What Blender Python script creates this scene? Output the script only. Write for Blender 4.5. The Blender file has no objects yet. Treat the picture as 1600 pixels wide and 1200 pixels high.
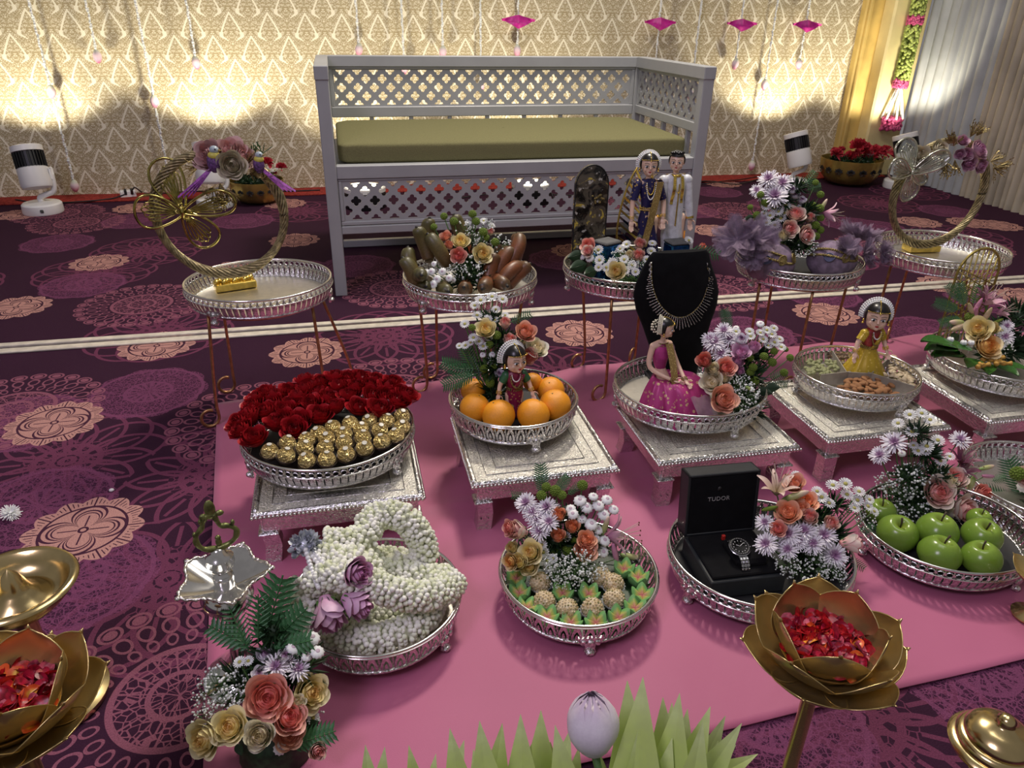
import bpy, math, random
from math import sin, cos, pi, radians, sqrt, atan2
from mathutils import Vector, Matrix, Euler, Quaternion
sc = bpy.context.scene
col = sc.collection
rnd = random.Random(7)

# ---------------------------------------------------------------- camera, world, lights, exposure
F, PITCH, YAW, ROLL, HC = 1150.0, radians(26.7), radians(13.2), radians(1.0), 1.0
fw = Vector((sin(YAW)*cos(PITCH), cos(YAW)*cos(PITCH), -sin(PITCH)))
rt = Vector((cos(YAW), -sin(YAW), 0.0))
up = rt.cross(fw)
RX = cos(ROLL)*rt + sin(ROLL)*up
UX = -sin(ROLL)*rt + cos(ROLL)*up
EYE = Vector((0, 0, HC))
cam_data = bpy.data.cameras.new('camera')
cam_data.sensor_width = 36.0
cam_data.lens = F/1600*36.0
cam_data.clip_start = 0.02
cam = bpy.data.objects.new('camera', cam_data)
col.objects.link(cam)
cam.matrix_world = Matrix(((RX.x, UX.x, -fw.x, EYE.x), (RX.y, UX.y, -fw.y, EYE.y), (RX.z, UX.z, -fw.z, EYE.z), (0, 0, 0, 1)))
sc.camera = cam
sc.view_settings.view_transform = 'Standard'
sc.view_settings.look = 'None'
sc.view_settings.exposure = 0.0
sc.view_settings.gamma = 1.0
sc.view_settings.use_curve_mapping = False

world = bpy.data.worlds.new('hall')
sc.world = world
world.use_nodes = True
bg = world.node_tree.nodes['Background']
bg.inputs[0].default_value = (0.80, 0.76, 0.78, 1)
bg.inputs[1].default_value = 0.24

def area(name, loc, target, size, power, color, size_y=None):
    l = bpy.data.lights.new(name, 'AREA')
    l.energy = power; l.color = color; l.size = size
    if size_y: l.shape = 'RECTANGLE'; l.size_y = size_y
    o = bpy.data.objects.new(name, l); col.objects.link(o)
    o.location = loc
    o.rotation_euler = (Vector(target)-Vector(loc)).to_track_quat('-Z', 'Y').to_euler()
    return o
def spot(name, loc, target, power, color, angle, blend=0.3, size=0.03):
    l = bpy.data.lights.new(name, 'SPOT')
    l.energy = power; l.color = color; l.spot_size = radians(angle); l.spot_blend = blend; l.shadow_soft_size = size
    o = bpy.data.objects.new(name, l); col.objects.link(o)
    o.location = loc
    o.rotation_euler = (Vector(target)-Vector(loc)).to_track_quat('-Z', 'Y').to_euler()
    return o
area('stage_light', (1.0, 3.0, 3.0), (0.6, 1.5, 0), 0.45, 80, (1.0, 0.90, 0.77))
area('hall_light', (-1.6, -0.6, 3.2), (0.6, 1.3, 0), 1.0, 44, (0.86, 0.74, 1.0))
area('ceiling_panel', (1.2, 1.2, 3.6), (0.9, 1.6, 0), 1.6, 30, (1.0, 0.96, 0.94))
UPLIGHTS = [(-1.58, 4.44), (-0.70, 4.44), (0.13, 4.30), (1.10, 4.27), (2.93, 4.44), (3.64, 4.30)]

# ---------------------------------------------------------------- view rays used to measure positions off the plan
def ray(x, y): return fw*F + RX*(x-800) - UX*(y-600)
def P(x, y, h=0.0):
    d = ray(x, y); return EYE + d*((h-HC)/d.z)
def Q(x, y, Y):
    d = ray(x, y); return EYE + d*(Y/d.y)
def depth(p): return (Vector(p)-EYE).dot(fw)
def px(n, p): return n*depth(p)/F         # metres spanned by n pixels at p

# ---------------------------------------------------------------- scene helpers
ORD = ['first', 'second', 'third', 'fourth', 'fifth', 'sixth', 'seventh', 'eighth', 'ninth', 'tenth', 'eleventh', 'twelfth']
def tag(o, label=None, cat=None, group=None, kind=None):
    if label: o['label'] = label
    if cat: o['category'] = cat
    if group: o['group'] = group
    if kind: o['kind'] = kind
    return o
def thing(name, label, cat, loc=(0, 0, 0), rz=0.0, group=None):
    o = bpy.data.objects.new(name, None); col.objects.link(o)
    o.empty_display_size = 0.03
    o.location = loc; o.rotation_euler = (0, 0, rz)
    return tag(o, label, cat, group)
def inst(mesh, name, parent=None, loc=(0, 0, 0), rot=None, scale=None, mats=None):
    o = bpy.data.objects.new(name, mesh); col.objects.link(o)
    if parent: o.parent = parent
    o.location = loc
    if rot is not None:
        o.rotation_euler = rot.to_euler() if isinstance(rot, (Quaternion, Matrix)) else rot
    if scale is not None: o.scale = (scale,)*3 if isinstance(scale, (int, float)) else scale
    if mats:
        for i, m in enumerate(mats):
            if i < len(o.material_slots):
                o.material_slots[i].link = 'OBJECT'; o.material_slots[i].material = m
    return o
def aim(d, roll=0.0):
    q = Vector(d).normalized().to_track_quat('Z', 'Y')
    return q @ Quaternion((0, 0, 1), roll)

class MB:
    def __init__(s): s.v = []; s.f = []; s.m = []
    def add(s, vs, fs, M=None, mat=0):
        b = len(s.v)
        s.v += [tuple(M @ Vector(v)) if M else tuple(v) for v in vs]
        s.f += [tuple(b+i for i in f) for f in fs]
        s.m += [mat]*len(fs)
        return s
    def box(s, c, d, M=None, ch=0.0, mat=0):
        x, y, z = d[0]/2, d[1]/2, d[2]/2
        T = Matrix.Translation(c)
        if M: T = M @ T
        if not ch:
            vs = [(i*x, j*y, k*z) for k in (-1, 1) for j in (-1, 1) for i in (-1, 1)]
            return s.add(vs, [(0, 2, 3, 1), (4, 5, 7, 6), (0, 1, 5, 4), (2, 6, 7, 3), (0, 4, 6, 2), (1, 3, 7, 5)], T, mat)
        ch = min(ch, x*.9, y*.9, z*.9)
        vs = []; idx = {}
        for i in (-1, 1):
            for j in (-1, 1):
                for k in (-1, 1):
                    for a, v in enumerate(((i*x, j*(y-ch), k*(z-ch)), (i*(x-ch), j*y, k*(z-ch)), (i*(x-ch), j*(y-ch), k*z))):
                        idx[(i, j, k, a)] = len(vs); vs.append(v)
        fs = []
        R = ((-1, -1), (1, -1), (1, 1), (-1, 1))
        for sgn in (-1, 1):
            fs.append([idx[(sgn, a, b, 0)] for a, b in R][::sgn])
            fs.append([idx[(a, sgn, b, 1)] for a, b in R][::-sgn])
            fs.append([idx[(a, b, sgn, 2)] for a, b in R][::sgn])
        for a in (-1, 1):
            for b in (-1, 1):
                fs.append([idx[(a, b, -1, 0)], idx[(a, b, 1, 0)], idx[(a, b, 1, 1)], idx[(a, b, -1, 1)]])
                fs.append([idx[(a, -1, b, 0)], idx[(a, 1, b, 0)], idx[(a, 1, b, 2)], idx[(a, -1, b, 2)]])
                fs.append([idx[(-1, a, b, 1)], idx[(1, a, b, 1)], idx[(1, a, b, 2)], idx[(-1, a, b, 2)]])
                for c_ in (-1, 1): fs.append([idx[(a, b, c_, 0)], idx[(a, b, c_, 1)], idx[(a, b, c_, 2)]])
        return s.add(vs, fs, T, mat)
    def tube(s, pts, r, n=6, closed=False, mat=0, M=None, cap=True):
        pts = [Vector(p) for p in pts]; N = len(pts)
        rr = r if callable(r) else (lambda t: r)
        vs = []; prev = None
        for i, p in enumerate(pts):
            t = (pts[(i+1) % N]-pts[i-1]) if closed else (pts[min(i+1, N-1)]-pts[max(i-1, 0)])
            t = t.normalized() if t.length > 1e-9 else Vector((0, 0, 1))
            if prev is None:
                a = Vector((0, 0, 1)) if abs(t.z) < 0.9 else Vector((1, 0, 0))
                u = t.cross(a).normalized()
            else:
                u = (prev-t*prev.dot(t)); u = u.normalized() if u.length > 1e-6 else t.orthogonal().normalized()
            prev = u; w = t.cross(u)
            q = rr(i/max(1, N-1))
            for k in range(n):
                a = 2*pi*k/n; vs.append(p+(u*cos(a)+w*sin(a))*q)
        fs = []
        for i in range(N if closed else N-1):
            for k in range(n):
                a, b = i*n+k, i*n+(k+1) % n; c, d = ((i+1) % N)*n+(k+1) % n, ((i+1) % N)*n+k
                fs.append((a, b, c, d))
        if not closed and cap: fs += [tuple(range(n))[::-1], tuple((N-1)*n+k for k in range(n))]
        return s.add(vs, fs, M, mat)
    def lathe(s, prof, n=24, M=None, sx=1.0, sy=1.0, mat=0, rfun=None):
        vs = []; fs = []; L = len(prof)
        for (r, z) in prof:
            for k in range(n):
                a = 2*pi*k/n; q = r*(rfun(a, z) if rfun else 1.0)
                vs.append((q*cos(a)*sx, q*sin(a)*sy, z))
        for i in range(L-1):
            for k in range(n):
                fs.append((i*n+k, i*n+(k+1) % n, (i+1)*n+(k+1) % n, (i+1)*n+k))
        if prof[0][0] > 1e-5: fs.append(tuple(range(n))[::-1])
        if prof[-1][0] > 1e-5: fs.append(tuple((L-1)*n+k for k in range(n)))
        return s.add(vs, fs, M, mat)
    def ell(s, c, r, nu=10, nv=6, M=None, mat=0, fn=None):
        if isinstance(r, (int, float)): r = (r, r, r)
        vs = [(c[0], c[1], c[2]-r[2])]
        for j in range(1, nv):
            t = -pi/2+pi*j/nv
            for k in range(nu):
                a = 2*pi*k/nu
                v = (cos(t)*cos(a), cos(t)*sin(a), sin(t)); q = fn(v) if fn else 1.0
                vs.append((c[0]+r[0]*v[0]*q, c[1]+r[1]*v[1]*q, c[2]+r[2]*v[2]*q))
        vs.append((c[0], c[1], c[2]+r[2]*(fn((0, 0, 1)) if fn else 1)))
        fs = [(0, 1+(k+1) % nu, 1+k) for k in range(nu)]
        for j in range(nv-2):
            for k in range(nu):
                fs.append((1+j*nu+k, 1+j*nu+(k+1) % nu, 1+(j+1)*nu+(k+1) % nu, 1+(j+1)*nu+k))
        b = 1+(nv-2)*nu
        fs += [(b+k, b+(k+1) % nu, len(vs)-1) for k in range(nu)]
        return s.add(vs, fs, M, mat)
    def grid(s, fn, nu, nv, M=None, mat=0, wrap=False):
        vs = [fn(i/(nu if wrap else nu-1), j/(nv-1)) for j in range(nv) for i in range(nu)]
        fs = []
        for j in range(nv-1):
            for i in range(nu if wrap else nu-1):
                fs.append((j*nu+i, j*nu+(i+1) % nu, (j+1)*nu+(i+1) % nu, (j+1)*nu+i))
        return s.add(vs, fs, M, mat)
    def prism(s, poly, z0, z1, M=None, mat=0):
        n = len(poly)
        vs = [(x, y, z0) for x, y in poly]+[(x, y, z1) for x, y in poly]
        return s.add(vs, [tuple(range(n))[::-1], tuple(range(n, 2*n))]+[(i, (i+1) % n, n+(i+1) % n, n+i) for i in range(n)], M, mat)
    def mesh(s, name, mats=(), smooth=True, flatang=None):
        me = bpy.data.meshes.new(name)
        me.from_pydata(s.v, [], s.f); me.update()
        for m in (mats if isinstance(mats, (list, tuple)) else [mats]): me.materials.append(m)
        me.polygons.foreach_set('material_index', s.m)
        me.polygons.foreach_set('use_smooth', [bool(smooth)]*len(s.f))
        if smooth and flatang: me.set_sharp_from_angle(angle=radians(flatang))
        return me
    def obj(s, name, mats, parent=None, loc=(0, 0, 0), rot=None, smooth=True, flatang=None, scale=None):
        return inst(s.mesh(name, mats, smooth, flatang), name, parent, loc, rot, scale)
def voxel(mb, name, size, mats, parent=None, loc=(0, 0, 0), rot=None, it=4):
    me = mb.mesh(name+'_raw', mats)
    o = bpy.data.objects.new(name+'_raw', me); col.objects.link(o)
    m = o.modifiers.new('r', 'REMESH'); m.mode = 'VOXEL'; m.voxel_size = size; m.use_smooth_shade = True
    m = o.modifiers.new('s', 'SMOOTH'); m.factor = 0.5; m.iterations = it
    dg = bpy.context.evaluated_depsgraph_get(); dg.update()
    me2 = bpy.data.meshes.new_from_object(o.evaluated_get(dg)); me2.name = name
    bpy.data.objects.remove(o); bpy.data.meshes.remove(me)
    return inst(me2, name, parent, loc, rot)
def circ(r, n, z=0, a0=0, c=(0, 0), sx=1, sy=1): return [(c[0]+r*sx*cos(a0+2*pi*k/n), c[1]+r*sy*sin(a0+2*pi*k/n), z) for k in range(n)]
def spline(pts, n=8, closed=False):
    pts = [Vector(p) for p in pts]; out = []; N = len(pts)
    for i in range(N if closed else N-1):
        g = (lambda k: pts[k % N]) if closed else (lambda k: pts[max(0, min(N-1, k))])
        a, b, c, d = g(i-1), g(i), g(i+1), g(i+2)
        for k in range(n):
            t = k/n
            out.append(0.5*((2*b)+(c-a)*t+(2*a-5*b+4*c-d)*t*t+(3*b-3*c+d-a)*t**3))
    if not closed: out.append(pts[-1])
    return out

# ---------------------------------------------------------------- node maths
class V:
    def __init__(s, nt, k): s.nt = nt; s.k = k
    def op(s, o, *a):
        n = s.nt.nodes.new('ShaderNodeMath'); n.operation = o
        for i, x in enumerate((s,)+a):
            if isinstance(x, V): s.nt.links.new(x.k, n.inputs[i])
            else: n.inputs[i].default_value = float(x)
        return V(s.nt, n.outputs[0])
    def __add__(s, o): return s.op('ADD', o)
    __radd__ = __add__
    def __mul__(s, o): return s.op('MULTIPLY', o)
    __rmul__ = __mul__
    def __sub__(s, o): return s.op('SUBTRACT', o)
    def __rsub__(s, o): return (s*-1)+o
    def __truediv__(s, o): return s.op('DIVIDE', o)
    def sin(s): return s.op('SINE')
    def cos(s): return s.op('COSINE')
    def abs(s): return s.op('ABSOLUTE')
    def sqrt(s): return s.op('SQRT')
    def floor(s): return s.op('FLOOR')
    def fract(s): return s.op('FRACT')
    def pow(s, o): return s.op('POWER', o)
    def mod(s, o): return s.op('FLOORED_MODULO', o)
    def min(s, o): return s.op('MINIMUM', o)
    def max(s, o): return s.op('MAXIMUM', o)
    def lt(s, o): return s.op('LESS_THAN', o)
    def gt(s, o): return s.op('GREATER_THAN', o)
    def atan2(s, o): return s.op('ARCTAN2', o)
    def ramp(s, a, b):                       # smooth step from a to b
        n = s.nt.nodes.new('ShaderNodeMapRange'); n.interpolation_type = 'SMOOTHSTEP'
        s.nt.links.new(s.k, n.inputs[0]); n.inputs[1].default_value = a; n.inputs[2].default_value = b
        return V(s.nt, n.outputs[0])
def newmat(name):
    m = bpy.data.materials.new(name); m.use_nodes = True
    nt = m.node_tree; b = nt.nodes['Principled BSDF']
    return m, nt, b
def coords(nt, kind='Object'):
    t = nt.nodes.new('ShaderNodeTexCoord'); return t.outputs[kind]
def sep(nt, k):
    n = nt.nodes.new('ShaderNodeSeparateXYZ'); nt.links.new(k, n.inputs[0]); return [V(nt, n.outputs[i]) for i in range(3)]
def comb(nt, x, y, z=0.0):
    n = nt.nodes.new('ShaderNodeCombineXYZ')
    for i, q in enumerate((x, y, z)):
        if isinstance(q, V): nt.links.new(q.k, n.inputs[i])
        else: n.inputs[i].default_value = q
    return n.outputs[0]
def noise(nt, vec, scale, detail=2.0, rough=0.5, dist=0.0):
    n = nt.nodes.new('ShaderNodeTexNoise'); n.inputs['Scale'].default_value = scale; n.inputs['Detail'].default_value = detail
    n.inputs['Roughness'].default_value = rough; n.inputs['Distortion'].default_value = dist
    nt.links.new(vec, n.inputs['Vector']); return V(nt, n.outputs[0])
def voro(nt, vec, scale, feature='DISTANCE_TO_EDGE', rand=1.0):
    n = nt.nodes.new('ShaderNodeTexVoronoi'); n.feature = feature; n.inputs['Scale'].default_value = scale
    n.inputs['Randomness'].default_value = rand
    nt.links.new(vec, n.inputs['Vector']); return V(nt, n.outputs['Distance'])
def mixc(nt, fac, a, b):
    n = nt.nodes.new('ShaderNodeMix'); n.data_type = 'RGBA'
    if isinstance(fac, V): nt.links.new(fac.k, n.inputs[0])
    else: n.inputs[0].default_value = fac
    for i, q in ((6, a), (7, b)):
        if isinstance(q, (tuple, list)): n.inputs[i].default_value = (*q[:3], 1)
        else: nt.links.new(q, n.inputs[i])
    return n.outputs[2]
def bump(nt, b, h, strength=0.3, dist=0.002):
    n = nt.nodes.new('ShaderNodeBump'); n.inputs['Strength'].default_value = strength; n.inputs['Distance'].default_value = dist
    nt.links.new(h.k, n.inputs['Height']); nt.links.new(n.outputs[0], b.inputs['Normal'])
def mat(name, c, rough=0.5, metal=0.0, var=0.12, scale=40, bs=0.0, bscale=None, c2=None, spec=0.5, sheen=0, trans=0, alpha=1, emit=None, bd=0.002, sss=0, detail=3):
    m, nt, b = newmat(name)
    co = coords(nt)
    n = noise(nt, co, scale, detail)
    c2 = c2 or tuple(x*(1-var*2.2) for x in c)
    b.inputs['Base Color'].default_value = (*c, 1)
    nt.links.new(mixc(nt, n.ramp(0.35, 0.65), c2, c), b.inputs['Base Color'])
    b.inputs['Roughness'].default_value = rough; b.inputs['Metallic'].default_value = metal
    b.inputs['Specular IOR Level'].default_value = spec
    if bs: bump(nt, b, noise(nt, co, bscale or scale*3, 3), bs, bd)
    if sheen: b.inputs['Sheen Weight'].default_value = sheen
    if trans: b.inputs['Transmission Weight'].default_value = trans
    if alpha < 1: b.inputs['Alpha'].default_value = alpha
    if sss:
        b.inputs['Subsurface Weight'].default_value = sss; b.inputs['Subsurface Scale'].default_value = 0.01
    if emit: b.inputs['Emission Color'].default_value = (*emit[0], 1); b.inputs['Emission Strength'].default_value = emit[1]
    return m
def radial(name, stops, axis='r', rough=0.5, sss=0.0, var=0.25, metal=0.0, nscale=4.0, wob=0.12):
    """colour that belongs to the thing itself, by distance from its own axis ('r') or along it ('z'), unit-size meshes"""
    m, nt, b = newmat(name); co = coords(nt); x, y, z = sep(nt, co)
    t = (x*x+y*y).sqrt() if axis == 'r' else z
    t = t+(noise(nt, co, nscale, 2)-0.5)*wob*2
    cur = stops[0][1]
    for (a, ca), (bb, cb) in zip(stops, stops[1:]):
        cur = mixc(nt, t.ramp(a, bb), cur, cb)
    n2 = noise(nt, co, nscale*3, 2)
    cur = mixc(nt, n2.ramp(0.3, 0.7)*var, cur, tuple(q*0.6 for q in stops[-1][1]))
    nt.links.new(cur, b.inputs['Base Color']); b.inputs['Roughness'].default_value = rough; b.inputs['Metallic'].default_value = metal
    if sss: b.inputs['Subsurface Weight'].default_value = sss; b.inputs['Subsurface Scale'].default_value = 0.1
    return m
# ---------------------------------------------------------------- materials
def silver_mat(name, c=(0.86, 0.85, 0.83), rough=0.22, scale=160, strength=0.55, dist=0.0012, recess_shade=0.35):
    m, nt, b = newmat(name); co = coords(nt)
    v = voro(nt, co, scale, 'F1'); n = noise(nt, co, scale*0.9, 3, 0.6, 0.2)
    h = n.ramp(0.35, 0.65)*0.6+v.ramp(0.1, 0.6)*0.6
    bump(nt, b, h, strength, dist)
    nt.links.new(mixc(nt, n.ramp(0.30, 0.6), tuple(q*(1-recess_shade) for q in c), c), b.inputs['Base Color'])  # low spots of the embossing darkened: recess shade put into the colour for contrast
    b.inputs['Metallic'].default_value = 1.0; b.inputs['Roughness'].default_value = rough
    return m
SILVER = silver_mat('embossed_silver', (0.84, 0.83, 0.81), 0.24, 190, 0.7, 0.0013, 0.6)
SILVER_SMOOTH = mat('polished_silver', (0.88, 0.86, 0.82), 0.16, 1.0, 0.04, 30)
SILVER_BASE = silver_mat('tray_base_silver', (0.80, 0.76, 0.68), 0.34, 60, 0.12, 0.001, 0.1)
STAND = mat('antique_gold_rod', (0.50, 0.27, 0.12), 0.38, 0.85, 0.15, 60)
GOLD = mat('gold_foil', (0.90, 0.66, 0.16), 0.24, 1.0, 0.12, 60)
BRASS = mat('brass', (0.72, 0.56, 0.27), 0.20, 1.0, 0.12, 18)
BRASS_DULL = mat('lotus_brass', (0.66, 0.51, 0.22), 0.27, 0.85, 0.05, 6)
GREENBRASS = mat('aged_brass', (0.22, 0.24, 0.08), 0.38, 0.7, 0.25, 60, 0.3)
WHITE_PAINT = mat('grey_white_paint', (0.36, 0.37, 0.38), 0.42, 0.0, 0.03, 8)
LAMP_WHITE = mat('lamp_white', (0.80, 0.80, 0.80), 0.35, 0.0, 0.03, 8)
BLACK_FIN = mat('black_fins', (0.012, 0.012, 0.014), 0.4)
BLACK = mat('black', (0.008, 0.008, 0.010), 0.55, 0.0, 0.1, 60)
VELVET = mat('black_velvet', (0.006, 0.006, 0.007), 0.95, spec=0.1, sheen=0.03)
BOX = mat('box_black', (0.012, 0.015, 0.018), 0.5)
LEAF = mat('leaf_green', (0.05, 0.14, 0.035), 0.42, 0, 0.25, 60)
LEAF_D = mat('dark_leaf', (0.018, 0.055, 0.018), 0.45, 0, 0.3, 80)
FERN = mat('fern_green', (0.05, 0.18, 0.06), 0.48, 0, 0.22, 90)
BETEL = mat('betel_leaf', (0.035, 0.13, 0.018), 0.26, 0, 0.2, 30, 0.2)
PALM = radial('palm_leaf', [(0.0, (0.36, 0.50, 0.07)), (0.6, (0.52, 0.66, 0.18)), (1.0, (0.66, 0.78, 0.34))], 'z', 0.35, wob=0.15)
STEM = mat('stem', (0.09, 0.20, 0.05), 0.5)
MUMG = mat('green_mum', (0.23, 0.36, 0.03), 0.55, 0, 0.35, 300, 0.6)
WHITE_FL = mat('white_petal', (0.80, 0.81, 0.80), 0.5, 0, 0.06, 40, sss=0.05)
YEL_C = mat('flower_centre', (0.45, 0.42, 0.10), 0.6, 0, 0.2, 200)
GYPS = mat('babys_breath', (0.76, 0.80, 0.78), 0.6, 0, 0.12, 200)
JASMINE = radial('jasmine_bud', [(-1.0, (0.42, 0.50, 0.22)), (-0.6, (0.74, 0.76, 0.58)), (0.2, (0.84, 0.84, 0.76))], 'z', 0.5, wob=0.1, var=0.1)
PEARL = mat('pearl', (0.84, 0.84, 0.83), 0.18, 0.1, 0.02)
SKIN = mat('doll_skin', (0.78, 0.53, 0.40), 0.35, 0, 0.03, 20, sss=0.05)
HAIR = mat('doll_hair', (0.008, 0.007, 0.007), 0.3, 0, 0.2, 200)
LIPS = mat('doll_lips', (0.45, 0.02, 0.03), 0.3)
EYEW = mat('doll_eye_white', (0.8, 0.8, 0.8), 0.2)
ORANGE = mat('orange_peel', (0.88, 0.34, 0.015), 0.38, 0, 0.10, 30, 0.35, 700, bd=0.0008)
ALMOND = mat('almond_skin', (0.42, 0.19, 0.07), 0.6, 0, 0.25, 200, 0.5)
PISTA = mat('pistachio_shell', (0.62, 0.50, 0.32), 0.5, 0, 0.2, 150)
PISTG = mat('green_raisin', (0.36, 0.38, 0.17), 0.5, 0, 0.25, 150, 0.4)
TURM = mat('turmeric_root', (0.52, 0.29, 0.05), 0.6, 0, 0.25, 120, 0.4)
TULLE = mat('mauve_tulle', (0.30, 0.22, 0.31), 0.85, 0, 0.15, 60, alpha=0.42)
TULLE_S = mat('mauve_cloth', (0.25, 0.18, 0.26), 0.8, 0, 0.2, 50, 0.3)
GOLDTHREAD = mat('gold_thread', (0.55, 0.42, 0.16), 0.35, 0.8, 0.35, 500, 0.8)
TWIG = mat('champagne_twig', (0.40, 0.33, 0.17), 0.36, 0.6, 0.25, 90, 0.4)
RED_PETAL = mat('red_petal', (0.50, 0.012, 0.018), 0.45, 0, 0.3, 60)
CARN = mat('carnation_red', (0.68, 0.04, 0.07), 0.55, 0, 0.25, 60)

def rose_mat(name, centre, mid, outer):
    return radial(name, [(0.10, centre), (0.5, mid), (0.95, outer)], 'r', 0.5, 0.05, 0.12)
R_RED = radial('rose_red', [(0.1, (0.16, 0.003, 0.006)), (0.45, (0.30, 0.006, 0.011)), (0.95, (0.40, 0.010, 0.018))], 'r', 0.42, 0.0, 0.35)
R_PINKW = rose_mat('rose_pink_white', (0.78, 0.22, 0.20), (0.80, 0.42, 0.38), (0.80, 0.68, 0.56))
R_PEACH = rose_mat('rose_peach', (0.76, 0.28, 0.16), (0.80, 0.36, 0.24), (0.82, 0.48, 0.34))
R_CORAL = rose_mat('rose_coral', (0.70, 0.14, 0.12), (0.80, 0.28, 0.22), (0.80, 0.45, 0.36))
R_YEL = rose_mat('rose_yellow', (0.78, 0.50, 0.14), (0.82, 0.68, 0.30), (0.82, 0.74, 0.46))
R_APR = rose_mat('rose_apricot', (0.78, 0.32, 0.06), (0.82, 0.50, 0.16), (0.84, 0.70, 0.40))
R_CREAM = rose_mat('rose_cream', (0.80, 0.68, 0.42), (0.82, 0.74, 0.54), (0.80, 0.76, 0.62))
R_LAV = rose_mat('rose_lavender', (0.55, 0.20, 0.40), (0.66, 0.36, 0.54), (0.72, 0.48, 0.62))
R_ORANGE = rose_mat('rose_orange', (0.80, 0.28, 0.12), (0.88, 0.40, 0.22), (0.90, 0.52, 0.34))
R_MAUVE = rose_mat('silk_rose_mauve', (0.42, 0.14, 0.26), (0.52, 0.26, 0.38), (0.56, 0.36, 0.42))
R_DUSTY = rose_mat('silk_peony_dusty', (0.50, 0.26, 0.26), (0.56, 0.33, 0.32), (0.55, 0.36, 0.34))
R_CHAMP = rose_mat('silk_rose_champagne', (0.40, 0.34, 0.22), (0.50, 0.44, 0.31), (0.56, 0.50, 0.38))
MUM_M = radial('mum_lavender_white', [(0.0, (0.16, 0.04, 0.14)), (0.22, (0.42, 0.26, 0.40)), (0.48, (0.78, 0.75, 0.80))], 'r', 0.5, 0.0, 0.05)
LILY_M = radial('lily_pink', [(0.05, (0.45, 0.15, 0.28)), (0.5, (0.60, 0.33, 0.42)), (1.0, (0.76, 0.56, 0.58))], 'r', 0.45, 0.0, 0.1)
LILY_P = radial('lily_pale', [(0.05, (0.35, 0.30, 0.12)), (0.4, (0.62, 0.45, 0.36)), (1.0, (0.74, 0.58, 0.50))], 'r', 0.45, 0.0, 0.1)
LILY_BUD = radial('lily_bud', [(-0.8, (0.22, 0.34, 0.08)), (0.0, (0.42, 0.44, 0.17)), (0.9, (0.60, 0.44, 0.34))], 'z', 0.45, 0.0, 0.1)
LOTUS_M = radial('lotus_bud_pink', [(-0.9, (0.62, 0.66, 0.52)), (-0.2, (0.78, 0.62, 0.68)), (0.9, (0.70, 0.24, 0.40))], 'z', 0.5, 0.0, 0.1)
LOTUS_W = radial('lotus_bud_pale', [(-0.9, (0.66, 0.66, 0.66)), (0.3, (0.80, 0.74, 0.80)), (1.0, (0.62, 0.48, 0.60))], 'z', 0.45, 0.0, 0.1)
APPLE_M = radial('apple_green', [(0.05, (0.20, 0.26, 0.03)), (0.4, (0.19, 0.30, 0.04)), (0.9, (0.145, 0.25, 0.03))], 'r', 0.22, 0.0, 0.1)
BANANA_M = radial('red_banana', [(-0.9, (0.15, 0.05, 0.018)), (0.2, (0.19, 0.06, 0.02)), (0.95, (0.12, 0.06, 0.022)), (1.15, (0.03, 0.025, 0.015))], 'z', 0.42, 0.0, 0.3, wob=0.3)
BANANA_G = radial('green_banana', [(-0.9, (0.13, 0.07, 0.025)), (0.2, (0.13, 0.095, 0.03)), (0.95, (0.09, 0.08, 0.025)), (1.15, (0.03, 0.025, 0.015))], 'z', 0.42, 0.0, 0.3, wob=0.3)

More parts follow.
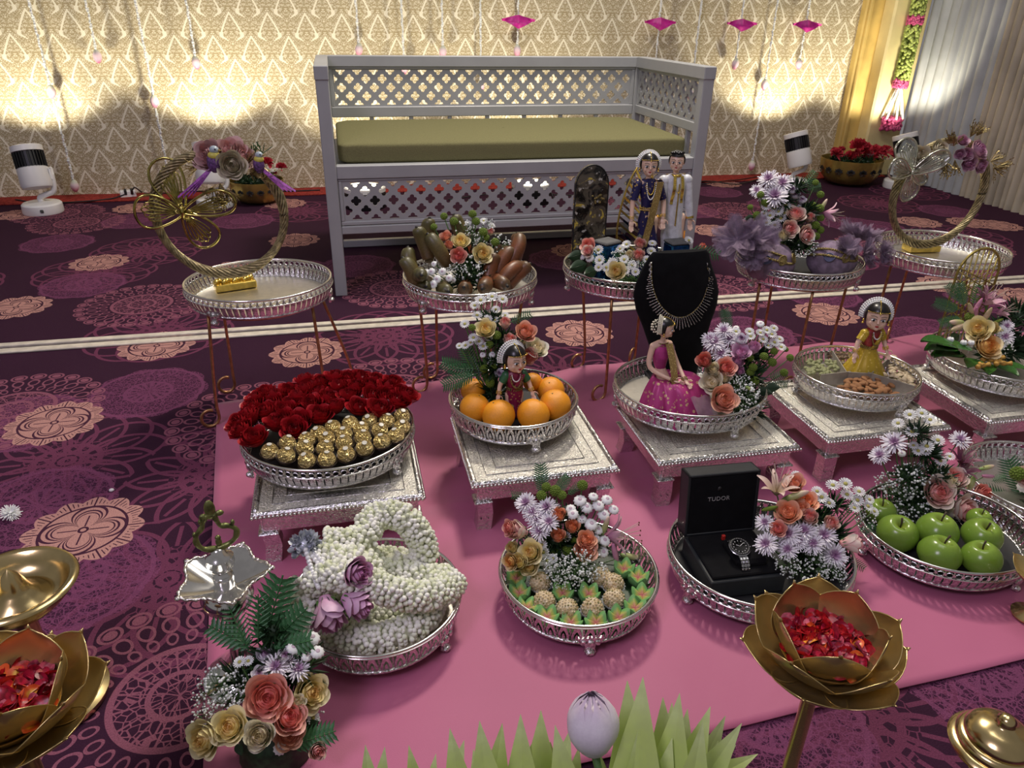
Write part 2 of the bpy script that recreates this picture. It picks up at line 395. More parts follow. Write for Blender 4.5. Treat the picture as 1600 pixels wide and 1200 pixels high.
# carpet -----------------------------------------------------------------
def carpet():
    m, nt, b = newmat('mandala_carpet'); co = coords(nt)
    x, y, z = sep(nt, co)
    def nearest(cs):
        best = None; bd = None
        for (cx, cy) in cs:
            n = nt.nodes.new('ShaderNodeVectorMath'); n.operation = 'SUBTRACT'; nt.links.new(co, n.inputs[0]); n.inputs[1].default_value = (cx, cy, 0)
            l = nt.nodes.new('ShaderNodeVectorMath'); l.operation = 'LENGTH'; nt.links.new(n.outputs[0], l.inputs[0])
            d = V(nt, l.outputs['Value'])
            if best is None: best, bd = n.outputs[0], d
            else:
                t = d.lt(bd)
                mx = nt.nodes.new('ShaderNodeMix'); mx.data_type = 'VECTOR'
                nt.links.new(t.k, mx.inputs[0]); nt.links.new(best, mx.inputs[4]); nt.links.new(n.outputs[0], mx.inputs[5])
                best = mx.outputs[1]; bd = d.min(bd)
        v = sep(nt, best)
        return best, bd, v[1].atan2(v[0])
    def band(t, c, w): return (t-c).abs().lt(w)
    big = noise(nt, co, 3, 2)
    weave = noise(nt, co, 420, 2)
    cur = mixc(nt, big, (0.032, 0.010, 0.025), (0.046, 0.015, 0.035))
    G = lambda pts: [tuple(P(a, c)[:2]) for a, c in pts]
    # thin overlapping loops
    cs = G([(250, 520), (105, 720), (335, 742), (262, 905), (230, 392), (150, 425), (600, 525), (1010, 330), (880, 590), (1230, 560), (1420, 300), (1290, 400), (1500, 370), (470, 330), (1330, 1120)])+[(-1.6, 3.2), (-1.4, 2.0), (2.6, 2.9), (3.2, 3.9), (3.3, 2.4), (2.1, 1.6), (-1.2, 0.9), (1.5, 0.2)]
    _, d, a = nearest(cs); r = d/0.245
    N = 12; fa = (a+pi/N).mod(2*pi/N)-pi/N; line = None
    for k in (-2, -1, 0, 1, 2):
        ck = (fa-2*pi/N*k).cos()
        q = (r*r+0.55*0.55-r*ck*1.1).sqrt(); t = band(q, 0.42, 0.022)
        line = t if line is None else line.max(t)
    inner = voro(nt, co, 50).lt(0.05).max((r*26).sin().gt(0.72))*r.lt(0.42)
    ray_ = (fa.abs()*r).lt(0.018)*r.gt(0.42)*r.lt(0.7)
    cur = mixc(nt, (line.max(inner).max(ray_)*r.lt(1.02))*0.8, cur, (0.18, 0.046, 0.095))
    # dense lace rosettes
    cs = G([(130, 445), (232, 612), (40, 660), (90, 380), (210, 345), (110, 905), (560, 415), (420, 300), (470, 425), (1080, 330), (1000, 450), (1170, 520), (1450, 520), (880, 405), (1480, 330), (1330, 350), (1280, 460), (60, 790), (1530, 1040), (1200, 1120), (1120, 300), (1210, 320), (380, 345)])+[(-1.7, 2.5), (-1.8, 3.9), (2.8, 3.4), (2.5, 2.3), (-1.0, 0.7), (0.9, 0.1)]
    _, d, a = nearest(cs); r = d/0.165
    edge = ((a*5).cos().abs()*0.08+0.92)
    v1 = voro(nt, co, 58).lt(0.055); v2 = voro(nt, co, 125).lt(0.06)
    ring = band(r, 0.38, 0.03).max(band(r, 0.9, 0.03)); ros = (a*16).cos().gt(0.1)*r.lt(0.36)
    lace = v1.max(v2).max(ring).max(ros)*(r-edge).lt(0.0)
    back = (r-edge).lt(0.0)
    cur = mixc(nt, back*0.22, cur, (0.10, 0.024, 0.07))
    cur = mixc(nt, lace*0.75, cur, (0.21, 0.060, 0.135))
    # large wheels with a rim of ovals
    cs = G([(222, 475), (400, 655), (20, 640), (280, 1085), (620, 450), (1150, 330), (120, 348), (620, 610), (1380, 385), (1120, 455), (960, 320)])+[(-1.5, 4.4), (3.0, 3.0), (2.6, 1.8)]
    _, d, a = nearest(cs); r = d/0.235
    N = 26; f = ((a*(N/(2*pi))).fract()-0.5)
    o1 = ((f/0.44).pow(2)+((r-0.90)/0.085).pow(2)); o2 = ((f/0.36).pow(2)+((r-0.72)/0.085).pow(2)); o3 = ((f/0.30).pow(2)+((r-0.56)/0.06).pow(2))
    wh = (o1.lt(1.0)*band(o1, 0.42, 0.12).lt(0.5)).max(band(o2, 0.85, 0.3)).max(band(o3, 0.85, 0.35)).max(band(r, 0.44, 0.025))
    core = (voro(nt, co, 62).lt(0.06).max((a*8).cos().abs().lt(0.18))).max(band(r, 0.2, 0.02))*r.lt(0.42)
    cur = mixc(nt, (wh*r.lt(1.0)).max(core)*0.9, cur, (0.28, 0.095, 0.14))
    # peach four-petal medallions
    cs = G([(155, 410), (130, 828), (480, 550), (905, 520), (1290, 490), (1130, 287), (460, 375), (245, 540), (25, 480), (85, 660), (30, 335), (212, 325), (1435, 347), (1560, 352), (1115, 360), (900, 392), (445, 318), (1480, 445), (760, 390), (370, 420)])+[(-1.55, 2.9), (2.7, 2.3), (3.4, 3.4)]
    _, d, a = nearest(cs); r = d/0.122
    edge = (a*6).cos().abs()*0.14+0.86
    c4 = (a*2).cos().abs()
    r1 = c4.pow(0.55)*0.46+0.20
    dark = band(r, r1+0.035, 0.030).max(band(r, r1-0.085, 0.020)).max(band(r, r1-0.155, 0.014)*r.gt(0.14)).max(band(r, 0.70, 0.022))
    dark = dark.max(((a*6).sin().abs()*r).lt(0.085)*r.gt(0.70)).max((a*36).sin().abs().lt(0.38)*r.gt(0.78)*(r-edge).lt(-0.05))
    dark = dark.max(((a*2).sin().abs()*r).lt(0.028)*r.gt(0.10)*r.lt(0.42)).max(band(r, 0.07, 0.022))
    med = (r-edge).lt(0.0)*(1-dark)
    cur = mixc(nt, (r-edge).lt(0.0)*0.9, cur, (0.055, 0.018, 0.036))
    cur = mixc(nt, med*0.92, cur, (0.55, 0.29, 0.25))
    cur = mixc(nt, weave.ramp(0.35, 0.7)*0.35, cur, (0.02, 0.006, 0.016))
    nt.links.new(cur, b.inputs['Base Color'])
    b.inputs['Roughness'].default_value = 0.95; b.inputs['Specular IOR Level'].default_value = 0.1
    bump(nt, b, weave, 0.5, 0.003)
    return m
CARPET = carpet()

def damask():
    m, nt, b = newmat('damask_curtain'); co = coords(nt); x, y, z = sep(nt, co)
    PX, PZ = 0.205, 0.240
    xs = x+0.6283; zs = z-0.866
    def drop(ox, oz):
        u = ((xs+ox*PX).mod(PX)-PX/2).abs()/PX; v = ((zs+oz*PZ).mod(PZ))/PZ        # v from drop foot to tip
        t = v/0.60
        w = (t/0.18).min(1.0).max(0.0).pow(0.5)*(1-((t-0.22)/0.78).max(0.0).min(1.0).pow(1.25))*0.275
        return u, v, w
    def shape(ox, oz):
        u, v, w = drop(ox, oz)
        line = ((u-w).abs()-(0.026+((v-0.12).abs().lt(0.07))*0.024)).lt(0.0)*v.gt(0.015)*v.lt(0.62)
        return line, u, v, w
    l1, u1, v1, w1 = shape(0.5, 0.62); l2, u2, v2, w2 = shape(0.0, 0.12)
    # mirrored filigree
    um = ((xs).mod(PX)-PX/2).abs(); um2 = (um-PX/4).abs()
    vec = comb(nt, um2*1.0, 0.0, (zs.mod(PZ/2)))
    n1 = noise(nt, vec, 120, 2, 0.5, 1.6); n2 = voro(nt, vec, 120)
    fil = n1.gt(0.47).max(n2.lt(0.07))
    line = l1.max(l2)
    g = fil*(1-line)
    fold = noise(nt, comb(nt, x*1.2, 0.0, z*0.08), 3, 2)
    nt.links.new(mixc(nt, g*0.9, (0.82, 0.77, 0.62), (0.33, 0.255, 0.125)), b.inputs['Base Color'])
    b.inputs['Roughness'].default_value = 0.55; b.inputs['Specular IOR Level'].default_value = 0.3
    bump(nt, b, g, 0.25, 0.003)
    return m
DAMASK = damask()
GOLDSATIN = mat('gold_satin', (0.74, 0.53, 0.17), 0.45, 0.1, 0.12, 6)
GOLDSATIN_L = mat('light_gold_satin', (0.82, 0.70, 0.36), 0.45, 0.1, 0.08, 5)
DRAPE = mat('grey_drape', (0.40, 0.42, 0.44), 0.55, 0, 0.08, 5)
DRAPE_G = mat('beige_drape', (0.45, 0.40, 0.32), 0.5, 0.1, 0.10, 5)
REDCARPET = mat('red_carpet', (0.36, 0.05, 0.04), 0.95, 0, 0.2, 80, 0.4, 400, spec=0.1)
TRIM = mat('cream_trim', (0.72, 0.66, 0.56), 0.35, 0.1, 0.10, 30)
def pinkcloth():
    m, nt, b = newmat('pink_cloth'); co = coords(nt)
    n = noise(nt, co, 2.2, 3); w = noise(nt, co, 600, 2)
    nt.links.new(mixc(nt, n.ramp(0.3, 0.7), (0.40, 0.096, 0.188), (0.445, 0.112, 0.215)), b.inputs['Base Color'])
    b.inputs['Roughness'].default_value = 0.62; b.inputs['Sheen Weight'].default_value = 0.15
    bump(nt, b, noise(nt, co, 3.2, 3, 0.5, 0.6)+w*0.02, 0.35, 0.02)
    return m
PINK = pinkcloth()

# ---------------------------------------------------------------- setting
def struct(o): o['kind'] = 'structure'; return o
fl = MB(); fl.grid(lambda u, v: (-3.5+7.4*u, -0.6+5.5*v, 0), 2, 2)
struct(fl.obj('floor', CARPET, smooth=False))
wb = MB()
def wallf(u, v):
    x = -3.2+6.75*u
    return (x, 4.83-0.006*sin(x*9)-0.004*sin(x*23+1), 2.6*v)
wb.grid(wallf, 160, 6)
struct(wb.obj('wall_back', DAMASK))
tb = MB(); tb.box((0.2, 4.74, 0.004), (7.2, 0.20, 0.008), ch=0.002)
tag(tb.obj('red_carpet_runner', REDCARPET, smooth=False), 'plain red carpet strip running along the foot of the patterned curtain', 'carpet')
cb = MB(); cb.box((3.70, 4.83, 1.3), (0.46, 0.10, 2.6), ch=0.01)
w2 = struct(cb.obj('trim_1', GOLDSATIN, smooth=False))
cb = MB(); cb.box((3.735, 4.73, 1.3), (0.27, 0.12, 2.6), ch=0.012)
struct(cb.obj('trim_2', GOLDSATIN_L, smooth=False))
cb = MB(); cb.box((3.497, 4.79, 1.3), (0.025, 0.06, 2.6), ch=0.006)
struct(cb.obj('trim_3', GOLDSATIN, smooth=False))
# draped side wall: a grey length, then beige lengths
def drape(y0, y1, n, amp, M_, name, lab=None):
    mb = MB(); r = random.Random(int(y0*100))
    ph = [r.uniform(0.7, 1.3) for _ in range(200)]
    def f(u, v):
        y = y0+(y1-y0)*u; s = u*n
        k = int(s); w = abs(sin(pi*s))**0.6*ph[k % 200]
        return (3.90-amp*w-0.02*v*sin(s*1.3), y+0.01*sin(v*3+s), 2.6*v)
    mb.grid(f, n*12, 10)
    return struct(mb.obj(name, M_))
drape(4.66, 4.02, 9, 0.035, DRAPE, 'wall_right')
drape(4.03, 2.2, 34, 0.040, DRAPE_G, 'wall_right')
drape(2.2, -0.6, 30, 0.04, DRAPE_G, 'wall_right')
# twin cream strips where the stage carpet meets the floor carpet
for (yy, w_, hh) in ((2.515, 0.026, 0.010), (2.470, 0.034, 0.007)):
    mb = MB(); mb.box((0.2, yy, hh/2), (7.2, w_, hh), ch=0.002)
    struct(mb.obj('trim_4' if yy > 2.5 else 'trim_5', TRIM, smooth=False))
# pink cloth
pc = MB()
A, B_, C_, D_ = Vector((-0.392, 1.965)), Vector((-0.256, 0.66)), Vector((2.35, 0.755)), Vector((2.35, 2.03))
def pcf(u, v):
    p = A*(1-u)*v+D_*u*v+B_*(1-u)*(1-v)+C_*u*(1-v)
    e = 0.012*sin(u*31)*v**8
    wr = 0.0016*sin(u*23+v*9)*sin(v*13+u*5)+0.0012*sin(u*57-v*21)
    wr += 0.006*max(0, 1-abs(v-0.52)*60)*(0.6+0.4*sin(u*9))*(u < .4)
    wr += 0.010*max(0, sin(u*19+0.4))**6*v**6
    return (p.x, p.y+e, 0.004+abs(wr))
pc.grid(pcf, 140, 80)
pink = pc.obj('pink_cloth', PINK)
tag(pink, 'plain pink cloth spread on the carpet under the front trays and silver stools', 'cloth')
so = pink.modifiers.new('thick', 'SOLIDIFY'); so.thickness = 0.002; so.offset = 1
# small litter on the carpet
for i, (x, y) in enumerate([(175, 768)]):
    mb = MB(); mb.ell((0, 0, 0.004), (0.006, 0.005, 0.004), 8, 6)
    tag(mb.obj('jasmine_bud', WHITE_FL, loc=P(x, y)), 'single white bud dropped on the dark carpet above the peach medallion', 'flower')
# ---------------------------------------------------------------- bench
BX0, BX1, BY0, BY1, BH, PT = -0.055, 1.44, 2.81, 3.56, 0.83, 0.045
bench = thing('lattice_bench', 'long grey-white painted bench with quatrefoil lattice back, arms and apron', 'bench', ((BX0+BX1)/2, BY0, 0))
ox, oy = (BX0+BX1)/2, BY0
def bpart(name, boxes, ch=0.003):
    mb = MB()
    for (a, b) in boxes:
        c = [(a[i]+b[i])/2 for i in range(3)]; d = [abs(b[i]-a[i]) for i in range(3)]
        mb.box((c[0]-ox, c[1]-oy, c[2]), d, ch=ch)
    return mb.obj(name, WHITE_PAINT, bench, smooth=False)
for (xa, ya) in ((BX0, BY0), (BX1-PT, BY0), (BX0, BY1-PT), (BX1-PT, BY1-PT)):
    bpart('post', [((xa, ya, 0), (xa+PT, ya+PT, BH-0.02))])
bpart('top_rail', [((BX0, BY1-PT, BH-0.045), (BX1, BY1+0.002, BH))])
for xa in (BX0, BX1-PT): bpart('arm_rail', [((xa-0.002, BY0-0.004, BH-0.045), (xa+PT+0.002, BY1-PT, BH+0.002))])
def lattice(w, h, cell, th, M, name, phase=0.0):
    """flat lattice in the XZ plane from (0,0) to (w,h): every diamond has its own quatrefoil hole"""
    mb = MB(); nx = int(w/cell)+3; nz = int(h/(cell/2))+3; K = 32
    mg = 0.006
    for j in range(-1, nz):
        for i in range(-1, nx):
            cx = (i+(0.5 if j % 2 else 0))*cell+phase; cz = h/2+(j-nz//2)*cell/2
            if cx < -cell/2 or cx > w+cell/2 or cz < -cell/2 or cz > h+cell/2: continue
            out = []; inn = []
            for k in range(K):
                a = 2*pi*k/K; R = cell/2/(abs(cos(a))+abs(sin(a)))
                ph_ = (a+pi/4) % (pi/2)-pi/4; ri = cell*(0.150*cos(ph_)+sqrt(0.126**2-(0.150*sin(ph_))**2))
                ri = min(ri, R*0.90)
                o = [cx+R*cos(a), cz+R*sin(a)]; n_ = [cx+ri*cos(a), cz+ri*sin(a)]
                o = [min(max(o[0], 0), w), min(max(o[1], 0), h)]
                n_ = [min(max(n_[0], mg), w-mg), min(max(n_[1], mg), h-mg)]
                out.append(o); inn.append(n_)
            if max(p[0] for p in inn)-min(p[0] for p in inn) < 0.006 or max(p[1] for p in inn)-min(p[1] for p in inn) < 0.006: inn = [[sum(p[0] for p in out)/K, sum(p[1] for p in out)/K]]*K
            vs = [(x, 0, z) for x, z in out]+[(x, 0, z) for x, z in inn]+[(x, th, z) for x, z in out]+[(x, th, z) for x, z in inn]
            fs = []
            for k in range(K):
                l = (k+1) % K
                fs += [(k, l, K+l, K+k), (2*K+l, 2*K+k, 3*K+k, 3*K+l), (K+k, K+l, 3*K+l, 3*K+k)]
            mb.add(vs, fs, M)
    return mb.obj(name, WHITE_PAINT, bench, smooth=False)
iw = BX1-BX0-2*PT
T = lambda x, y, z: Matrix.Translation((x-ox, y-oy, z))
# back
lattice(iw-0.03, 0.156, 0.071, 0.010, T(BX0+PT+0.015, BY1-0.030, 0.622), 'lattice_panel')
bpart('back_rail', [((BX0+PT, BY1-0.038, 0.776), (BX1-PT, BY1-0.012, 0.79)), ((BX0+PT, BY1-0.040, 0.578), (BX1-PT, BY1-0.008, 0.622))])
bpart('panel_frame', [((BX0+PT, BY1-0.036, 0.622), (BX0+PT+0.016, BY1-0.014, 0.776)), ((BX1-PT-0.016, BY1-0.036, 0.622), (BX1-PT, BY1-0.014, 0.776))])
for k in range(7):
    xx = BX0+PT+(k+0.98)*iw/8
    bpart('stub', [((xx-0.009, BY1-0.036, 0.49), (xx+0.009, BY1-0.014, 0.58))])
# arms
for xa in (BX0+0.012, BX1-PT+0.016):
    M = Matrix.Translation((xa-ox+0.010, BY0+PT+0.012-oy, 0.622)) @ Matrix.Rotation(pi/2, 4, 'Z')
    lattice(BY1-BY0-2*PT-0.024, 0.156, 0.071, 0.010, M, 'lattice_panel')
    bpart('arm_frame', [((xa-0.004, BY0+PT, 0.776), (xa+0.022, BY1-PT, 0.79)), ((xa-0.006, BY0+PT, 0.585), (xa+0.024, BY1-PT, 0.622)), ((xa-0.002, BY0+PT, 0.622), (xa+0.018, BY0+PT+0.014, 0.776)), ((xa-0.002, BY1-PT-0.014, 0.622), (xa+0.018, BY1-PT, 0.776))])
    for k in range(5):
        yy = BY0+PT+(k+0.7)*(BY1-BY0-2*PT)/5.2
        bpart('stub', [((xa-0.002, yy-0.010, 0.49), (xa+0.018, yy+0.010, 0.588))])
# seat, apron, lattice apron, lower rails
bpart('seat_board', [((BX0+PT, BY0+PT*0.4, 0.470), (BX1-PT, BY1-PT, 0.490))])
bpart('seat_rail', [((BX0+PT, BY0+0.002, 0.448), (BX1-PT, BY0+PT-0.002, 0.496)), ((BX0+0.002, BY0+PT, 0.448), (BX0+PT-0.002, BY1-PT, 0.490)), ((BX1-PT+0.002, BY0+PT, 0.448), (BX1-0.002, BY1-PT, 0.490))])
lattice(iw-0.03, 0.150, 0.0695, 0.010, T(BX0+PT+0.015, BY0+0.012, 0.290), 'lattice_panel', 0.012)
bpart('apron_frame', [((BX0+PT, BY0+0.008, 0.438), (BX1-PT, BY0+0.028, 0.4475)), ((BX0+PT, BY0+0.008, 0.275), (BX1-PT, BY0+0.028, 0.2905)), ((BX0+PT+0.001, BY0+0.008, 0.2905), (BX0+PT+0.016, BY0+0.028, 0.438)), ((BX1-PT-0.016, BY0+0.008, 0.2905), (BX1-PT-0.001, BY0+0.028, 0.438))])
bpart('bottom_rail', [((BX0+PT, BY0+0.003, 0.243), (BX1-PT, BY0+PT-0.003, 0.2735))])
bpart('stretcher', [((BX0+PT, BY1-0.085, 0.002), (BX1-PT, BY1-0.052, 0.034))])

cu = MB()
def cush(u, v):
    a = 2*pi*u; w, d, h = (BX1-BX0)/2-PT-0.010, 0.340, 0.0395
    e = 0.09
    ca, sa = cos(a), sin(a); sx = abs(ca)**e*(1 if ca >= 0 else -1); sy = abs(sa)**e*(1 if sa >= 0 else -1)
    t = -pi/2+pi*v; cz = abs(cos(t))**0.13; sz = abs(sin(t))**0.26*(1 if sin(t) >= 0 else -1)
    return (w*sx*cz, d*sy*cz, h*sz+0.004*sin(a*9)*cz*(1-abs(sz)))
cu.grid(cush, 96, 25, wrap=True)
cushm = mat('olive_linen', (0.19, 0.18, 0.085), 0.9, 0, 0.10, 300, 0.5, 700, spec=0.15)
tag(cu.obj('seat_cushion', cushm, loc=(ox, BY0+0.385, 0.5305)), 'long olive green linen seat cushion lying on the lattice bench', 'cushion')

# ---------------------------------------------------------------- uplight fixtures
def uplight(x, y, tilt, yaw, label, lit, head_yaw=0.0):
    t = thing('spotlight', label, 'spotlight', (x, y, 0), yaw, 'stage uplights'); t.scale = (1.28,)*3
    mb = MB(); mb.lathe([(0.0, 0), (0.075, 0), (0.078, 0.006), (0.076, 0.036), (0.070, 0.042), (0.02, 0.045), (0.0, 0.045)], 28)
    b = mb.obj('base', LAMP_WHITE, t, flatang=40)
    mb = MB(); mb.box((0.02, -0.0765, 0.02), (0.012, 0.004, 0.012), ch=0.001); mb.obj('socket', BLACK, b)
    mb = MB(); mb.tube(spline([(0, 0, 0.045), (0.0, 0, 0.062), (0.03, 0, 0.075), (0.055, 0, 0.085), (0.064, 0, 0.11), (0.066, 0, 0.16)], 5), 0.011, 8); mb.box((0.066, 0, 0.16), (0.012, 0.03, 0.05), ch=0.004)
    mb.obj('arm', LAMP_WHITE, t)
    M = Matrix.Translation((0.0, 0, 0.185)) @ Matrix.Rotation(tilt, 4, 'X') @ Matrix.Rotation(head_yaw, 4, 'Y')
    mb = MB(); mb.lathe([(0.0, -0.085), (0.055, -0.083), (0.060, -0.07), (0.058, -0.005), (0.052, 0.0)], 28, M); mb.obj('housing', LAMP_WHITE, t, flatang=40)
    mb = MB(); mb.lathe([(0.050, -0.002), (0.050, 0.062)], 24, M)
    for k in range(28):
        a = 2*pi*k/28; mb.box((0.0535, 0, 0.03), (0.010, 0.0035, 0.060), M @ Matrix.Rotation(a, 4, 'Z'))
    mb.obj('cooling_fins', BLACK_FIN, t, smooth=False)
    mb = MB(); mb.lathe([(0.052, 0.060), (0.059, 0.062), (0.059, 0.084), (0.054, 0.086), (0.050, 0.080), (0.046, 0.070)], 28, M); mb.obj('front_ring', LAMP_WHITE, t, flatang=40)
    mb = MB(); mb.lathe([(0.0, 0.068), (0.048, 0.068)], 20, M)
    mb.obj('lens', mat('lamp_lens_%d' % lit, (0.9, 0.85, 0.7), 0.2, emit=((1.0, 0.90, 0.62), 14.0)), t)
    Mw = Matrix.Translation((x, y, 0)) @ Matrix.Rotation(yaw, 4, 'Z') @ Matrix.Scale(1.28, 4) @ M
    p = Mw @ Vector((0, 0, 0.10)); d = Vector((0, sin(radians(26)), cos(radians(26))))
    s = spot('uplight_beam', p, p+d, 24, (1.0, 0.90, 0.68), 122, 0.35, 0.05)
    s.parent = None
    return t
def floor_can(x, y, label, lit):
    t = thing('spotlight', label, 'spotlight', (x, y, 0), 0, 'stage uplights')
    mb = MB(); mb.lathe([(0, 0), (0.115, 0), (0.118, 0.01), (0.118, 0.085), (0.112, 0.09)], 32); mb.obj('body', BLACK_FIN, t, flatang=40)
    mb = MB(); mb.lathe([(0.100, 0.090), (0.119, 0.091), (0.119, 0.112), (0.108, 0.116), (0.098, 0.104), (0.100, 0.090)], 32); mb.obj('front_ring', LAMP_WHITE, t, flatang=40)
    mb = MB(); mb.lathe([(0, 0.100), (0.10, 0.100)], 24); mb.obj('lens', mat('can_lens_%d' % lit, (0.9, 0.85, 0.7), 0.2, emit=((1.0, 0.90, 0.62), 10.0)), t)
    for s_ in (-1, 1):
        mb = MB(); mb.tube([(s_*0.122, 0, 0.05), (s_*0.135, 0, 0.02), (s_*0.135, -0.04, 0.006)], 0.005, 6); mb.obj('bracket', BLACK, t)
    spot('uplight_beam', (x, y, 0.16), (x, y+0.40, 0.16+0.80), 30, (1.0, 0.90, 0.68), 110, 0.45, 0.05)
labs = ['white stage spotlight with black fins at the left edge of the curtain', 'white stage spotlight behind the butterfly wreath, left of the bench',
        'low black drum uplight with white ring, seen through the left of the bench apron', 'low black drum uplight with white ring, seen through the middle of the bench apron',
        'tilted white spotlight behind the mauve tulle tray, left of the red carnation bowl', 'white spotlight behind the right wreath, beside the grey drape']
for i, (x, y) in enumerate(UPLIGHTS):
    if i in (2, 3): floor_can(x, y, labs[i], i); continue
    uplight(x, y, -radians(16 if i < 4 else 18), radians([0, 200, 0, 0, 180, 150][i]) if i not in (1, 4, 5) else 0.0, labs[i], i, radians(-7 if i == 0 else (-10 if i >= 4 else 0)))
# power socket and cables by the wall
t = thing('socket_box', 'white extension socket block with black plugs at the foot of the curtain', 'socket', P(202, 308, 0.0)+Vector((0, -0.01, 0)), 0.25)
mb = MB(); mb.box((0, 0, 0.022), (0.085, 0.05, 0.042), ch=0.005); mb.obj('body', LAMP_WHITE, t, smooth=False)
for dx in (-0.012, 0.022):
    mb = MB(); mb.box((dx, -0.002, 0.034), (0.014, 0.056, 0.028), ch=0.003); mb.obj('plug', BLACK, t, smooth=False)
def cable(pts, label, r=0.004):
    mb = MB(); mb.tube(spline(pts, 8), r, 6)
    return tag(mb.obj('power_cable', BLACK), label, 'cable')
cable([P(25, 312, .012), P(60, 317, .012), P(110, 316, .012), P(170, 311, .012), P(195, 304, .03)], 'black cable running from the left spotlight to the white socket block')
cable([P(205, 303, .035), P(210, 293, .08), P(222, 300, .012), P(240, 303, .012), P(300, 299, .012), P(430, 299, .012), P(500, 297, .012)], 'black cable running right from the socket block along the curtain foot')
cable([P(700, 312, .012), P(800, 300, .012), P(900, 305, .012), P(1000, 292, .012), P(1100, 283, .012), P(1150, 288, .012), P(1190, 280, .012), P(1230, 287, .012)], 'black cable lying on the red carpet strip right of the bench')
cable([P(1085, 290, .012), P(1130, 283, .012), P(1160, 280, .012), P(1200, 273, .012)], 'thin black cable crossing the longer one on the red strip', 0.003)

# ---------------------------------------------------------------- lotus bud meshes
def lotus_bud_mesh(mats, name='lotus_bud', n=9):
    mb = MB()
    for L, (sc_, k0) in enumerate(((0.94, 0.0), (1.0, 0.5))):
        for k in range(n//2+1):
            a0 = 2*pi*(k+k0*1.0)/(n//2+1)
            def f(u, v, a0=a0, sc_=sc_):
                w = 0.86*(sin(pi*min(1, v*0.86+0.06)))**0.6*(1-v**4)
                a = a0+(u-0.5)*2*w
                r = sc_*(0.60*sin(pi*min(1.0, (v*0.93+0.05)))**0.75+0.02)*(1+0.03*cos((u-.5)*6))
                return (r*cos(a), r*sin(a), -1+2.0*v)
            mb.grid(f, 7, 10)
    mb.ell((0, 0, -0.08), (0.54, 0.54, 0.98), 14, 12, fn=lambda v: 1-0.25*max(0, v[2])**3)
    return mb.mesh(name, mats)
BUD = lotus_bud_mesh([LOTUS_M]); BUDW = lotus_bud_mesh([LOTUS_W], 'lotus_bud_pale')
bead = MB(); bead.ell((0, 0, 0), (1, 1, 1.35), 6, 5)
BEAD = bead.mesh('bead', WHITE_FL)
def string_mesh(L):
    """a run of small white flowers threaded on a cord"""
    mb = MB(); r = random.Random(3); z = 0
    mb.tube([(0, 0, 0), (0, 0, L)], 0.0015, 4)
    while z < L:
        for k in range(2):
            mb.ell((r.uniform(-.004, .004), r.uniform(-.004, .004), z), (0.0058, 0.0058, 0.0085), 6, 4)
        z += 0.0125
    return mb.mesh('floral_string', WHITE_FL)
STR = [(-1.50, [0.579, 0.070]), (-1.23, [0.757]), (-0.985, [0.526, 0.030]), (-0.73, [0.727]), (0.171, [0.80]), (0.427, [0.70]), (0.66, [0.79]), (0.888, [0.60]), (1.114, [0.80]),
       (2.016, [0.70]), (2.284, [0.55]), (2.572, [0.73]), (2.807, [0.605, 0.081]), (3.035, [0.731])]
slab = ['string of white flowers at the far left ending in a lotus bud at the floor', 'short white flower string ending in one bud, second from the left edge', 'white flower string with a pink bud halfway down, passing behind the butterfly', 'short white flower string ending in a pink bud, nearest left of the bench',
        'white flower string dropping behind the bench, leftmost of those above it', 'white flower string behind the bench back, second from its left end', 'white flower string behind the bench back, third from its left end', 'white flower string behind the bench back, left of the small magenta one', 'white flower string with a magenta bow above the middle of the bench back',
        'white flower string with a large magenta bow above the right end of the bench', 'white flower string passing just behind the right arm of the bench', 'white flower string with a magenta bow and a pale bud right of the bench', 'long white flower string with two buds between bench and tulle tray', 'white flower string with a magenta bow and pale bud nearest the gold panel']
for (x, zs), lb in zip(STR, slab):
    y = 4.765
    t = thing('flower_string', lb, 'garland', (x, y, min(zs)), 0, 'hanging flower strings on the curtain')
    prev = 1.30
    for z in sorted(zs, reverse=True):
        L = prev-(z+0.03)
        s = inst(string_mesh(L), 'floral_cord', t, (0, 0, z+0.03-min(zs)))
        b = inst(BUD, 'lotus_bud', t, (0, 0, z-min(zs)), Euler((pi+0.1, 0.1*sin(x*9), x*3)), 0.036)
        prev = z-0.036
    if x in (1.114, 2.016, 2.572, 3.035):
        mb = MB()
        for s_, q in ((-1, 0.3), (1, 0.25)):
            def f(u, v, s_=s_, q=q): return (s_*u*0.10, -0.02-0.015*sin(u*4+v*3), (1-u)*0.035*(v-0.5)*2+0.045*u*q+0.008*sin(v*7))
            mb.grid(f, 8, 6)
        o = mb.obj('bow', mat('magenta_cloth', (0.62, 0.02, 0.32), 0.5), t, (0, 0, 0.955-min(zs)))

# flower garland hanging on the gold pillar
gx, gy = 3.73, 4.62
g = thing('pillar_garland', 'thick hanging garland of green buds with pink and white tassel on the gold panel', 'garland', (gx, gy, 0.0))
def balls(n, f, r, m_, name, parent, seed=1, sub=(6, 4), kind='stuff'):
    mb = MB(); rr = random.Random(seed)
    for i in range(n):
        c, s = f(rr, i/n); mb.ell(c, (r*s, r*s, r*s*rr.uniform(0.8, 1.3)), *sub)
    o = mb.obj(name, m_, parent); o['kind'] = kind; return o
GRN_B = mat('green_buds', (0.45, 0.55, 0.13), 0.5, 0, 0.2, 90); PNK_B = mat('pink_petals', (0.72, 0.10, 0.28), 0.5, 0, 0.25, 120)
def cyl(z0, z1, R0, R1):
    def f(r, t):
        z = z0+(z1-z0)*t; a = r.uniform(0, 2*pi); R_ = R0+(R1-R0)*t
        return (R_*cos(a), R_*sin(a), z), 1
    return f
balls(300, cyl(0.645, 0.98, 0.040, 0.042), 0.012, GRN_B, 'green_flower_roll', g, 1)
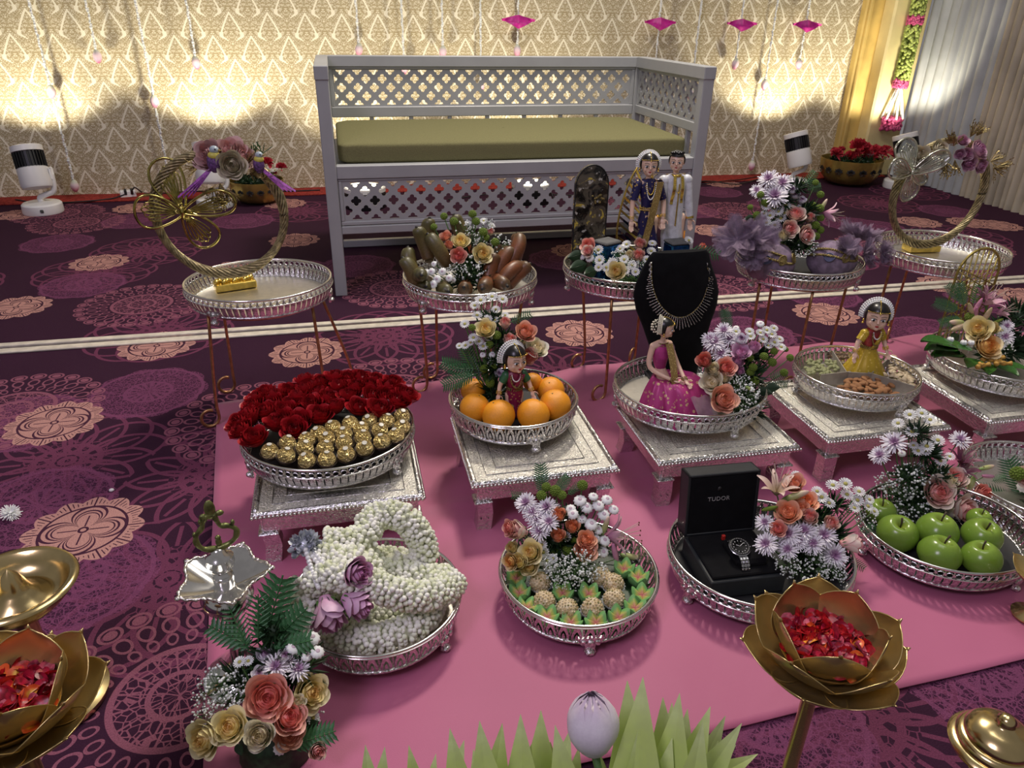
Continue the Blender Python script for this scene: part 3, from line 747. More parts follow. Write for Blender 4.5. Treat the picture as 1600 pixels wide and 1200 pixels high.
balls(80, cyl(0.600, 0.645, 0.042, 0.040), 0.012, PNK_B, 'pink_collar', g, 2)
balls(80, cyl(0.98, 1.03, 0.042, 0.042), 0.012, PNK_B, 'pink_collar', g, 3)
balls(200, cyl(1.03, 1.30, 0.040, 0.040), 0.012, GRN_B, 'green_flower_roll', g, 5)
for k in range(7):
    a = 2*pi*k/7; mb = MB()
    for j in range(20):
        t_ = j/19; mb.ell((0.058*t_*cos(a)+0.012*cos(a), 0.050*t_*sin(a)+0.012*sin(a), 0.60-0.195*t_), (0.0085, 0.0085, 0.009), 6, 4)
    mb.obj('white_strand', WHITE_FL, g)
balls(190, lambda r, t: ((0.072*cos(6*pi*t*5)*r.uniform(.3, 1), 0.06*sin(6*pi*t*5)*r.uniform(.3, 1), 0.368+r.uniform(-.038, .034)), 1), 0.013, PNK_B, 'pink_tassel', g, 4)
# ---------------------------------------------------------------- openwork silver trays
def frame_xz(mb, poly_out, poly_in, yf, th):
    """closed frame between two outlines given as (x, t)"""
    n = len(poly_out); vs = []
    for P_, dy in ((poly_out, 0), (poly_in, 0), (poly_out, th), (poly_in, th)):
        vs += [(x, yf(z)-dy, z) for x, z in P_]
    fs = []
    for k in range(n):
        l = (k+1) % n
        fs += [(k, l, n+l, n+k), (2*n+l, 2*n+k, 3*n+k, 3*n+l), (n+k, n+l, 3*n+l, 3*n+k), (l, k, 2*n+k, 2*n+l)]
    mb.add(vs, fs)
GH = 0.048
def prof(z):
    t = z/GH
    return 0.004*sin(pi*t)-0.012*(1-t)**1.4
def arch_mesh_slit(p):                       # solid tapering bar with a ring on top
    mb = MB(); bars = []
    zs = [0.0, 0.10, 0.25, 0.42, 0.55, 0.66]; ws = [0.50, 0.48, 0.41, 0.38, 0.43, 0.50]
    vs = []
    for z, w in zip(zs, ws):
        zz = z*GH; y = prof(zz)
        vs += [(-w*p, y, zz), (0, y+0.0022, zz), (w*p, y, zz), (0, y-0.002, zz)]
    fs = []
    for i in range(len(zs)-1):
        for k in range(4):
            fs.append((i*4+k, i*4+(k+1) % 4, (i+1)*4+(k+1) % 4, (i+1)*4+k))
    mb.add(vs, fs)
    c = 0.80*GH
    ring = [(0.40*p*cos(2*pi*k/10), prof(c)+0.001, c+0.0055*sin(2*pi*k/10)) for k in range(10)]
    mb.tube(ring, 0.0013, 4, closed=True)
    for s_ in (-1, 1): mb.tube([(s_*0.48*p, prof(0.66*GH), 0.66*GH), (s_*0.5*p, prof(0.8*GH)+0.001, 0.8*GH), (s_*0.48*p, prof(0.94*GH), 0.95*GH)], 0.0013, 4)
    return mb.mesh('gallery_bar', SILVER, True, 50)
def arch_mesh_ogee(p):                       # onion-shaped arch with a drop inside
    mb = MB()
    def og(s_, z0, z1):
        pts = []
        for k in range(16):
            a = 2*pi*k/16; x = sin(a); z = -cos(a)
            wz = (1-(z+1)/2)
            xx = x*s_*(0.62+0.50*wz) if z > -0.9 else x*s_
            pts.append((xx*p*0.5, (z0+z1)/2*GH+z*(z1-z0)/2*GH))
        return pts
    frame_xz(mb, og(0.98, 0.0, 0.97), og(0.52, 0.16, 0.74), prof, 0.0022)
    d = og(0.30, 0.24, 0.62); n = len(d)
    vs = [(x, prof(z)+0.001, z) for x, z in d]+[(0, prof(0.4*GH)+0.003, 0.4*GH)]
    mb.add(vs, [(k, (k+1) % n, n) for k in range(n)])
    mb.tube([(p*0.5, prof(0.95*GH), 0.98*GH), (p*0.46, prof(0.7*GH), 0.72*GH), (p*0.5, prof(0.45*GH), 0.5*GH)], 0.0012, 4)
    mb.tube([(-p*0.5, prof(0.95*GH), 0.98*GH), (-p*0.46, prof(0.7*GH), 0.72*GH)], 0.0012, 4)
    return mb.mesh('gallery_arch', SILVER, True, 50)
BAR = arch_mesh_slit(0.0155); OGEE = arch_mesh_ogee(0.0225)
def foot_mesh():
    mb = MB()
    poly = [(-0.024, 0.018), (-0.018, 0.008), (-0.010, 0.004), (-0.0085, -0.006), (-0.011, -0.013), (-0.008, -0.020), (0.008, -0.020), (0.011, -0.013), (0.0085, -0.006), (0.010, 0.004), (0.018, 0.008), (0.024, 0.018)]
    mb.prism([(x, z+0.020) for x, z in poly], -0.003, 0.003, Matrix.Rotation(pi/2, 4, 'X'))
    mb.ell((0, -0.004, 0.006), (0.009, 0.007, 0.006), 8, 5)
    for s_ in (-1, 1): mb.ell((s_*0.013, -0.003, 0.028), (0.006, 0.004, 0.006), 7, 4)
    mb.ell((0, -0.004, 0.025), (0.007, 0.004, 0.009), 8, 5)
    return mb.mesh('foot', SILVER, True, 40)
FOOT = foot_mesh()
def tray(label, cx, cy, z, R, b=1.0, style='bar', rot=0.0, feet=(270, 30, 150), base=SILVER_BASE, foot_h=0.020, group='silver openwork trays'):
    """z: height of the surface the tray stands on; the rim ends at z + foot_h + GH"""
    t = thing('silver_tray', label, 'tray', (cx, cy, z), rot, group)
    z0 = foot_h
    pitch = 0.0155 if style == 'bar' else 0.0225
    N = 240; ang = []; per = [0]; pts = [(R*cos(2*pi*k/N), R*b*sin(2*pi*k/N)) for k in range(N+1)]
    for k in range(N): per.append(per[-1]+sqrt((pts[k+1][0]-pts[k][0])**2+(pts[k+1][1]-pts[k][1])**2))
    n = max(8, round(per[-1]/pitch)); j = 0
    for i in range(n):
        s_ = per[-1]*i/n
        while per[j+1] < s_: j += 1
        f = (s_-per[j])/(per[j+1]-per[j]); a = 2*pi*(j+f)/N
        nx, ny = cos(a)/R, sin(a)/(R*b); th = atan2(ny, nx)
        inst(BAR if style == 'bar' else OGEE, 'gallery_bar' if style == 'bar' else 'gallery_arch', t, (R*cos(a), R*b*sin(a), z0), Euler((0, 0, th-pi/2)), (per[-1]/n/pitch, 1, 1))
    r_in = R-0.012
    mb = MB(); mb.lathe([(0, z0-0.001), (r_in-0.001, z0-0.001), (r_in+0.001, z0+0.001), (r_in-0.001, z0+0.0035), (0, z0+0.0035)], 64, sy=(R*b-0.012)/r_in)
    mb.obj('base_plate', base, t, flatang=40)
    def ring(name, off, zz, r_, m=SILVER_SMOOTH):
        mb = MB(); mb.tube([((R+off)*cos(2*pi*k/72), (R*b+off)*sin(2*pi*k/72), zz) for k in range(72)], r_, 8, closed=True)
        mb.obj(name, m, t)
    ring('rim', 0.0005, z0+GH+0.001, 0.0030); ring('mid_ring', 0.0035, z0+GH*(0.66 if style == 'bar' else 0.97), 0.0014)
    ring('bottom_ring', -0.0105, z0+0.001, 0.0032, SILVER)
    for fa in feet:
        a = radians(fa)-rot; nx, ny = cos(a)/R, sin(a)/(R*b); th = atan2(ny, nx)
        inst(FOOT, 'foot', t, ((R-0.006)*cos(a), (R*b-0.006)*sin(a), z0-0.020), Euler((0, 0, th+pi/2)), (1, 1, 1))
    return t
def tray_stand(label, cx, cy, h, R, legs):
    t = thing('wire_tray_stand', label, 'stand', (cx, cy, 0), 0, 'bronze wire tray stands')
    mb = MB(); mb.tube([(R*0.97*cos(2*pi*k/48), R*0.97*sin(2*pi*k/48), h+0.0148) for k in range(48)], 0.0038, 8, closed=True); mb.obj('top_ring', STAND, t)
    for (lx, ly) in legs:
        d = Vector((lx-cx, ly-cy, 0)); a = atan2(d.y, d.x); L = d.length
        mb = MB(); o = Vector((cos(a), sin(a), 0))
        q = Vector((-1, -0.25, 0)).normalized() if d.x < 0 else Vector((-0.7, -0.7, 0)).normalized()
        base = Vector((d.x, d.y, 0))
        pts = [Vector((R*0.97*cos(a), R*0.97*sin(a), h+0.0145)), base+Vector((0, 0, 0.09)), base+Vector((0, 0, 0.04))]
        for k in range(0, 11):
            th = -0.1-2*pi*k/11.5*0.93
            pts.append(base+q*(0.022-0.022*cos(th))+Vector((0, 0, 0.028+0.024*sin(th))))
        mb.tube(spline(pts, 4), 0.0042, 7); mb.obj('leg', STAND, t)
    return t
TB = 0.302                                   # height of the raised trays
def legs4(cx, cy, r=0.15): return [(cx+r*cos(radians(a)), cy+r*sin(radians(a))) for a in (215, 325, 45, 135)]
A_ = (-0.229, 1.94); B2 = (0.322, 1.893); C2 = (0.792, 1.90); D2 = (1.307, 1.874); E2 = (1.785, 1.86)
tray_stand('bronze wire stand with looped feet under the left wreath tray', *A_, TB, 0.155, [(-0.369, 1.842), (-0.09, 1.86), (-0.02, 1.99), (-0.35, 2.04)])
tray('round silver openwork tray on a wire stand, holding only the butterfly wreath at left', *A_, TB, 0.183, 0.93, feet=(235, 355, 110))
tray_stand('bronze wire stand with looped feet under the banana tray', *B2, TB, 0.15, [(0.198, 1.934), (0.43, 1.86), (0.40, 2.0), (0.24, 2.02)])
tray('round silver openwork tray on a wire stand, filled with red bananas', *B2, TB, 0.178, feet=(215, 330, 90))
tray_stand('bronze wire stand with looped feet left of the velvet bust', *C2, TB, 0.165, [(0.696, 1.783), (0.70, 2.0), (0.91, 1.80), (0.88, 2.02)])
tray('silver openwork tray on a wire stand, carrying the bride and groom dolls', *C2, TB, 0.195, 0.9, feet=(180, 300, 60), base=LEAF_D)
tray_stand('bronze wire stand with looped feet under the mauve tulle bundles', *D2, TB, 0.155, [(1.165, 1.83), (1.27, 1.73), (1.44, 1.82), (1.33, 2.02)])
tray('round silver openwork tray on a wire stand, heaped with mauve tulle bundles', *D2, TB, 0.182, 0.95, feet=(195, 310, 70), base=BLACK)
tray_stand('bronze wire stand with looped feet under the right wreath tray', *E2, TB+0.014, 0.155, [(1.63, 1.88), (1.75, 1.66), (1.93, 1.80), (1.82, 2.02)])
tray('round silver openwork tray on a wire stand, holding the pale butterfly wreath at right', *E2, TB+0.014, 0.183, 1.0, feet=(250, 10, 130))

# ---------------------------------------------------------------- silver stools
ST_H = 0.130
STOOL_TOP = silver_mat('stool_top_silver', (0.92, 0.89, 0.80), 0.38, 260, 1.0, 0.0016, 0.35)
STOOL_SIDE = silver_mat('stool_side_silver', (0.80, 0.78, 0.77), 0.26, 190, 0.6, 0.0015, 0.25)
def stool(label, x0, y0, w, d):
    t = thing('silver_stool', label, 'stool', (x0+w/2, y0+d/2, 0), 0, 'square silver stools on the pink cloth')
    hx, hy = w/2, d/2
    mb = MB(); mb.box((0, 0, ST_H-0.006), (w-0.004, d-0.004, 0.010), ch=0.002); mb.obj('top', STOOL_TOP, t, smooth=False)
    mb = MB()
    for (c, s_) in (((0, -hy+0.006, ST_H-0.002), (w, 0.012, 0.012)), ((0, hy-0.006, ST_H-0.002), (w, 0.012, 0.012)), ((-hx+0.006, 0, ST_H-0.002), (0.012, d-0.024, 0.012)), ((hx-0.006, 0, ST_H-0.002), (0.012, d-0.024, 0.012))):
        mb.box(c, s_, ch=0.004)
    for f in (0.78, 0.62):
        mb.tube([(sx*hx*f, sy*hy*f, ST_H) for sx, sy in ((-1, -1), (1, -1), (1, 1), (-1, 1))], 0.0016, 5, closed=True)
    mb.obj('raised_border', SILVER, t, smooth=False)
    n = int(2*(w+d)/0.008)
    mb = MB()
    for k in range(n):
        s_ = 2*(w+d)*k/n
        if s_ < w: p = (s_-hx, -hy)
        elif s_ < w+d: p = (hx, s_-w-hy)
        elif s_ < 2*w+d: p = (hx-(s_-w-d), hy)
        else: p = (-hx, hy-(s_-2*w-d))
        mb.ell((p[0], p[1], ST_H-0.006), (0.0038, 0.0038, 0.0045), 6, 4)
    o = mb.obj('beaded_edge', SILVER_SMOOTH, t); o['kind'] = 'stuff'
    ins = 0.016
    for (c, s_) in (((0, -hy+ins, ST_H-0.030), (w-2*ins, 0.008, 0.038)), ((0, hy-ins, ST_H-0.030), (w-2*ins, 0.008, 0.038)), ((-hx+ins, 0, ST_H-0.030), (0.008, d-2*ins, 0.038)), ((hx-ins, 0, ST_H-0.030), (0.008, d-2*ins, 0.038))):
        mb = MB(); mb.box(c, s_, ch=0.001); mb.obj('apron', STOOL_SIDE, t, smooth=False)
    for sx in (-1, 1):
        for sy in (-1, 1):
            mb = MB()
            zz = [0.002, 0.02, 0.045, 0.070, ST_H-0.049]; of = [0.004, 0.000, -0.003, 0.0, 0.003]
            vs = []
            for z, o_ in zip(zz, of):
                x, y = sx*(hx-ins-0.012+o_), sy*(hy-ins-0.012+o_)
                vs += [(x-0.016, y-0.016, z), (x+0.016, y-0.016, z), (x+0.016, y+0.016, z), (x-0.016, y+0.016, z)]
            fs = [(3, 2, 1, 0), (16, 17, 18, 19)]
            for i in range(4):
                for k in range(4): fs.append((i*4+k, i*4+(k+1) % 4, (i+1)*4+(k+1) % 4, (i+1)*4+k))
            mb.add(vs, fs); lg = mb.obj('leg', STOOL_SIDE, t, smooth=False)
            mb = MB(); mb.box((sx*(hx-ins-0.009), sy*(hy-ins-0.009), ST_H-0.053), (0.040, 0.040, 0.006), ch=0.002); mb.obj('leg_cap', SILVER, lg, smooth=False)
            mb = MB()
            for dx in (-0.008, 0.008): mb.ell((sx*(hx-ins-0.012)+dx, sy*(hy-ins-0.012)-0.0165, 0.034), (0.0013, 0.001, 0.0013), 6, 4)
            mb.obj('nail', BLACK, lg)
    return t
stool('square silver stool under the red rose and chocolate tray, leftmost of the row', -0.222, 1.226, 0.333, 0.31)
stool('square silver stool under the tray of oranges', 0.212, 1.244, 0.320, 0.302)
stool('square silver stool under the tray with the seated pink doll', 0.625, 1.246, 0.345, 0.285)
stool('square silver stool under the tray of nuts with the yellow doll', 1.050, 1.259, 0.332, 0.306)
stool('square silver stool under the betel leaf tray, rightmost of the row', 1.496, 1.262, 0.33, 0.32)
TS = ST_H+0.0035
F3 = (-0.069, 1.42); G3 = (0.352, 1.483); H3 = (0.790, 1.468); I3 = (1.246, 1.459); J3 = (1.70, 1.47)
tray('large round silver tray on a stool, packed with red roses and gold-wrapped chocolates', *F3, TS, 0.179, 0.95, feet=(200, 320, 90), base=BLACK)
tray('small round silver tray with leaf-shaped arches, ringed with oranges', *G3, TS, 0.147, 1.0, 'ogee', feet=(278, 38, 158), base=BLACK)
tray('large silver tray on a stool, holding the velvet bust and seated pink doll', *H3, TS, 0.183, 0.92, feet=(285, 45, 165))
tray('silver tray on a stool divided into sections of nuts', *I3, TS, 0.150, 0.97, feet=(285, 45, 165))
tray('silver tray on a stool with betel leaves over its rim, rightmost of the row', *J3, TS, 0.175, 1.0, feet=(282, 30, 150))
K4 = (0.0, 1.03); L4 = (0.372, 1.016); M4 = (0.738, 1.000); N4 = (1.155, 0.995)
ZP = 0.007
tray('round silver tray on the pink cloth, heaped with the jasmine garland', *K4, ZP, 0.148, 1.0, 'ogee', feet=(200, 320, 80))
tray('round silver tray on the pink cloth, filled with green petal-shaped sweets', *L4, ZP, 0.145, 1.0, 'ogee', feet=(262, 22, 142), base=LEAF_D)
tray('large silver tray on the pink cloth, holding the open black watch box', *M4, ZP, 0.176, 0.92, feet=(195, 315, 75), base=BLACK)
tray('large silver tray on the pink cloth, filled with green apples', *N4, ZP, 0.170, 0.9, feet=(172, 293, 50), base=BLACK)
tray('silver tray cut off by the right edge, beyond the green apples', 1.50, 1.09, ZP, 0.165, 1.0, feet=(180, 300, 60))
# ---------------------------------------------------------------- flower meshes (unit radius, facing +Z)
def petal_patch(mb, a, r, z0, h, w, curl, open_, nu=6, nv=6, wav=0.0, ph=0.0):
    def f(u, v):
        s_ = (u-0.5)*2
        aa = a+s_*w*(0.55+0.45*sin(pi*min(1, v*0.75+0.2)))
        top = 1-0.20*s_*s_
        vv = v*top
        R_ = r*(0.35+0.65*min(1, vv*1.5)**0.7)+open_*vv*vv+curl*max(0, vv-0.72)*2.2
        z = z0+h*vv-curl*max(0, vv-0.82)**1.5*3.0+wav*sin(s_*5+ph)*vv
        R_ += 0.03*(1-abs(s_))*vv
        return (R_*cos(aa), R_*sin(aa), z)
    mb.grid(f, nu, nv)
def rose_core(seed, mats, tight=1.0, name='rose'):
    r = random.Random(seed); mb = MB()
    def spir(u, v):
        a = u*2*pi*2.2; R_ = (0.04+0.17*u)*(0.7+0.3*v)
        return (R_*cos(a), R_*sin(a), -0.3+0.82*v*(1-0.10*u))
    mb.grid(spir, 28, 3)
    a = r.uniform(0, 6)
    for L, (n, R_, h, w, cu, op) in enumerate(((3, 0.23, 1.10, 1.25, 0.0, -0.06), (3, 0.33, 1.10, 1.25, 0.01, -0.06), (4, 0.45, 1.06, 1.05, 0.03, -0.05), (5, 0.58, 0.99, 0.92, 0.07, -0.01), (5, 0.72, 0.92, 0.92, 0.12, 0.03))):
        for k in range(n):
            a0 = a+2*pi*k/n+r.uniform(-.12, .12)+L*0.6
            petal_patch(mb, a0, R_*tight, -0.55, h*r.uniform(.96, 1.04), w, cu, op, 5, 5, 0.02, a0)
    mb.ell((0, 0, -0.45), (0.42*tight, 0.42*tight, 0.2), 8, 4); mb.ell((0, 0, -0.05), (0.50*tight, 0.50*tight, 0.36), 10, 6)
    return mb.mesh(name, mats)
def outer_petal(mats, k):
    mb = MB(); petal_patch(mb, 0, 0.82, -0.58, 0.88 if k < 2 else 0.80, 0.92, 0.20, 0.07+0.04*k, 7, 7, 0.03, k)
    return mb.mesh('petal', mats)
ROSES = [rose_core(11, [R_RED]), rose_core(23, [R_RED], 0.95), rose_core(37, [R_RED], 1.0)]
OUTER = [outer_petal([R_RED], k) for k in range(3)]
sep_m = MB()
for k in range(5):
    a = 2*pi*k/5
    sep_m.add([(0.15*cos(a-.5), 0.15*sin(a-.5), -0.62), (0.15*cos(a+.5), 0.15*sin(a+.5), -0.62), (0.55*cos(a+.35), 0.55*sin(a+.35), -0.42), (0.62*cos(a), 0.62*sin(a), 0.05), (0.55*cos(a-.35), 0.55*sin(a-.35), -0.42)], [(0, 1, 2, 3, 4)])
SEPAL = sep_m.mesh('sepals', [STEM])
def rose(name, parent, loc, d, R_, m, roll=0.0, bud=0.0, petals=True, seed=0, sep=False):
    """bud 0 = open, 1 = tall closed"""
    r = random.Random(seed)
    R_ *= 1.16; sc_ = (R_*(1-0.18*bud), R_*(1-0.18*bud), R_*(1.0+0.45*bud))
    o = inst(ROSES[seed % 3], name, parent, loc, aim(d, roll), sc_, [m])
    n = 5 if bud < 0.5 else 3
    if petals:
        for k in range(n):
            inst(OUTER[(k+seed) % 3], 'petal', o, (0, 0, 0), Euler((0, 0, 2*pi*k/n+r.uniform(-.15, .15))), 1.0 if bud < .5 else 0.9, [m])
    if sep: inst(SEPAL, 'sepals', o)
    return o
def mum_mesh(seed, n1=26):
    r = random.Random(seed); mb = MB()
    for L, (n, el, ln) in enumerate(((n1, 0.10, 1.0), (n1-4, 0.42, 0.95), (n1-10, 0.78, 0.85), (8, 1.15, 0.7))):
        for k in range(n):
            a = 2*pi*k/n+r.uniform(-.1, .1); e = el+r.uniform(-.12, .12); l = ln*r.uniform(.85, 1.08); w = 0.085
            dr = Vector((cos(a)*cos(e), sin(a)*cos(e), sin(e))); t = Vector((-sin(a), cos(a), 0)); u = dr.cross(t)*-1
            p = [dr*0.12, dr*0.5*l+u*0.05, dr*l+u*0.10]
            vs = [p[0]-t*w*.4, p[0]+t*w*.4, p[1]-t*w, p[1]-u*0.03, p[1]+t*w, p[2]-t*w*.35, p[2]+t*w*.35]
            mb.add(vs, [(0, 1, 3), (0, 3, 2), (1, 4, 3), (2, 3, 5), (3, 6, 5), (3, 4, 6)])
    mb.ell((0, 0, 0.0), 0.22, 8, 5)
    return mb.mesh('chrysanthemum', [MUM_M], False)
MUMS = [mum_mesh(1), mum_mesh(2, 22)]
def daisy_mesh(n, seed=0, full=True):
    mb = MB()
    for L in range(2):
        for k in range(n):
            a = 2*pi*(k+0.5*L)/n; w = 0.62*pi/n; l = 1.0-0.12*L; z = 0.05+0.12*L
            vs = [(0.2*cos(a), 0.2*sin(a), 0.02), (0.7*l*cos(a-w), 0.7*l*sin(a-w), z), (0.97*l*cos(a-w*.6), 0.97*l*sin(a-w*.6), z+.02), (l*cos(a), l*sin(a), z+.05), (0.97*l*cos(a+w*.6), 0.97*l*sin(a+w*.6), z+.02), (0.7*l*cos(a+w), 0.7*l*sin(a+w), z)]
            mb.add(vs, [(0, 1, 2, 3), (0, 3, 4, 5)])
    mb.ell((0, 0, 0.08), (0.30, 0.30, 0.16), 10, 5, mat=1)
    mb.ell((0, 0, -0.10), (0.35, 0.35, 0.22), 8, 4, mat=2)
    return mb.mesh('daisy', [WHITE_FL, YEL_C, STEM], False)
DAISY = daisy_mesh(14)
def button_mesh():
    mb = MB(); mb.ell((0, 0, 0), (1, 1, 0.50), 22, 8, fn=lambda v: 1+0.09*cos(11*atan2(v[1], v[0]))*max(0, 1-abs(v[2])))
    mb.ell((0, 0, 0.40), (0.42, 0.42, 0.14), 9, 4, mat=1); mb.ell((0, 0, -0.45), (0.5, 0.5, 0.35), 8, 4, mat=2)
    return mb.mesh('button_mum', [WHITE_FL, mat('button_centre', (0.55, 0.42, 0.50), 0.6), STEM])
BUTTON = button_mesh()
def gmum_mesh():
    mb = MB(); r = random.Random(4)
    mb.ell((0, 0, 0), (0.85, 0.85, 0.7), 10, 7)
    for k in range(60):
        z = 1-1.5*k/60; a = k*2.4; q = sqrt(max(0, 1-z*z)); c = (0.84*q*cos(a), 0.84*q*sin(a), 0.72*z)
        mb.ell(c, (0.17, 0.17, 0.15), 5, 4)
    mb.ell((0, 0, -0.7), (0.35, 0.35, 0.3), 6, 4, mat=1)
    return mb.mesh('green_mum', [MUMG, STEM])
GMUM = gmum_mesh()
def lily_mesh(m):
    mb = MB()
    for k in range(6):
        a = 2*pi*k/6; wd = 0.20 if k % 2 else 0.15
        def f(u, v, a=a, wd=wd):
            s_ = (u-.5)*2; r_ = 0.06+0.85*v**1.2+0.12*max(0, v-.7); z = -0.55+0.95*v-0.8*max(0, v-0.55)**1.6
            w = wd*sin(pi*min(1, v*0.85+0.12))**0.8
            return (r_*cos(a)-s_*w*sin(a), r_*sin(a)+s_*w*cos(a), z+0.05*s_*s_)
        mb.grid(f, 5, 9)
    return mb.mesh('lily', [m])
LILY = lily_mesh(LILY_M)
stm = MB()
for k in range(6):
    a = 2*pi*k/6+0.3; tip = (0.45*cos(a), 0.45*sin(a), 0.95)
    stm.tube([(0, 0, -0.4), (0.2*cos(a), 0.2*sin(a), 0.35), tip], 0.014, 4)
    stm.ell(tip, (0.03, 0.06, 0.03), 6, 4, mat=1)
STAMEN = stm.mesh('stamens', [mat('stamen', (0.6, 0.5, 0.4), 0.5), mat('anther', (0.16, 0.05, 0.02), 0.7)])
lb = MB(); lb.ell((0, 0, 0), (0.26, 0.26, 1), 9, 9, fn=lambda v: 1+0.10*abs(cos(3*atan2(v[1], v[0])))); LBUD = lb.mesh('lily_bud', [LILY_BUD])
def gyps_mesh(seed, n=46):
    r = random.Random(seed); mb = MB()
    for k in range(n):
        z = r.uniform(-.1, 1); a = r.uniform(0, 2*pi); q = sqrt(max(0, 1-z*z)); rr = r.uniform(.55, 1.0)
        c = Vector((q*cos(a), q*sin(a), z))*rr
        mb.tube([c*0.25, c], 0.008, 3, mat=1, cap=False)
        s_ = r.uniform(0.045, 0.085)
        mb.ell(c, (s_, s_, s_*.9), 6, 4)
    return mb.mesh('babys_breath', [GYPS, STEM])
GYPSM = [gyps_mesh(1), gyps_mesh(2), gyps_mesh(3, 60)]
def fern_mesh(n=11, wd=0.024, jg=0.012):
    """frond along +Z, leaflets in the XZ plane, unit length"""
    mb = MB(); mb.tube([(0, 0, 0), (0, 0.02, 0.5), (0, 0.08, 1.0)], 0.012, 4)
    for i in range(n):
        t = 0.12+0.86*i/n; L = 0.40*(sin(pi*(0.22+0.78*(1-t)*0.9))**0.8)*(1.0-0.35*t); y = 0.08*t*t
        for s_ in (-1, 1):
            d = Vector((s_*0.86, 0.0, 0.50)); nrm = Vector((-0.5*s_, 0, 0.86)); o = Vector((0, y, t)); m_ = 5; vs = [o]; fs = []
            left = []; right = []
            for j in range(m_+1):
                u = j/m_; w = wd*sin(pi*(0.15+0.85*u))*(1-0.25*u)
                jag = jg*(1 if j % 2 else -0.2)*(1-u)
                left.append(o+d*(L*u)+nrm*(w+jag)+Vector((0, 0.05*u*u, 0))); right.append(o+d*(L*u)-nrm*(w*0.9+jag)+Vector((0, 0.05*u*u, 0)))
            ctr = [o+d*(L*j/m_)+Vector((0, 0.012+0.05*(j/m_)**2, 0)) for j in range(m_+1)]
            vs = left+ctr+right; k_ = m_+1
            for j in range(m_):
                fs += [(j, j+1, k_+j+1, k_+j), (k_+j, k_+j+1, 2*k_+j+1, 2*k_+j)]
            mb.add(vs, fs)
    return mb.mesh('fern_frond', [FERN], False)
FERNM = fern_mesh(13); FERNS = fern_mesh(9); FERNW = fern_mesh(9, 0.046, 0.022)
def leaf_mesh(m, nm='leaf', wide=0.34):
    mb = MB()
    def f(u, v):
        s_ = (u-.5)*2; w = wide*sin(pi*v**0.8)**0.85*(1-0.25*v)+0.005
        return (s_*w, 0.06*s_*s_+0.10*sin(v*2.4), v)
    mb.grid(f, 7, 11)
    mb.tube([(0, -0.004, 0), (0, 0.06, 0.5), (0, 0.07, 0.97)], 0.010, 4)
    return mb.mesh(nm, [m])
LEAFM = leaf_mesh(LEAF_D); LEAFB = leaf_mesh(BETEL, 'betel_leaf', 0.40)
def clump_mesh(seed, n=90):
    r = random.Random(seed); mb = MB()
    for k in range(n):
        z = r.uniform(-.3, 1); a = r.uniform(0, 2*pi); q = sqrt(max(0, 1-z*z)); d = Vector((q*cos(a), q*sin(a), z)); t = d.orthogonal().normalized()
        t.rotate(Quaternion(d, r.uniform(0, 6))); b = d.cross(t); L = r.uniform(.55, .95); w = .06; o = d*0.15
        mb.add([o, o+d*L*.55+t*w+b*.05, o+d*L, o+d*L*.55-t*w+b*.05, o+d*L*.55], [(0, 1, 4), (1, 2, 4), (2, 3, 4), (3, 0, 4)])
    mb.ell((0, 0, 0.1), (0.30, 0.30, 0.28), 8, 6)
    return mb.mesh('foliage', [LEAF_D], False)
CLUMP = [clump_mesh(1), clump_mesh(2)]

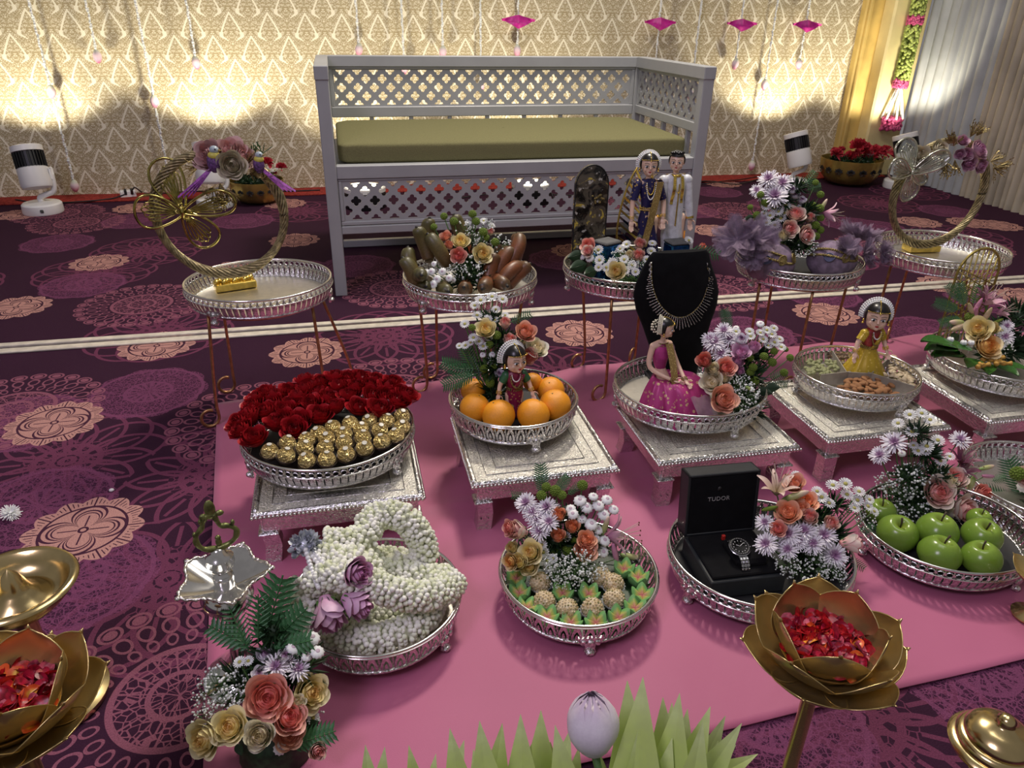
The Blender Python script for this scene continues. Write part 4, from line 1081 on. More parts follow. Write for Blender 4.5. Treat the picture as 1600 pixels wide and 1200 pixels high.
CAMDIR = lambda p: (EYE-Vector(p)).normalized()
def bouquet(label, core, items, scale=1.0, off=(0, 0), zoom=1.0, name='flower_arrangement', group='fresh flower arrangements in the trays', fol=0.05, stems=True, Y=None, foliage=((0, 0, 0),), cat='flowers', big=1.0, seed=5):
    """items: (kind, x, y, r_px, dY[, extra]) read off a crop: x/zoom+off"""
    core = Vector(core); t = thing(name, label, cat, core, 0, group); r = random.Random(seed)
    bent = []
    for f in foliage:
        o = inst(CLUMP[len(bent) % 2], 'foliage', t, (f[0], f[1], f[2]), Euler((0, 0, len(bent)*1.3)), fol*(f[3] if len(f) > 3 else 1), None); o['kind'] = 'stuff'; bent.append(1)
    sm = MB()
    for i, it in enumerate(items):
        kind, x, y, rp, dy = it[:5]; ex = it[5] if len(it) > 5 else None; dvec = it[6] if len(it) > 6 else None
        gx_, gy_ = off[0]+x/zoom, off[1]+y/zoom
        p = Q(gx_, gy_, (Y if Y else core.y)+dy-(0.018 if kind in ('rose', 'bud') else 0.008 if kind not in ('fern', 'ferns', 'leaf', 'fernw') else 0.0)); R_ = rp/zoom*depth(p)/F*big; l = p-core
        outd = l.normalized() if l.length > 1e-4 else Vector((0, 0, 1))
        d = Vector(dvec) if dvec else (outd*0.8+CAMDIR(p)*0.9+Vector((0, 0, 0.25))+Vector((r.uniform(-.2, .2), r.uniform(-.2, .2), r.uniform(-.15, .15))))
        q = aim(d, r.uniform(0, 6))
        if kind == 'rose': rose('rose', t, l, d, R_, ex, r.uniform(0, 6), 0.0, True, i, True)
        elif kind == 'bud': rose('rose_bud', t, l, d, R_, ex, r.uniform(0, 6), 1.0, True, i, True)
        elif kind == 'mum': inst(MUMS[i % 2], 'chrysanthemum', t, l, q, R_*1.1)
        elif kind == 'daisy': inst(DAISY, 'daisy', t, l, q, R_)
        elif kind == 'btn': inst(BUTTON, 'button_flower', t, l, q, R_)
        elif kind == 'green': inst(GMUM, 'green_flower', t, l, q, R_)
        elif kind == 'gyps':
            o = inst(GYPSM[i % 3], 'babys_breath', t, l-d.normalized()*R_*0.35, q, R_*1.1); o['kind'] = 'stuff'
        elif kind == 'lily':
            o = inst(LILY, 'lily', t, l, aim(d, 0.3), R_, [ex or LILY_M]); inst(STAMEN, 'stamens', o)
        elif kind == 'lbud': inst(LBUD, 'lily_bud', t, l, q, R_, [ex or LILY_BUD])
        elif kind in ('fern', 'leaf', 'ferns', 'fernw'):
            # d points along the frond; R_ is its length
            yaxis = CAMDIR(p); z_ = d.normalized(); x_ = (yaxis*-1).cross(z_).normalized(); y_ = z_.cross(x_)
            mtx = Matrix((x_, y_, z_)).transposed()
            inst({'fern': FERNM, 'ferns': FERNS, 'leaf': LEAFM, 'fernw': FERNW}[kind], 'fern_frond' if kind != 'leaf' else 'leaf', t, l, mtx.to_quaternion(), R_)
        elif kind == 'lav': rose('small_rose', t, l, d, R_, ex or R_LAV, 0, 0.0, False, i)
        if stems and kind in ('rose', 'bud', 'mum', 'daisy', 'btn', 'green', 'lbud', 'lily') and l.length > 0.03:
            e = l-d.normalized()*R_*0.45
            sm.tube([e, e*0.55+Vector((0, 0, -0.01)), Vector((0, 0, 0.0))], 0.0014, 4, cap=False)
    if sm.v:
        o = sm.obj('stems', STEM, t); o['kind'] = 'stuff'
    return t
def imgdir(p, dx, dy, toward=0.15):
    """world direction that reads as (dx, dy) in the view at p, leaning slightly to the viewer"""
    return RX*dx-UX*dy+CAMDIR(p)*toward

bx = (TB+0.022)
# banana tray flowers
o_ = (600, 310); z_ = 5.714
bouquet('flower posy of coral and yellow roses among the red bananas', (0.325, 1.91, bx+0.01), [
 ('rose', 550, 340, 52, .02, R_PEACH), ('bud', 580, 420, 50, .0, R_PEACH), ('rose', 685, 385, 72, .01, R_YEL), ('rose', 665, 510, 66, -.03, R_CORAL, (-.1, -1, .5)), ('rose', 880, 495, 82, -.03, R_YEL, (.1, -1, .6)), ('bud', 950, 300, 42, .03, R_PINKW), ('rose', 760, 470, 50, .03, R_PEACH),
 ('green', 535, 160, 36, .03), ('green', 625, 205, 40, .03), ('green', 790, 140, 40, .04), ('green', 820, 205, 40, .03), ('green', 885, 300, 42, .0), ('green', 990, 390, 40, 0), ('green', 445, 255, 34, .02), ('green', 915, 350, 30, 0),
 ('gyps', 800, 300, 130, .02), ('gyps', 1050, 410, 120, .02), ('gyps', 770, 640, 140, -.05), ('gyps', 720, 270, 100, .03), ('gyps', 640, 620, 90, -.05), ('gyps', 870, 410, 80, .02), ('gyps', 930, 230, 70, .03),
 ('btn', 445, 585, 26, -.06), ('btn', 378, 665, 34, -.07), ('btn', 425, 655, 34, -.075), ('btn', 522, 655, 36, -.07), ('btn', 475, 722, 38, -.08), ('btn', 440, 768, 38, -.085), ('btn', 582, 712, 34, -.08), ('btn', 530, 770, 26, -.07), ('btn', 620, 730, 24, -.07),
 ('daisy', 890, 200, 36, .04), ('daisy', 960, 243, 34, .03), ('daisy', 750, 220, 30, .03)], off=o_, zoom=z_, fol=0.055, foliage=((0, 0, 0.06, 1.2), (-0.03, -0.05, 0.02), (0.02, -0.05, 0.02), (0.05, 0.0, 0.06)), seed=1)
# doll tray flowers
o_ = (860, 220)
bouquet('low white and pink flower bed at the feet of the bride and groom dolls', (0.82, 1.83, bx), [
 ('rose', 335, 935, 62, 0, R_CORAL), ('rose', 335, 985, 50, -.02, R_PINKW), ('bud', 800, 925, 66, .0, R_PINKW), ('bud', 790, 1030, 72, -.03, R_PINKW), ('rose', 590, 1165, 76, -.10, R_YEL), ('bud', 1355, 950, 42, 0.0, R_CORAL), ('bud', 710, 1020, 50, -.02, R_CREAM),
 ('btn', 285, 1030, 38, -.01), ('btn', 352, 1048, 40, -.03), ('daisy', 430, 975, 48, 0), ('daisy', 680, 925, 44, .02), ('daisy', 620, 965, 44, .01), ('daisy', 910, 915, 40, .02), ('daisy', 440, 1065, 50, -.04), ('daisy', 555, 1090, 52, -.07), ('daisy', 730, 1110, 46, -.09), ('daisy', 935, 1030, 42, -.02), ('daisy', 1235, 890, 44, .02), ('daisy', 900, 985, 44, 0), ('daisy', 660, 1060, 46, -.06), ('daisy', 500, 1130, 44, -.09), ('daisy', 430, 1130, 40, -.09), ('daisy', 670, 1160, 44, -.11), ('daisy', 760, 1170, 40, -.12), ('daisy', 860, 1060, 40, -.06),
 ('gyps', 700, 1130, 80, -.09), ('gyps', 600, 1040, 80, -.03), ('gyps', 820, 1090, 60, -.07),
 ('ferns', 1250, 960, 270, -.02, None, imgdir((.9, 1.85, .35), 1, 0.25)), ('leaf', 300, 1010, 160, -.02, None, (-1, -.2, -.1)), ('leaf', 330, 1100, 190, -.05, None, (-1, -.4, -.05)), ('leaf', 420, 1150, 170, -.06, None, (-.9, -.6, 0)), ('leaf', 800, 900, 120, .03, None, (.3, .1, .6))],
 off=o_, zoom=z_, fol=0.045, foliage=((0, 0, 0), (-0.07, -0.02, 0), (0.06, 0.0, 0), (-0.03, -0.07, 0), (0.02, -0.05, 0)), seed=2)
# tulle tray flowers
o_ = (1100, 260); z_ = 5.333
bouquet('tall white and lavender chrysanthemum bouquet rising from the mauve tulle', (1.26, 1.90, bx+0.03), [
 ('mum', 540, 110, 85, .03), ('mum', 650, 145, 90, .02), ('mum', 590, 255, 105, 0), ('mum', 440, 205, 60, .02), ('mum', 755, 150, 60, .03), ('mum', 500, 240, 70, .02),
 ('lav', 735, 200, 45, 0, MUM_M), ('lav', 760, 245, 45, 0, MUM_M), ('lav', 815, 285, 42, 0, MUM_M),
 ('daisy', 520, 330, 46, 0), ('daisy', 585, 350, 46, 0), ('daisy', 680, 325, 46, 0), ('daisy', 550, 410, 44, -.01), ('daisy', 640, 435, 46, -.01), ('daisy', 520, 470, 42, -.02), ('daisy', 590, 490, 44, -.02), ('daisy', 620, 375, 44, -.01), ('daisy', 500, 395, 36, 0), ('daisy', 670, 390, 40, 0), ('daisy', 800, 340, 30, 0),
 ('rose', 765, 400, 72, -.02, R_PINKW), ('rose', 715, 520, 66, -.05, R_PINKW, (-.1, -1, .4)), ('rose', 850, 570, 72, -.06, R_PINKW, (.25, -1, .3)), ('bud', 880, 430, 50, -.01, R_PINKW), ('bud', 660, 580, 60, -.05, R_CREAM),
 ('green', 470, 235, 32, 0), ('green', 505, 300, 32, 0), ('green', 440, 405, 34, -.01), ('green', 445, 450, 34, -.01), ('green', 970, 235, 34, .02), ('green', 965, 350, 38, 0), ('green', 970, 430, 34, 0), ('green', 928, 490, 38, -.02), ('green', 970, 530, 34, -.02), ('green', 935, 582, 34, -.03), ('green', 385, 340, 26, 0), ('green', 905, 320, 30, 0), ('green', 815, 150, 26, .03), ('green', 930, 135, 28, .04),
 ('gyps', 865, 660, 90, -.08), ('lily', 1050, 400, 110, 0, LILY_M, (1, -.3, -.2)), ('lbud', 990, 330, 60, 0, None, (.5, 0, 1)),
 ('ferns', 820, 190, 200, .04, None, (.55, .2, .6)), ('ferns', 850, 200, 180, .04, None, (1, .2, .15)), ('leaf', 420, 420, 90, 0, None, (-1, 0, -.2)), ('leaf', 440, 470, 80, 0, None, (-.6, 0, -.8))],
 off=o_, zoom=z_, fol=0.055, foliage=((0, 0, 0.10, 1.3), (0, 0.0, 0.02), (0.03, -0.04, 0.05), (-0.02, 0.01, 0.17), (0.01, 0, 0.21, .8), (0.05, 0.0, 0.14)), seed=3)
# orange tray flowers
zt = TS+0.022
o_ = (670, 450); z_ = 4.444
bouquet('tall loose bouquet of pink and yellow roses behind the oranges', (0.315, 1.53, zt+0.01), [
 ('rose', 395, 285, 66, .02, R_YEL), ('bud', 530, 245, 50, .02, R_PINKW), ('rose', 675, 305, 68, .0, R_PEACH), ('bud', 560, 365, 58, 0, R_PINKW), ('rose', 750, 420, 70, -.01, R_CREAM), ('rose', 695, 472, 52, -.02, R_CORAL, (-.2, -1, .3)), ('bud', 650, 400, 44, .01, R_CREAM),
 ('green', 300, 275, 28, .02), ('green', 472, 328, 34, .0), ('green', 422, 393, 30, 0), ('green', 385, 560, 32, 0), ('green', 452, 545, 26, 0), ('green', 425, 660, 34, -.02),
 ('daisy', 360, 85, 42, .06), ('daisy', 440, 60, 42, .06), ('daisy', 512, 78, 38, .06), ('daisy', 318, 122, 36, .06), ('daisy', 465, 150, 34, .05), ('daisy', 335, 190, 40, .05), ('daisy', 408, 215, 38, .04), ('daisy', 458, 222, 34, .04), ('daisy', 250, 250, 36, .03), ('daisy', 350, 372, 36, .01), ('daisy', 255, 398, 34, .02), ('daisy', 212, 402, 26, .02), ('btn', 375, 465, 22, 0), ('btn', 440, 462, 24, 0), ('daisy', 378, 405, 38, 0), ('daisy', 310, 345, 38, .01), ('daisy', 530, 190, 30, .05), ('daisy', 415, 345, 34, .01), ('lav', 490, 595, 38, -.02, MUM_M), ('daisy', 290, 380, 30, .02),
 ('ferns', 560, 240, 170, .04, None, (.7, 0, .25)), ('fern', 330, 600, 260, 0, None, imgdir((.3, 1.5, .25), -1, -.35)), ('fern', 330, 600, 250, -.02, None, imgdir((.3, 1.5, .25), -1, .35)), ('fern', 350, 640, 270, 0, None, imgdir((.3, 1.5, .25), -.45, -1)), ('ferns', 330, 560, 200, 0, None, imgdir((.3, 1.5, .25), -.8, 0)), ('ferns', 660, 520, 120, .02, None, (.5, 0, .3)), ('gyps', 450, 470, 60, .01)],
 off=o_, zoom=z_, fol=0.05, foliage=((0, 0, 0.02, 1.1), (0, 0, 0.09), (0.02, 0.01, 0.15), (0.0, 0.04, 0.19, .8), (0.07, 0.0, 0.13, .8)), seed=4)
# seated doll tray flowers
o_ = (940, 470); z_ = 5.0
bouquet('lavender, white and coral bouquet beside the seated pink doll', (0.885, 1.43, zt+0.01), [
 ('mum', 880, 330, 90, .02), ('mum', 935, 415, 80, 0), ('mum', 955, 240, 72, .03), ('mum', 840, 300, 60, .03), ('mum', 1000, 300, 70, .02),
 ('bud', 1190, 370, 62, .0, R_LAV), ('rose', 1090, 400, 66, -.01, R_LAV), ('lav', 1090, 305, 58, .0, MUM_M), ('bud', 1070, 470, 60, -.02, R_LAV), ('bud', 1080, 550, 44, -.03, R_LAV),
 ('btn', 1240, 182, 32, .05), ('daisy', 1290, 230, 40, .03), ('daisy', 1330, 262, 40, .02), ('daisy', 1262, 300, 40, .02), ('daisy', 1350, 325, 44, .01), ('daisy', 1402, 362, 42, .0), ('daisy', 1155, 240, 38, .03), ('daisy', 1165, 278, 38, .02), ('daisy', 1050, 240, 38, .03), ('daisy', 1300, 350, 38, .01), ('daisy', 1240, 250, 38, .03), ('daisy', 1345, 215, 36, .03), ('daisy', 1390, 300, 36, .02), ('btn', 1050, 215, 26, .04),
 ('bud', 805, 470, 78, -.03, R_CORAL, (-.6, -.5, .6)), ('rose', 975, 520, 70, -.03, R_CORAL, (-.1, -.8, .8)), ('rose', 955, 770, 98, -.10, R_PEACH, (-.1, -1, .75)), ('rose', 860, 635, 80, -.04, R_CREAM), ('bud', 870, 540, 70, -.03, R_CREAM), ('bud', 960, 610, 60, -.04, R_CREAM),
 ('green', 1268, 435, 36, -.01), ('green', 1347, 395, 32, 0), ('green', 1332, 480, 38, -.01), ('green', 1182, 520, 36, -.03), ('green', 1162, 558, 34, -.03), ('green', 1195, 625, 38, -.04), ('green', 1472, 445, 32, 0), ('green', 1425, 560, 34, -.01), ('green', 1160, 445, 32, -.02), ('green', 1440, 380, 22, 0),
 ('gyps', 1030, 640, 80, -.06), ('gyps', 1120, 740, 120, -.08), ('gyps', 1200, 790, 90, -.08), ('gyps', 1070, 820, 90, -.11), ('gyps', 1090, 640, 80, -.06), ('lbud', 1160, 690, 50, -.08, None, (.8, 0, -.5)),
 ('ferns', 1300, 600, 180, -.02, None, (1, 0, .1)), ('ferns', 1320, 640, 160, -.02, None, (1, -.1, -.2)), ('fern', 1000, 250, 200, .05, None, (-.3, .2, 1)), ('leaf', 1280, 680, 120, -.03, None, (1, -.3, .1)), ('leaf', 1220, 700, 120, -.03, None, (1, -.5, -.1))],
 off=o_, zoom=z_, fol=0.05, foliage=((0, 0, 0.03, 1.2), (0.03, -0.02, 0.07), (0.04, 0, 0.0), (-0.03, 0.02, 0.08), (0.02, -0.06, 0.0), (0.06, 0.02, 0.1)), seed=6)
# sweets tray flowers
zq = ZP+0.024
o_ = (750, 720); z_ = 3.53
bouquet('mixed bouquet with orange roses and a pink lily above the green sweets', (0.375, 1.08, zq), [
 ('mum', 255, 235, 60, .05), ('mum', 320, 320, 68, .02), ('mum', 370, 260, 60, .03), ('mum', 330, 390, 56, .0), ('mum', 290, 290, 56, .03), ('mum', 400, 270, 45, .03),
 ('green', 365, 145, 28, .06), ('green', 340, 192, 32, .05), ('green', 415, 165, 34, .05), ('green', 452, 190, 28, .04), ('green', 565, 135, 32, .05), ('green', 482, 492, 32, -.01), ('green', 412, 505, 28, -.01), ('green', 520, 440, 20, 0),
 ('btn', 552, 220, 36, .03), ('btn', 587, 258, 36, .02), ('btn', 652, 248, 34, .02), ('btn', 700, 216, 32, .03), ('btn', 625, 198, 28, .03), ('btn', 737, 270, 30, .02), ('btn', 682, 298, 34, .01), ('btn', 512, 295, 32, .01), ('btn', 500, 268, 30, .02), ('btn', 612, 352, 38, 0), ('btn', 685, 442, 34, -.01), ('btn', 677, 503, 34, -.02), ('btn', 640, 430, 26, -.01),
 ('bud', 435, 300, 50, .02, R_ORANGE), ('bud', 510, 365, 50, .01, R_ORANGE), ('bud', 430, 415, 50, 0, R_ORANGE), ('rose', 588, 435, 48, -.01, R_ORANGE), ('rose', 582, 490, 60, -.02, R_PEACH),
 ('bud', 205, 385, 66, .01, R_PINKW, (-.8, -.2, .5)), ('rose', 160, 370, 42, .01, R_CORAL, (-.9, -.3, .4)), ('rose', 280, 505, 62, -.02, R_YEL), ('bud', 215, 560, 60, -.03, R_YEL), ('rose', 170, 555, 44, -.03, R_APR, (-.9, -.8, .4)), ('bud', 180, 480, 44, 0, R_YEL), ('rose', 270, 580, 50, -.03, R_YEL),
 ('daisy', 340, 465, 34, -.01), ('daisy', 372, 550, 34, -.03), ('daisy', 350, 505, 34, -.02), ('daisy', 402, 540, 30, -.03), ('daisy', 375, 590, 28, -.03),
 ('gyps', 450, 560, 70, -.02), ('gyps', 480, 520, 60, -.01), ('gyps', 650, 600, 60, -.03), ('gyps', 400, 590, 60, -.03), ('daisy', 470, 420, 34, .0), ('mum', 380, 340, 56, .0), ('btn', 560, 320, 30, .01), ('btn', 650, 380, 30, 0), ('gyps', 450, 600, 76, -.065), ('gyps', 530, 575, 90, -.065), ('gyps', 620, 570, 84, -.06), ('gyps', 570, 640, 70, -.07), ('gyps', 420, 640, 56, -.07), ('gyps', 500, 650, 70, -.075), ('gyps', 400, 570, 60, -.06), ('gyps', 660, 620, 56, -.06),
 ('lily', 760, 410, 130, .0, LILY_M, (1, -.35, .25)), ('lbud', 690, 360, 60, .0, None, (.25, 0, 1)), ('lbud', 835, 530, 66, -.01, LILY_BUD, (1, -.2, -.25)), ('lbud', 745, 510, 60, -.02, LILY_M, (.2, -.3, -1)),
 ('fern', 350, 200, 190, .06, None, (-.05, .3, 1)), ('fern', 400, 200, 150, .06, None, (.7, .3, .7)), ('ferns', 290, 200, 120, .06, None, (-1, .2, .1)), ('ferns', 480, 190, 110, .06, None, (.8, .2, .5))],
 off=o_, zoom=z_, fol=0.045, foliage=((0, 0, 0.03, 1.1), (-0.03, 0.0, 0.06), (0.03, 0.0, 0.05), (0, -0.03, 0.02), (0.01, 0.02, 0.10, .8), (-0.03, 0.02, 0.11, .8)), seed=7)
# watch tray flowers
o_ = (1020, 700); z_ = 4.286
bouquet('orange roses with a pale lily and white daisies right of the watch box', (0.835, 1.00, zq), [
 ('lily', 835, 250, 150, .04, LILY_P, (-.1, -.05, 1)), ('lbud', 950, 322, 90, .02, None, (.8, -.3, .5)), ('lbud', 785, 405, 56, .01, MUMG, (-.9, 0, -.1)),
 ('rose', 905, 430, 74, .01, R_ORANGE), ('rose', 1025, 360, 70, .03, R_ORANGE), ('rose', 840, 540, 50, -.01, R_CORAL), ('bud', 1050, 465, 70, 0, R_PINKW), ('bud', 1190, 510, 66, 0, R_PINKW), ('rose', 945, 235, 66, .05, R_PEACH), ('rose', 990, 400, 50, .02, R_ORANGE),
 ('mum', 760, 645, 78, -.03), ('mum', 750, 500, 60, 0), ('mum', 905, 580, 90, -.02), ('mum', 1010, 560, 86, -.02), ('mum', 1140, 590, 86, -.02), ('mum', 905, 680, 72, -.04), ('mum', 1210, 720, 88, -.04), ('mum', 1070, 640, 76, -.04), ('mum', 970, 620, 70, -.03),
 ('daisy', 1205, 250, 48, .03), ('daisy', 1290, 240, 48, .03), ('daisy', 1130, 330, 48, .03), ('daisy', 1300, 312, 46, .02), ('daisy', 1370, 350, 44, .02), ('daisy', 1380, 292, 44, .03), ('daisy', 960, 185, 38, .06), ('daisy', 1350, 402, 40, .01), ('daisy', 1440, 390, 42, .01), ('daisy', 1482, 425, 36, .01), ('daisy', 1180, 370, 44, .02), ('daisy', 1100, 290, 40, .04), ('daisy', 1450, 345, 36, .02),
 ('gyps', 890, 770, 80, -.06), ('gyps', 1100, 790, 96, -.06), ('gyps', 985, 830, 90, -.07), ('gyps', 1230, 840, 80, -.06), ('gyps', 1440, 470, 70, 0), ('gyps', 1080, 730, 70, -.05), ('gyps', 1190, 800, 80, -.06),
 ('bud', 1330, 640, 76, -.02, R_PINKW, (1, -.3, .1)), ('leaf', 1200, 640, 130, -.02, None, (1, -.2, .2)), ('ferns', 1300, 730, 150, -.03, None, (.8, -.5, -.5)), ('leaf', 1250, 560, 120, 0, None, (.3, 0, -1)), ('ferns', 1380, 560, 130, 0, None, (.8, 0, .2)), ('ferns', 1300, 450, 150, .01, None, (.3, .2, .6))],
 off=o_, zoom=z_, fol=0.045, foliage=((0, 0, 0.03, 1.2), (0.03, 0.02, 0.08), (-0.02, 0.03, 0.08), (0.06, 0.0, 0.05), (0.03, -0.03, 0.01), (0.07, 0.03, 0.10, .8)), seed=8)
# apple tray flowers
o_ = (1320, 640); z_ = 3.75
bouquet('pink rose, dark lily and babys breath bouquet above the green apples', (1.165, 1.10, zq), [
 ('daisy', 380, 30, 38, .06), ('daisy', 312, 80, 36, .05), ('daisy', 395, 130, 40, .04), ('daisy', 480, 215, 42, .02), ('daisy', 430, 242, 34, .02), ('daisy', 402, 210, 30, .03), ('btn', 545, 248, 26, .02), ('daisy', 560, 300, 36, .01), ('daisy', 500, 60, 38, .05), ('daisy', 450, 22, 36, .06), ('btn', 335, 258, 22, .03), ('daisy', 545, 180, 40, .03), ('daisy', 470, 240, 36, .02),
 ('mum', 290, 195, 70, .03), ('mum', 205, 270, 56, .03), ('mum', 672, 180, 60, .04), ('daisy', 615, 275, 30, .02),
 ('gyps', 350, 400, 96, .0), ('gyps', 300, 490, 100, 0), ('gyps', 400, 570, 100, -.02), ('gyps', 490, 580, 80, -.02), ('gyps', 250, 430, 80, .01), ('gyps', 500, 470, 60, 0), ('gyps', 400, 440, 90, 0), ('gyps', 430, 360, 70, .01), ('gyps', 320, 590, 70, -.02), ('gyps', 380, 810, 60, -.09), ('gyps', 690, 800, 50, -.08), ('gyps', 560, 370, 60, .01),
 ('rose', 548, 485, 84, -.01, R_PINKW, (-.2, -.8, .7)), ('rose', 635, 400, 70, .01, R_PINKW), ('rose', 700, 590, 80, -.03, R_PINKW, (.3, -.9, .4)), ('bud', 800, 490, 60, .0, R_CORAL), ('bud', 640, 600, 60, -.02, R_CREAM), ('bud', 610, 430, 60, 0, R_CREAM),
 ('lily', 700, 280, 100, .02, mat('lily_wine', (0.24, 0.07, 0.12), 0.5), (0, -.2, 1)), ('lily', 715, 340, 90, .01, mat('lily_wine_dark', (0.28, 0.09, 0.14), 0.5), (.2, -.5, .8)), ('lbud', 740, 440, 60, 0, None, (-.3, -.2, -.9)), ('lbud', 830, 340, 50, .02, None, (.9, 0, .1)), ('lbud', 840, 390, 46, .01, LILY_M, (1, 0, -.2)),
 ('ferns', 860, 420, 120, .01, None, (1, .1, .1)), ('ferns', 800, 560, 100, 0, None, (1, 0, -.1)), ('ferns', 450, 330, 130, .02, None, (0, .2, 1))],
 off=o_, zoom=z_, fol=0.045, foliage=((0, 0, 0.03, 1.2), (-0.03, 0.0, 0.09), (0.02, 0.02, 0.13), (0.05, 0.0, 0.08), (-0.01, 0.03, 0.18, .8)), seed=9)
# right edge, betel tray flowers
o_ = (1400, 430); z_ = 6.0
jb = bouquet('dark fern and lily arrangement with two yellow roses over betel leaves', (1.745, 1.50, zt+0.01), [
 ('lbud', 765, 290, 80, 0, LILY_M, (.1, -.2, 1)), ('lbud', 850, 380, 90, -.02, LILY_P, (0, -.3, 1)), ('lbud', 745, 360, 80, 0, LILY_M, (-.4, -.3, 1)), ('lbud', 700, 320, 80, 0, LILY_P, (-.8, -.1, 1)), ('lily', 900, 220, 150, .02, LILY_M, (.3, -.5, 1)), ('lily', 840, 180, 110, .03, mat('lily_plum', (0.26, 0.10, 0.15), 0.5), (-.2, -.5, 1)), ('lily', 1010, 340, 110, 0, LILY_M, (.6, -.6, .6)),
 ('rose', 775, 505, 105, -.04, R_YEL), ('bud', 895, 505, 80, -.03, R_YEL), ('rose', 855, 662, 118, -.07, R_APR, (-.1, -1, .8)),
 ('green', 690, 390, 44, 0), ('lbud', 950, 435, 60, -.02, MUMG, (1, 0, .4)), ('lbud', 575, 445, 110, -.01, LILY_BUD, (-1, -.2, .2)), ('lbud', 580, 490, 100, -.02, LILY_P, (-1, -.3, -.1)),
 ('daisy', 990, 520, 50, -.03), ('mum', 1020, 580, 80, -.04), ('daisy', 1000, 640, 50, -.05), ('gyps', 1020, 680, 80, -.06), ('mum', 1040, 480, 60, -.02),
 ('fern', 600, 330, 260, 0, None, imgdir((1.7, 1.5, .3), -1, -.35)), ('fern', 620, 400, 230, 0, None, imgdir((1.7, 1.5, .3), -1, .25)), ('fern', 640, 300, 240, .02, None, imgdir((1.7, 1.5, .3), -.2, -1)), ('ferns', 720, 280, 200, .03, None, imgdir((1.7, 1.5, .3), .3, -1)), ('fern', 620, 250, 220, .03, None, imgdir((1.7, 1.5, .3), -.7, -.8)), ('leaf', 600, 560, 140, -.04, None, (-1, -.4, 0)), ('ferns', 560, 480, 150, -.02, None, (-1, -.4, .3))],
 off=o_, zoom=z_, fol=0.06, foliage=((0, 0, 0.03, 1.2), (-0.03, 0.0, 0.09), (0.02, 0.02, 0.12), (0.04, 0.0, 0.03), (-0.06, -0.02, 0.03)), seed=10)
# foreground bouquet
o_ = (260, 780); z_ = 2.927
fb = bouquet('large foreground bouquet of pink, yellow and cream roses below the silver lamp', (-0.165, 0.80, 0.07), [
 ('rose', 460, 905, 92, .0, R_CORAL, (.15, -.9, .9)), ('rose', 660, 885, 76, .02, R_YEL, (.6, -.7, .6)), ('rose', 290, 1040, 74, -.04, R_YEL), ('rose', 175, 1095, 80, -.04, R_YEL, (-.6, -.8, .5)), ('bud', 425, 1080, 84, -.06, R_CREAM), ('rose', 562, 1000, 70, -.02, R_CORAL), ('rose', 560, 1075, 62, -.03, R_PEACH), ('bud', 690, 1150, 50, -.04, R_PINKW), ('bud', 600, 930, 44, .0, R_CREAM),
 ('lav', 450, 715, 46, .05, MUM_M), ('mum', 500, 770, 64, .03), ('mum', 600, 780, 60, .03), ('lav', 425, 800, 40, .02, MUM_M), ('lav', 540, 720, 40, .04, MUM_M), ('mum', 560, 740, 46, .04), ('daisy', 335, 745, 30, .04), ('daisy', 375, 740, 26, .04),
 ('btn', 580, 680, 34, .05), ('btn', 667, 637, 36, .06), ('btn', 690, 700, 32, .04), ('btn', 640, 720, 26, .04), ('btn', 520, 1140, 30, -.05), ('daisy', 670, 1000, 34, -.01),
 ('gyps', 220, 850, 90, .02), ('gyps', 330, 840, 70, .03), ('gyps', 180, 900, 70, .01), ('gyps', 330, 910, 70, .01), ('gyps', 210, 990, 80, -.02), ('gyps', 660, 990, 70, 0), ('gyps', 260, 930, 80, .01), ('gyps', 160, 1000, 60, -.02), ('gyps', 320, 980, 50, -.02),
 ('fernw', 440, 680, 350, .06, None, imgdir((-.15, .85, .2), .28, -1)), ('fernw', 450, 690, 280, .06, None, imgdir((-.15, .85, .2), .75, -.75)), ('fernw', 400, 680, 230, .06, None, imgdir((-.15, .85, .2), -.9, -.45)), ('fernw', 440, 700, 240, .05, None, imgdir((-.15, .85, .2), 1, -.25)), ('ferns', 380, 700, 230, .05, None, imgdir((-.15, .85, .2), -.4, -.9)), ('ferns', 420, 660, 230, .05, None, imgdir((-.15, .85, .2), 0, -1)), ('fernw', 560, 1130, 230, -.04, None, imgdir((-.15, .85, .2), 1, -.35)), ('leaf', 320, 1120, 60, -.05, None, imgdir((-.15, .85, .2), .5, 1)), ('leaf', 620, 1060, 90, -.03, None, imgdir((-.15, .85, .2), 1, -.6))],
 off=o_, zoom=z_, fol=0.05, group=None, foliage=((0, 0.05, 0.02, 1.3), (0.01, 0.05, 0.07, 1.0), (-0.04, 0.04, 0.04), (0.04, 0.04, 0.05), (0.01, 0.07, 0.10, .8)), seed=11)
mb = MB(); mb.lathe([(0, -0.07), (0.05, -0.07), (0.055, -0.06), (0.05, -0.02), (0.04, 0.0), (0, 0)], 20); mb.obj('holder', LEAF_D, fb)
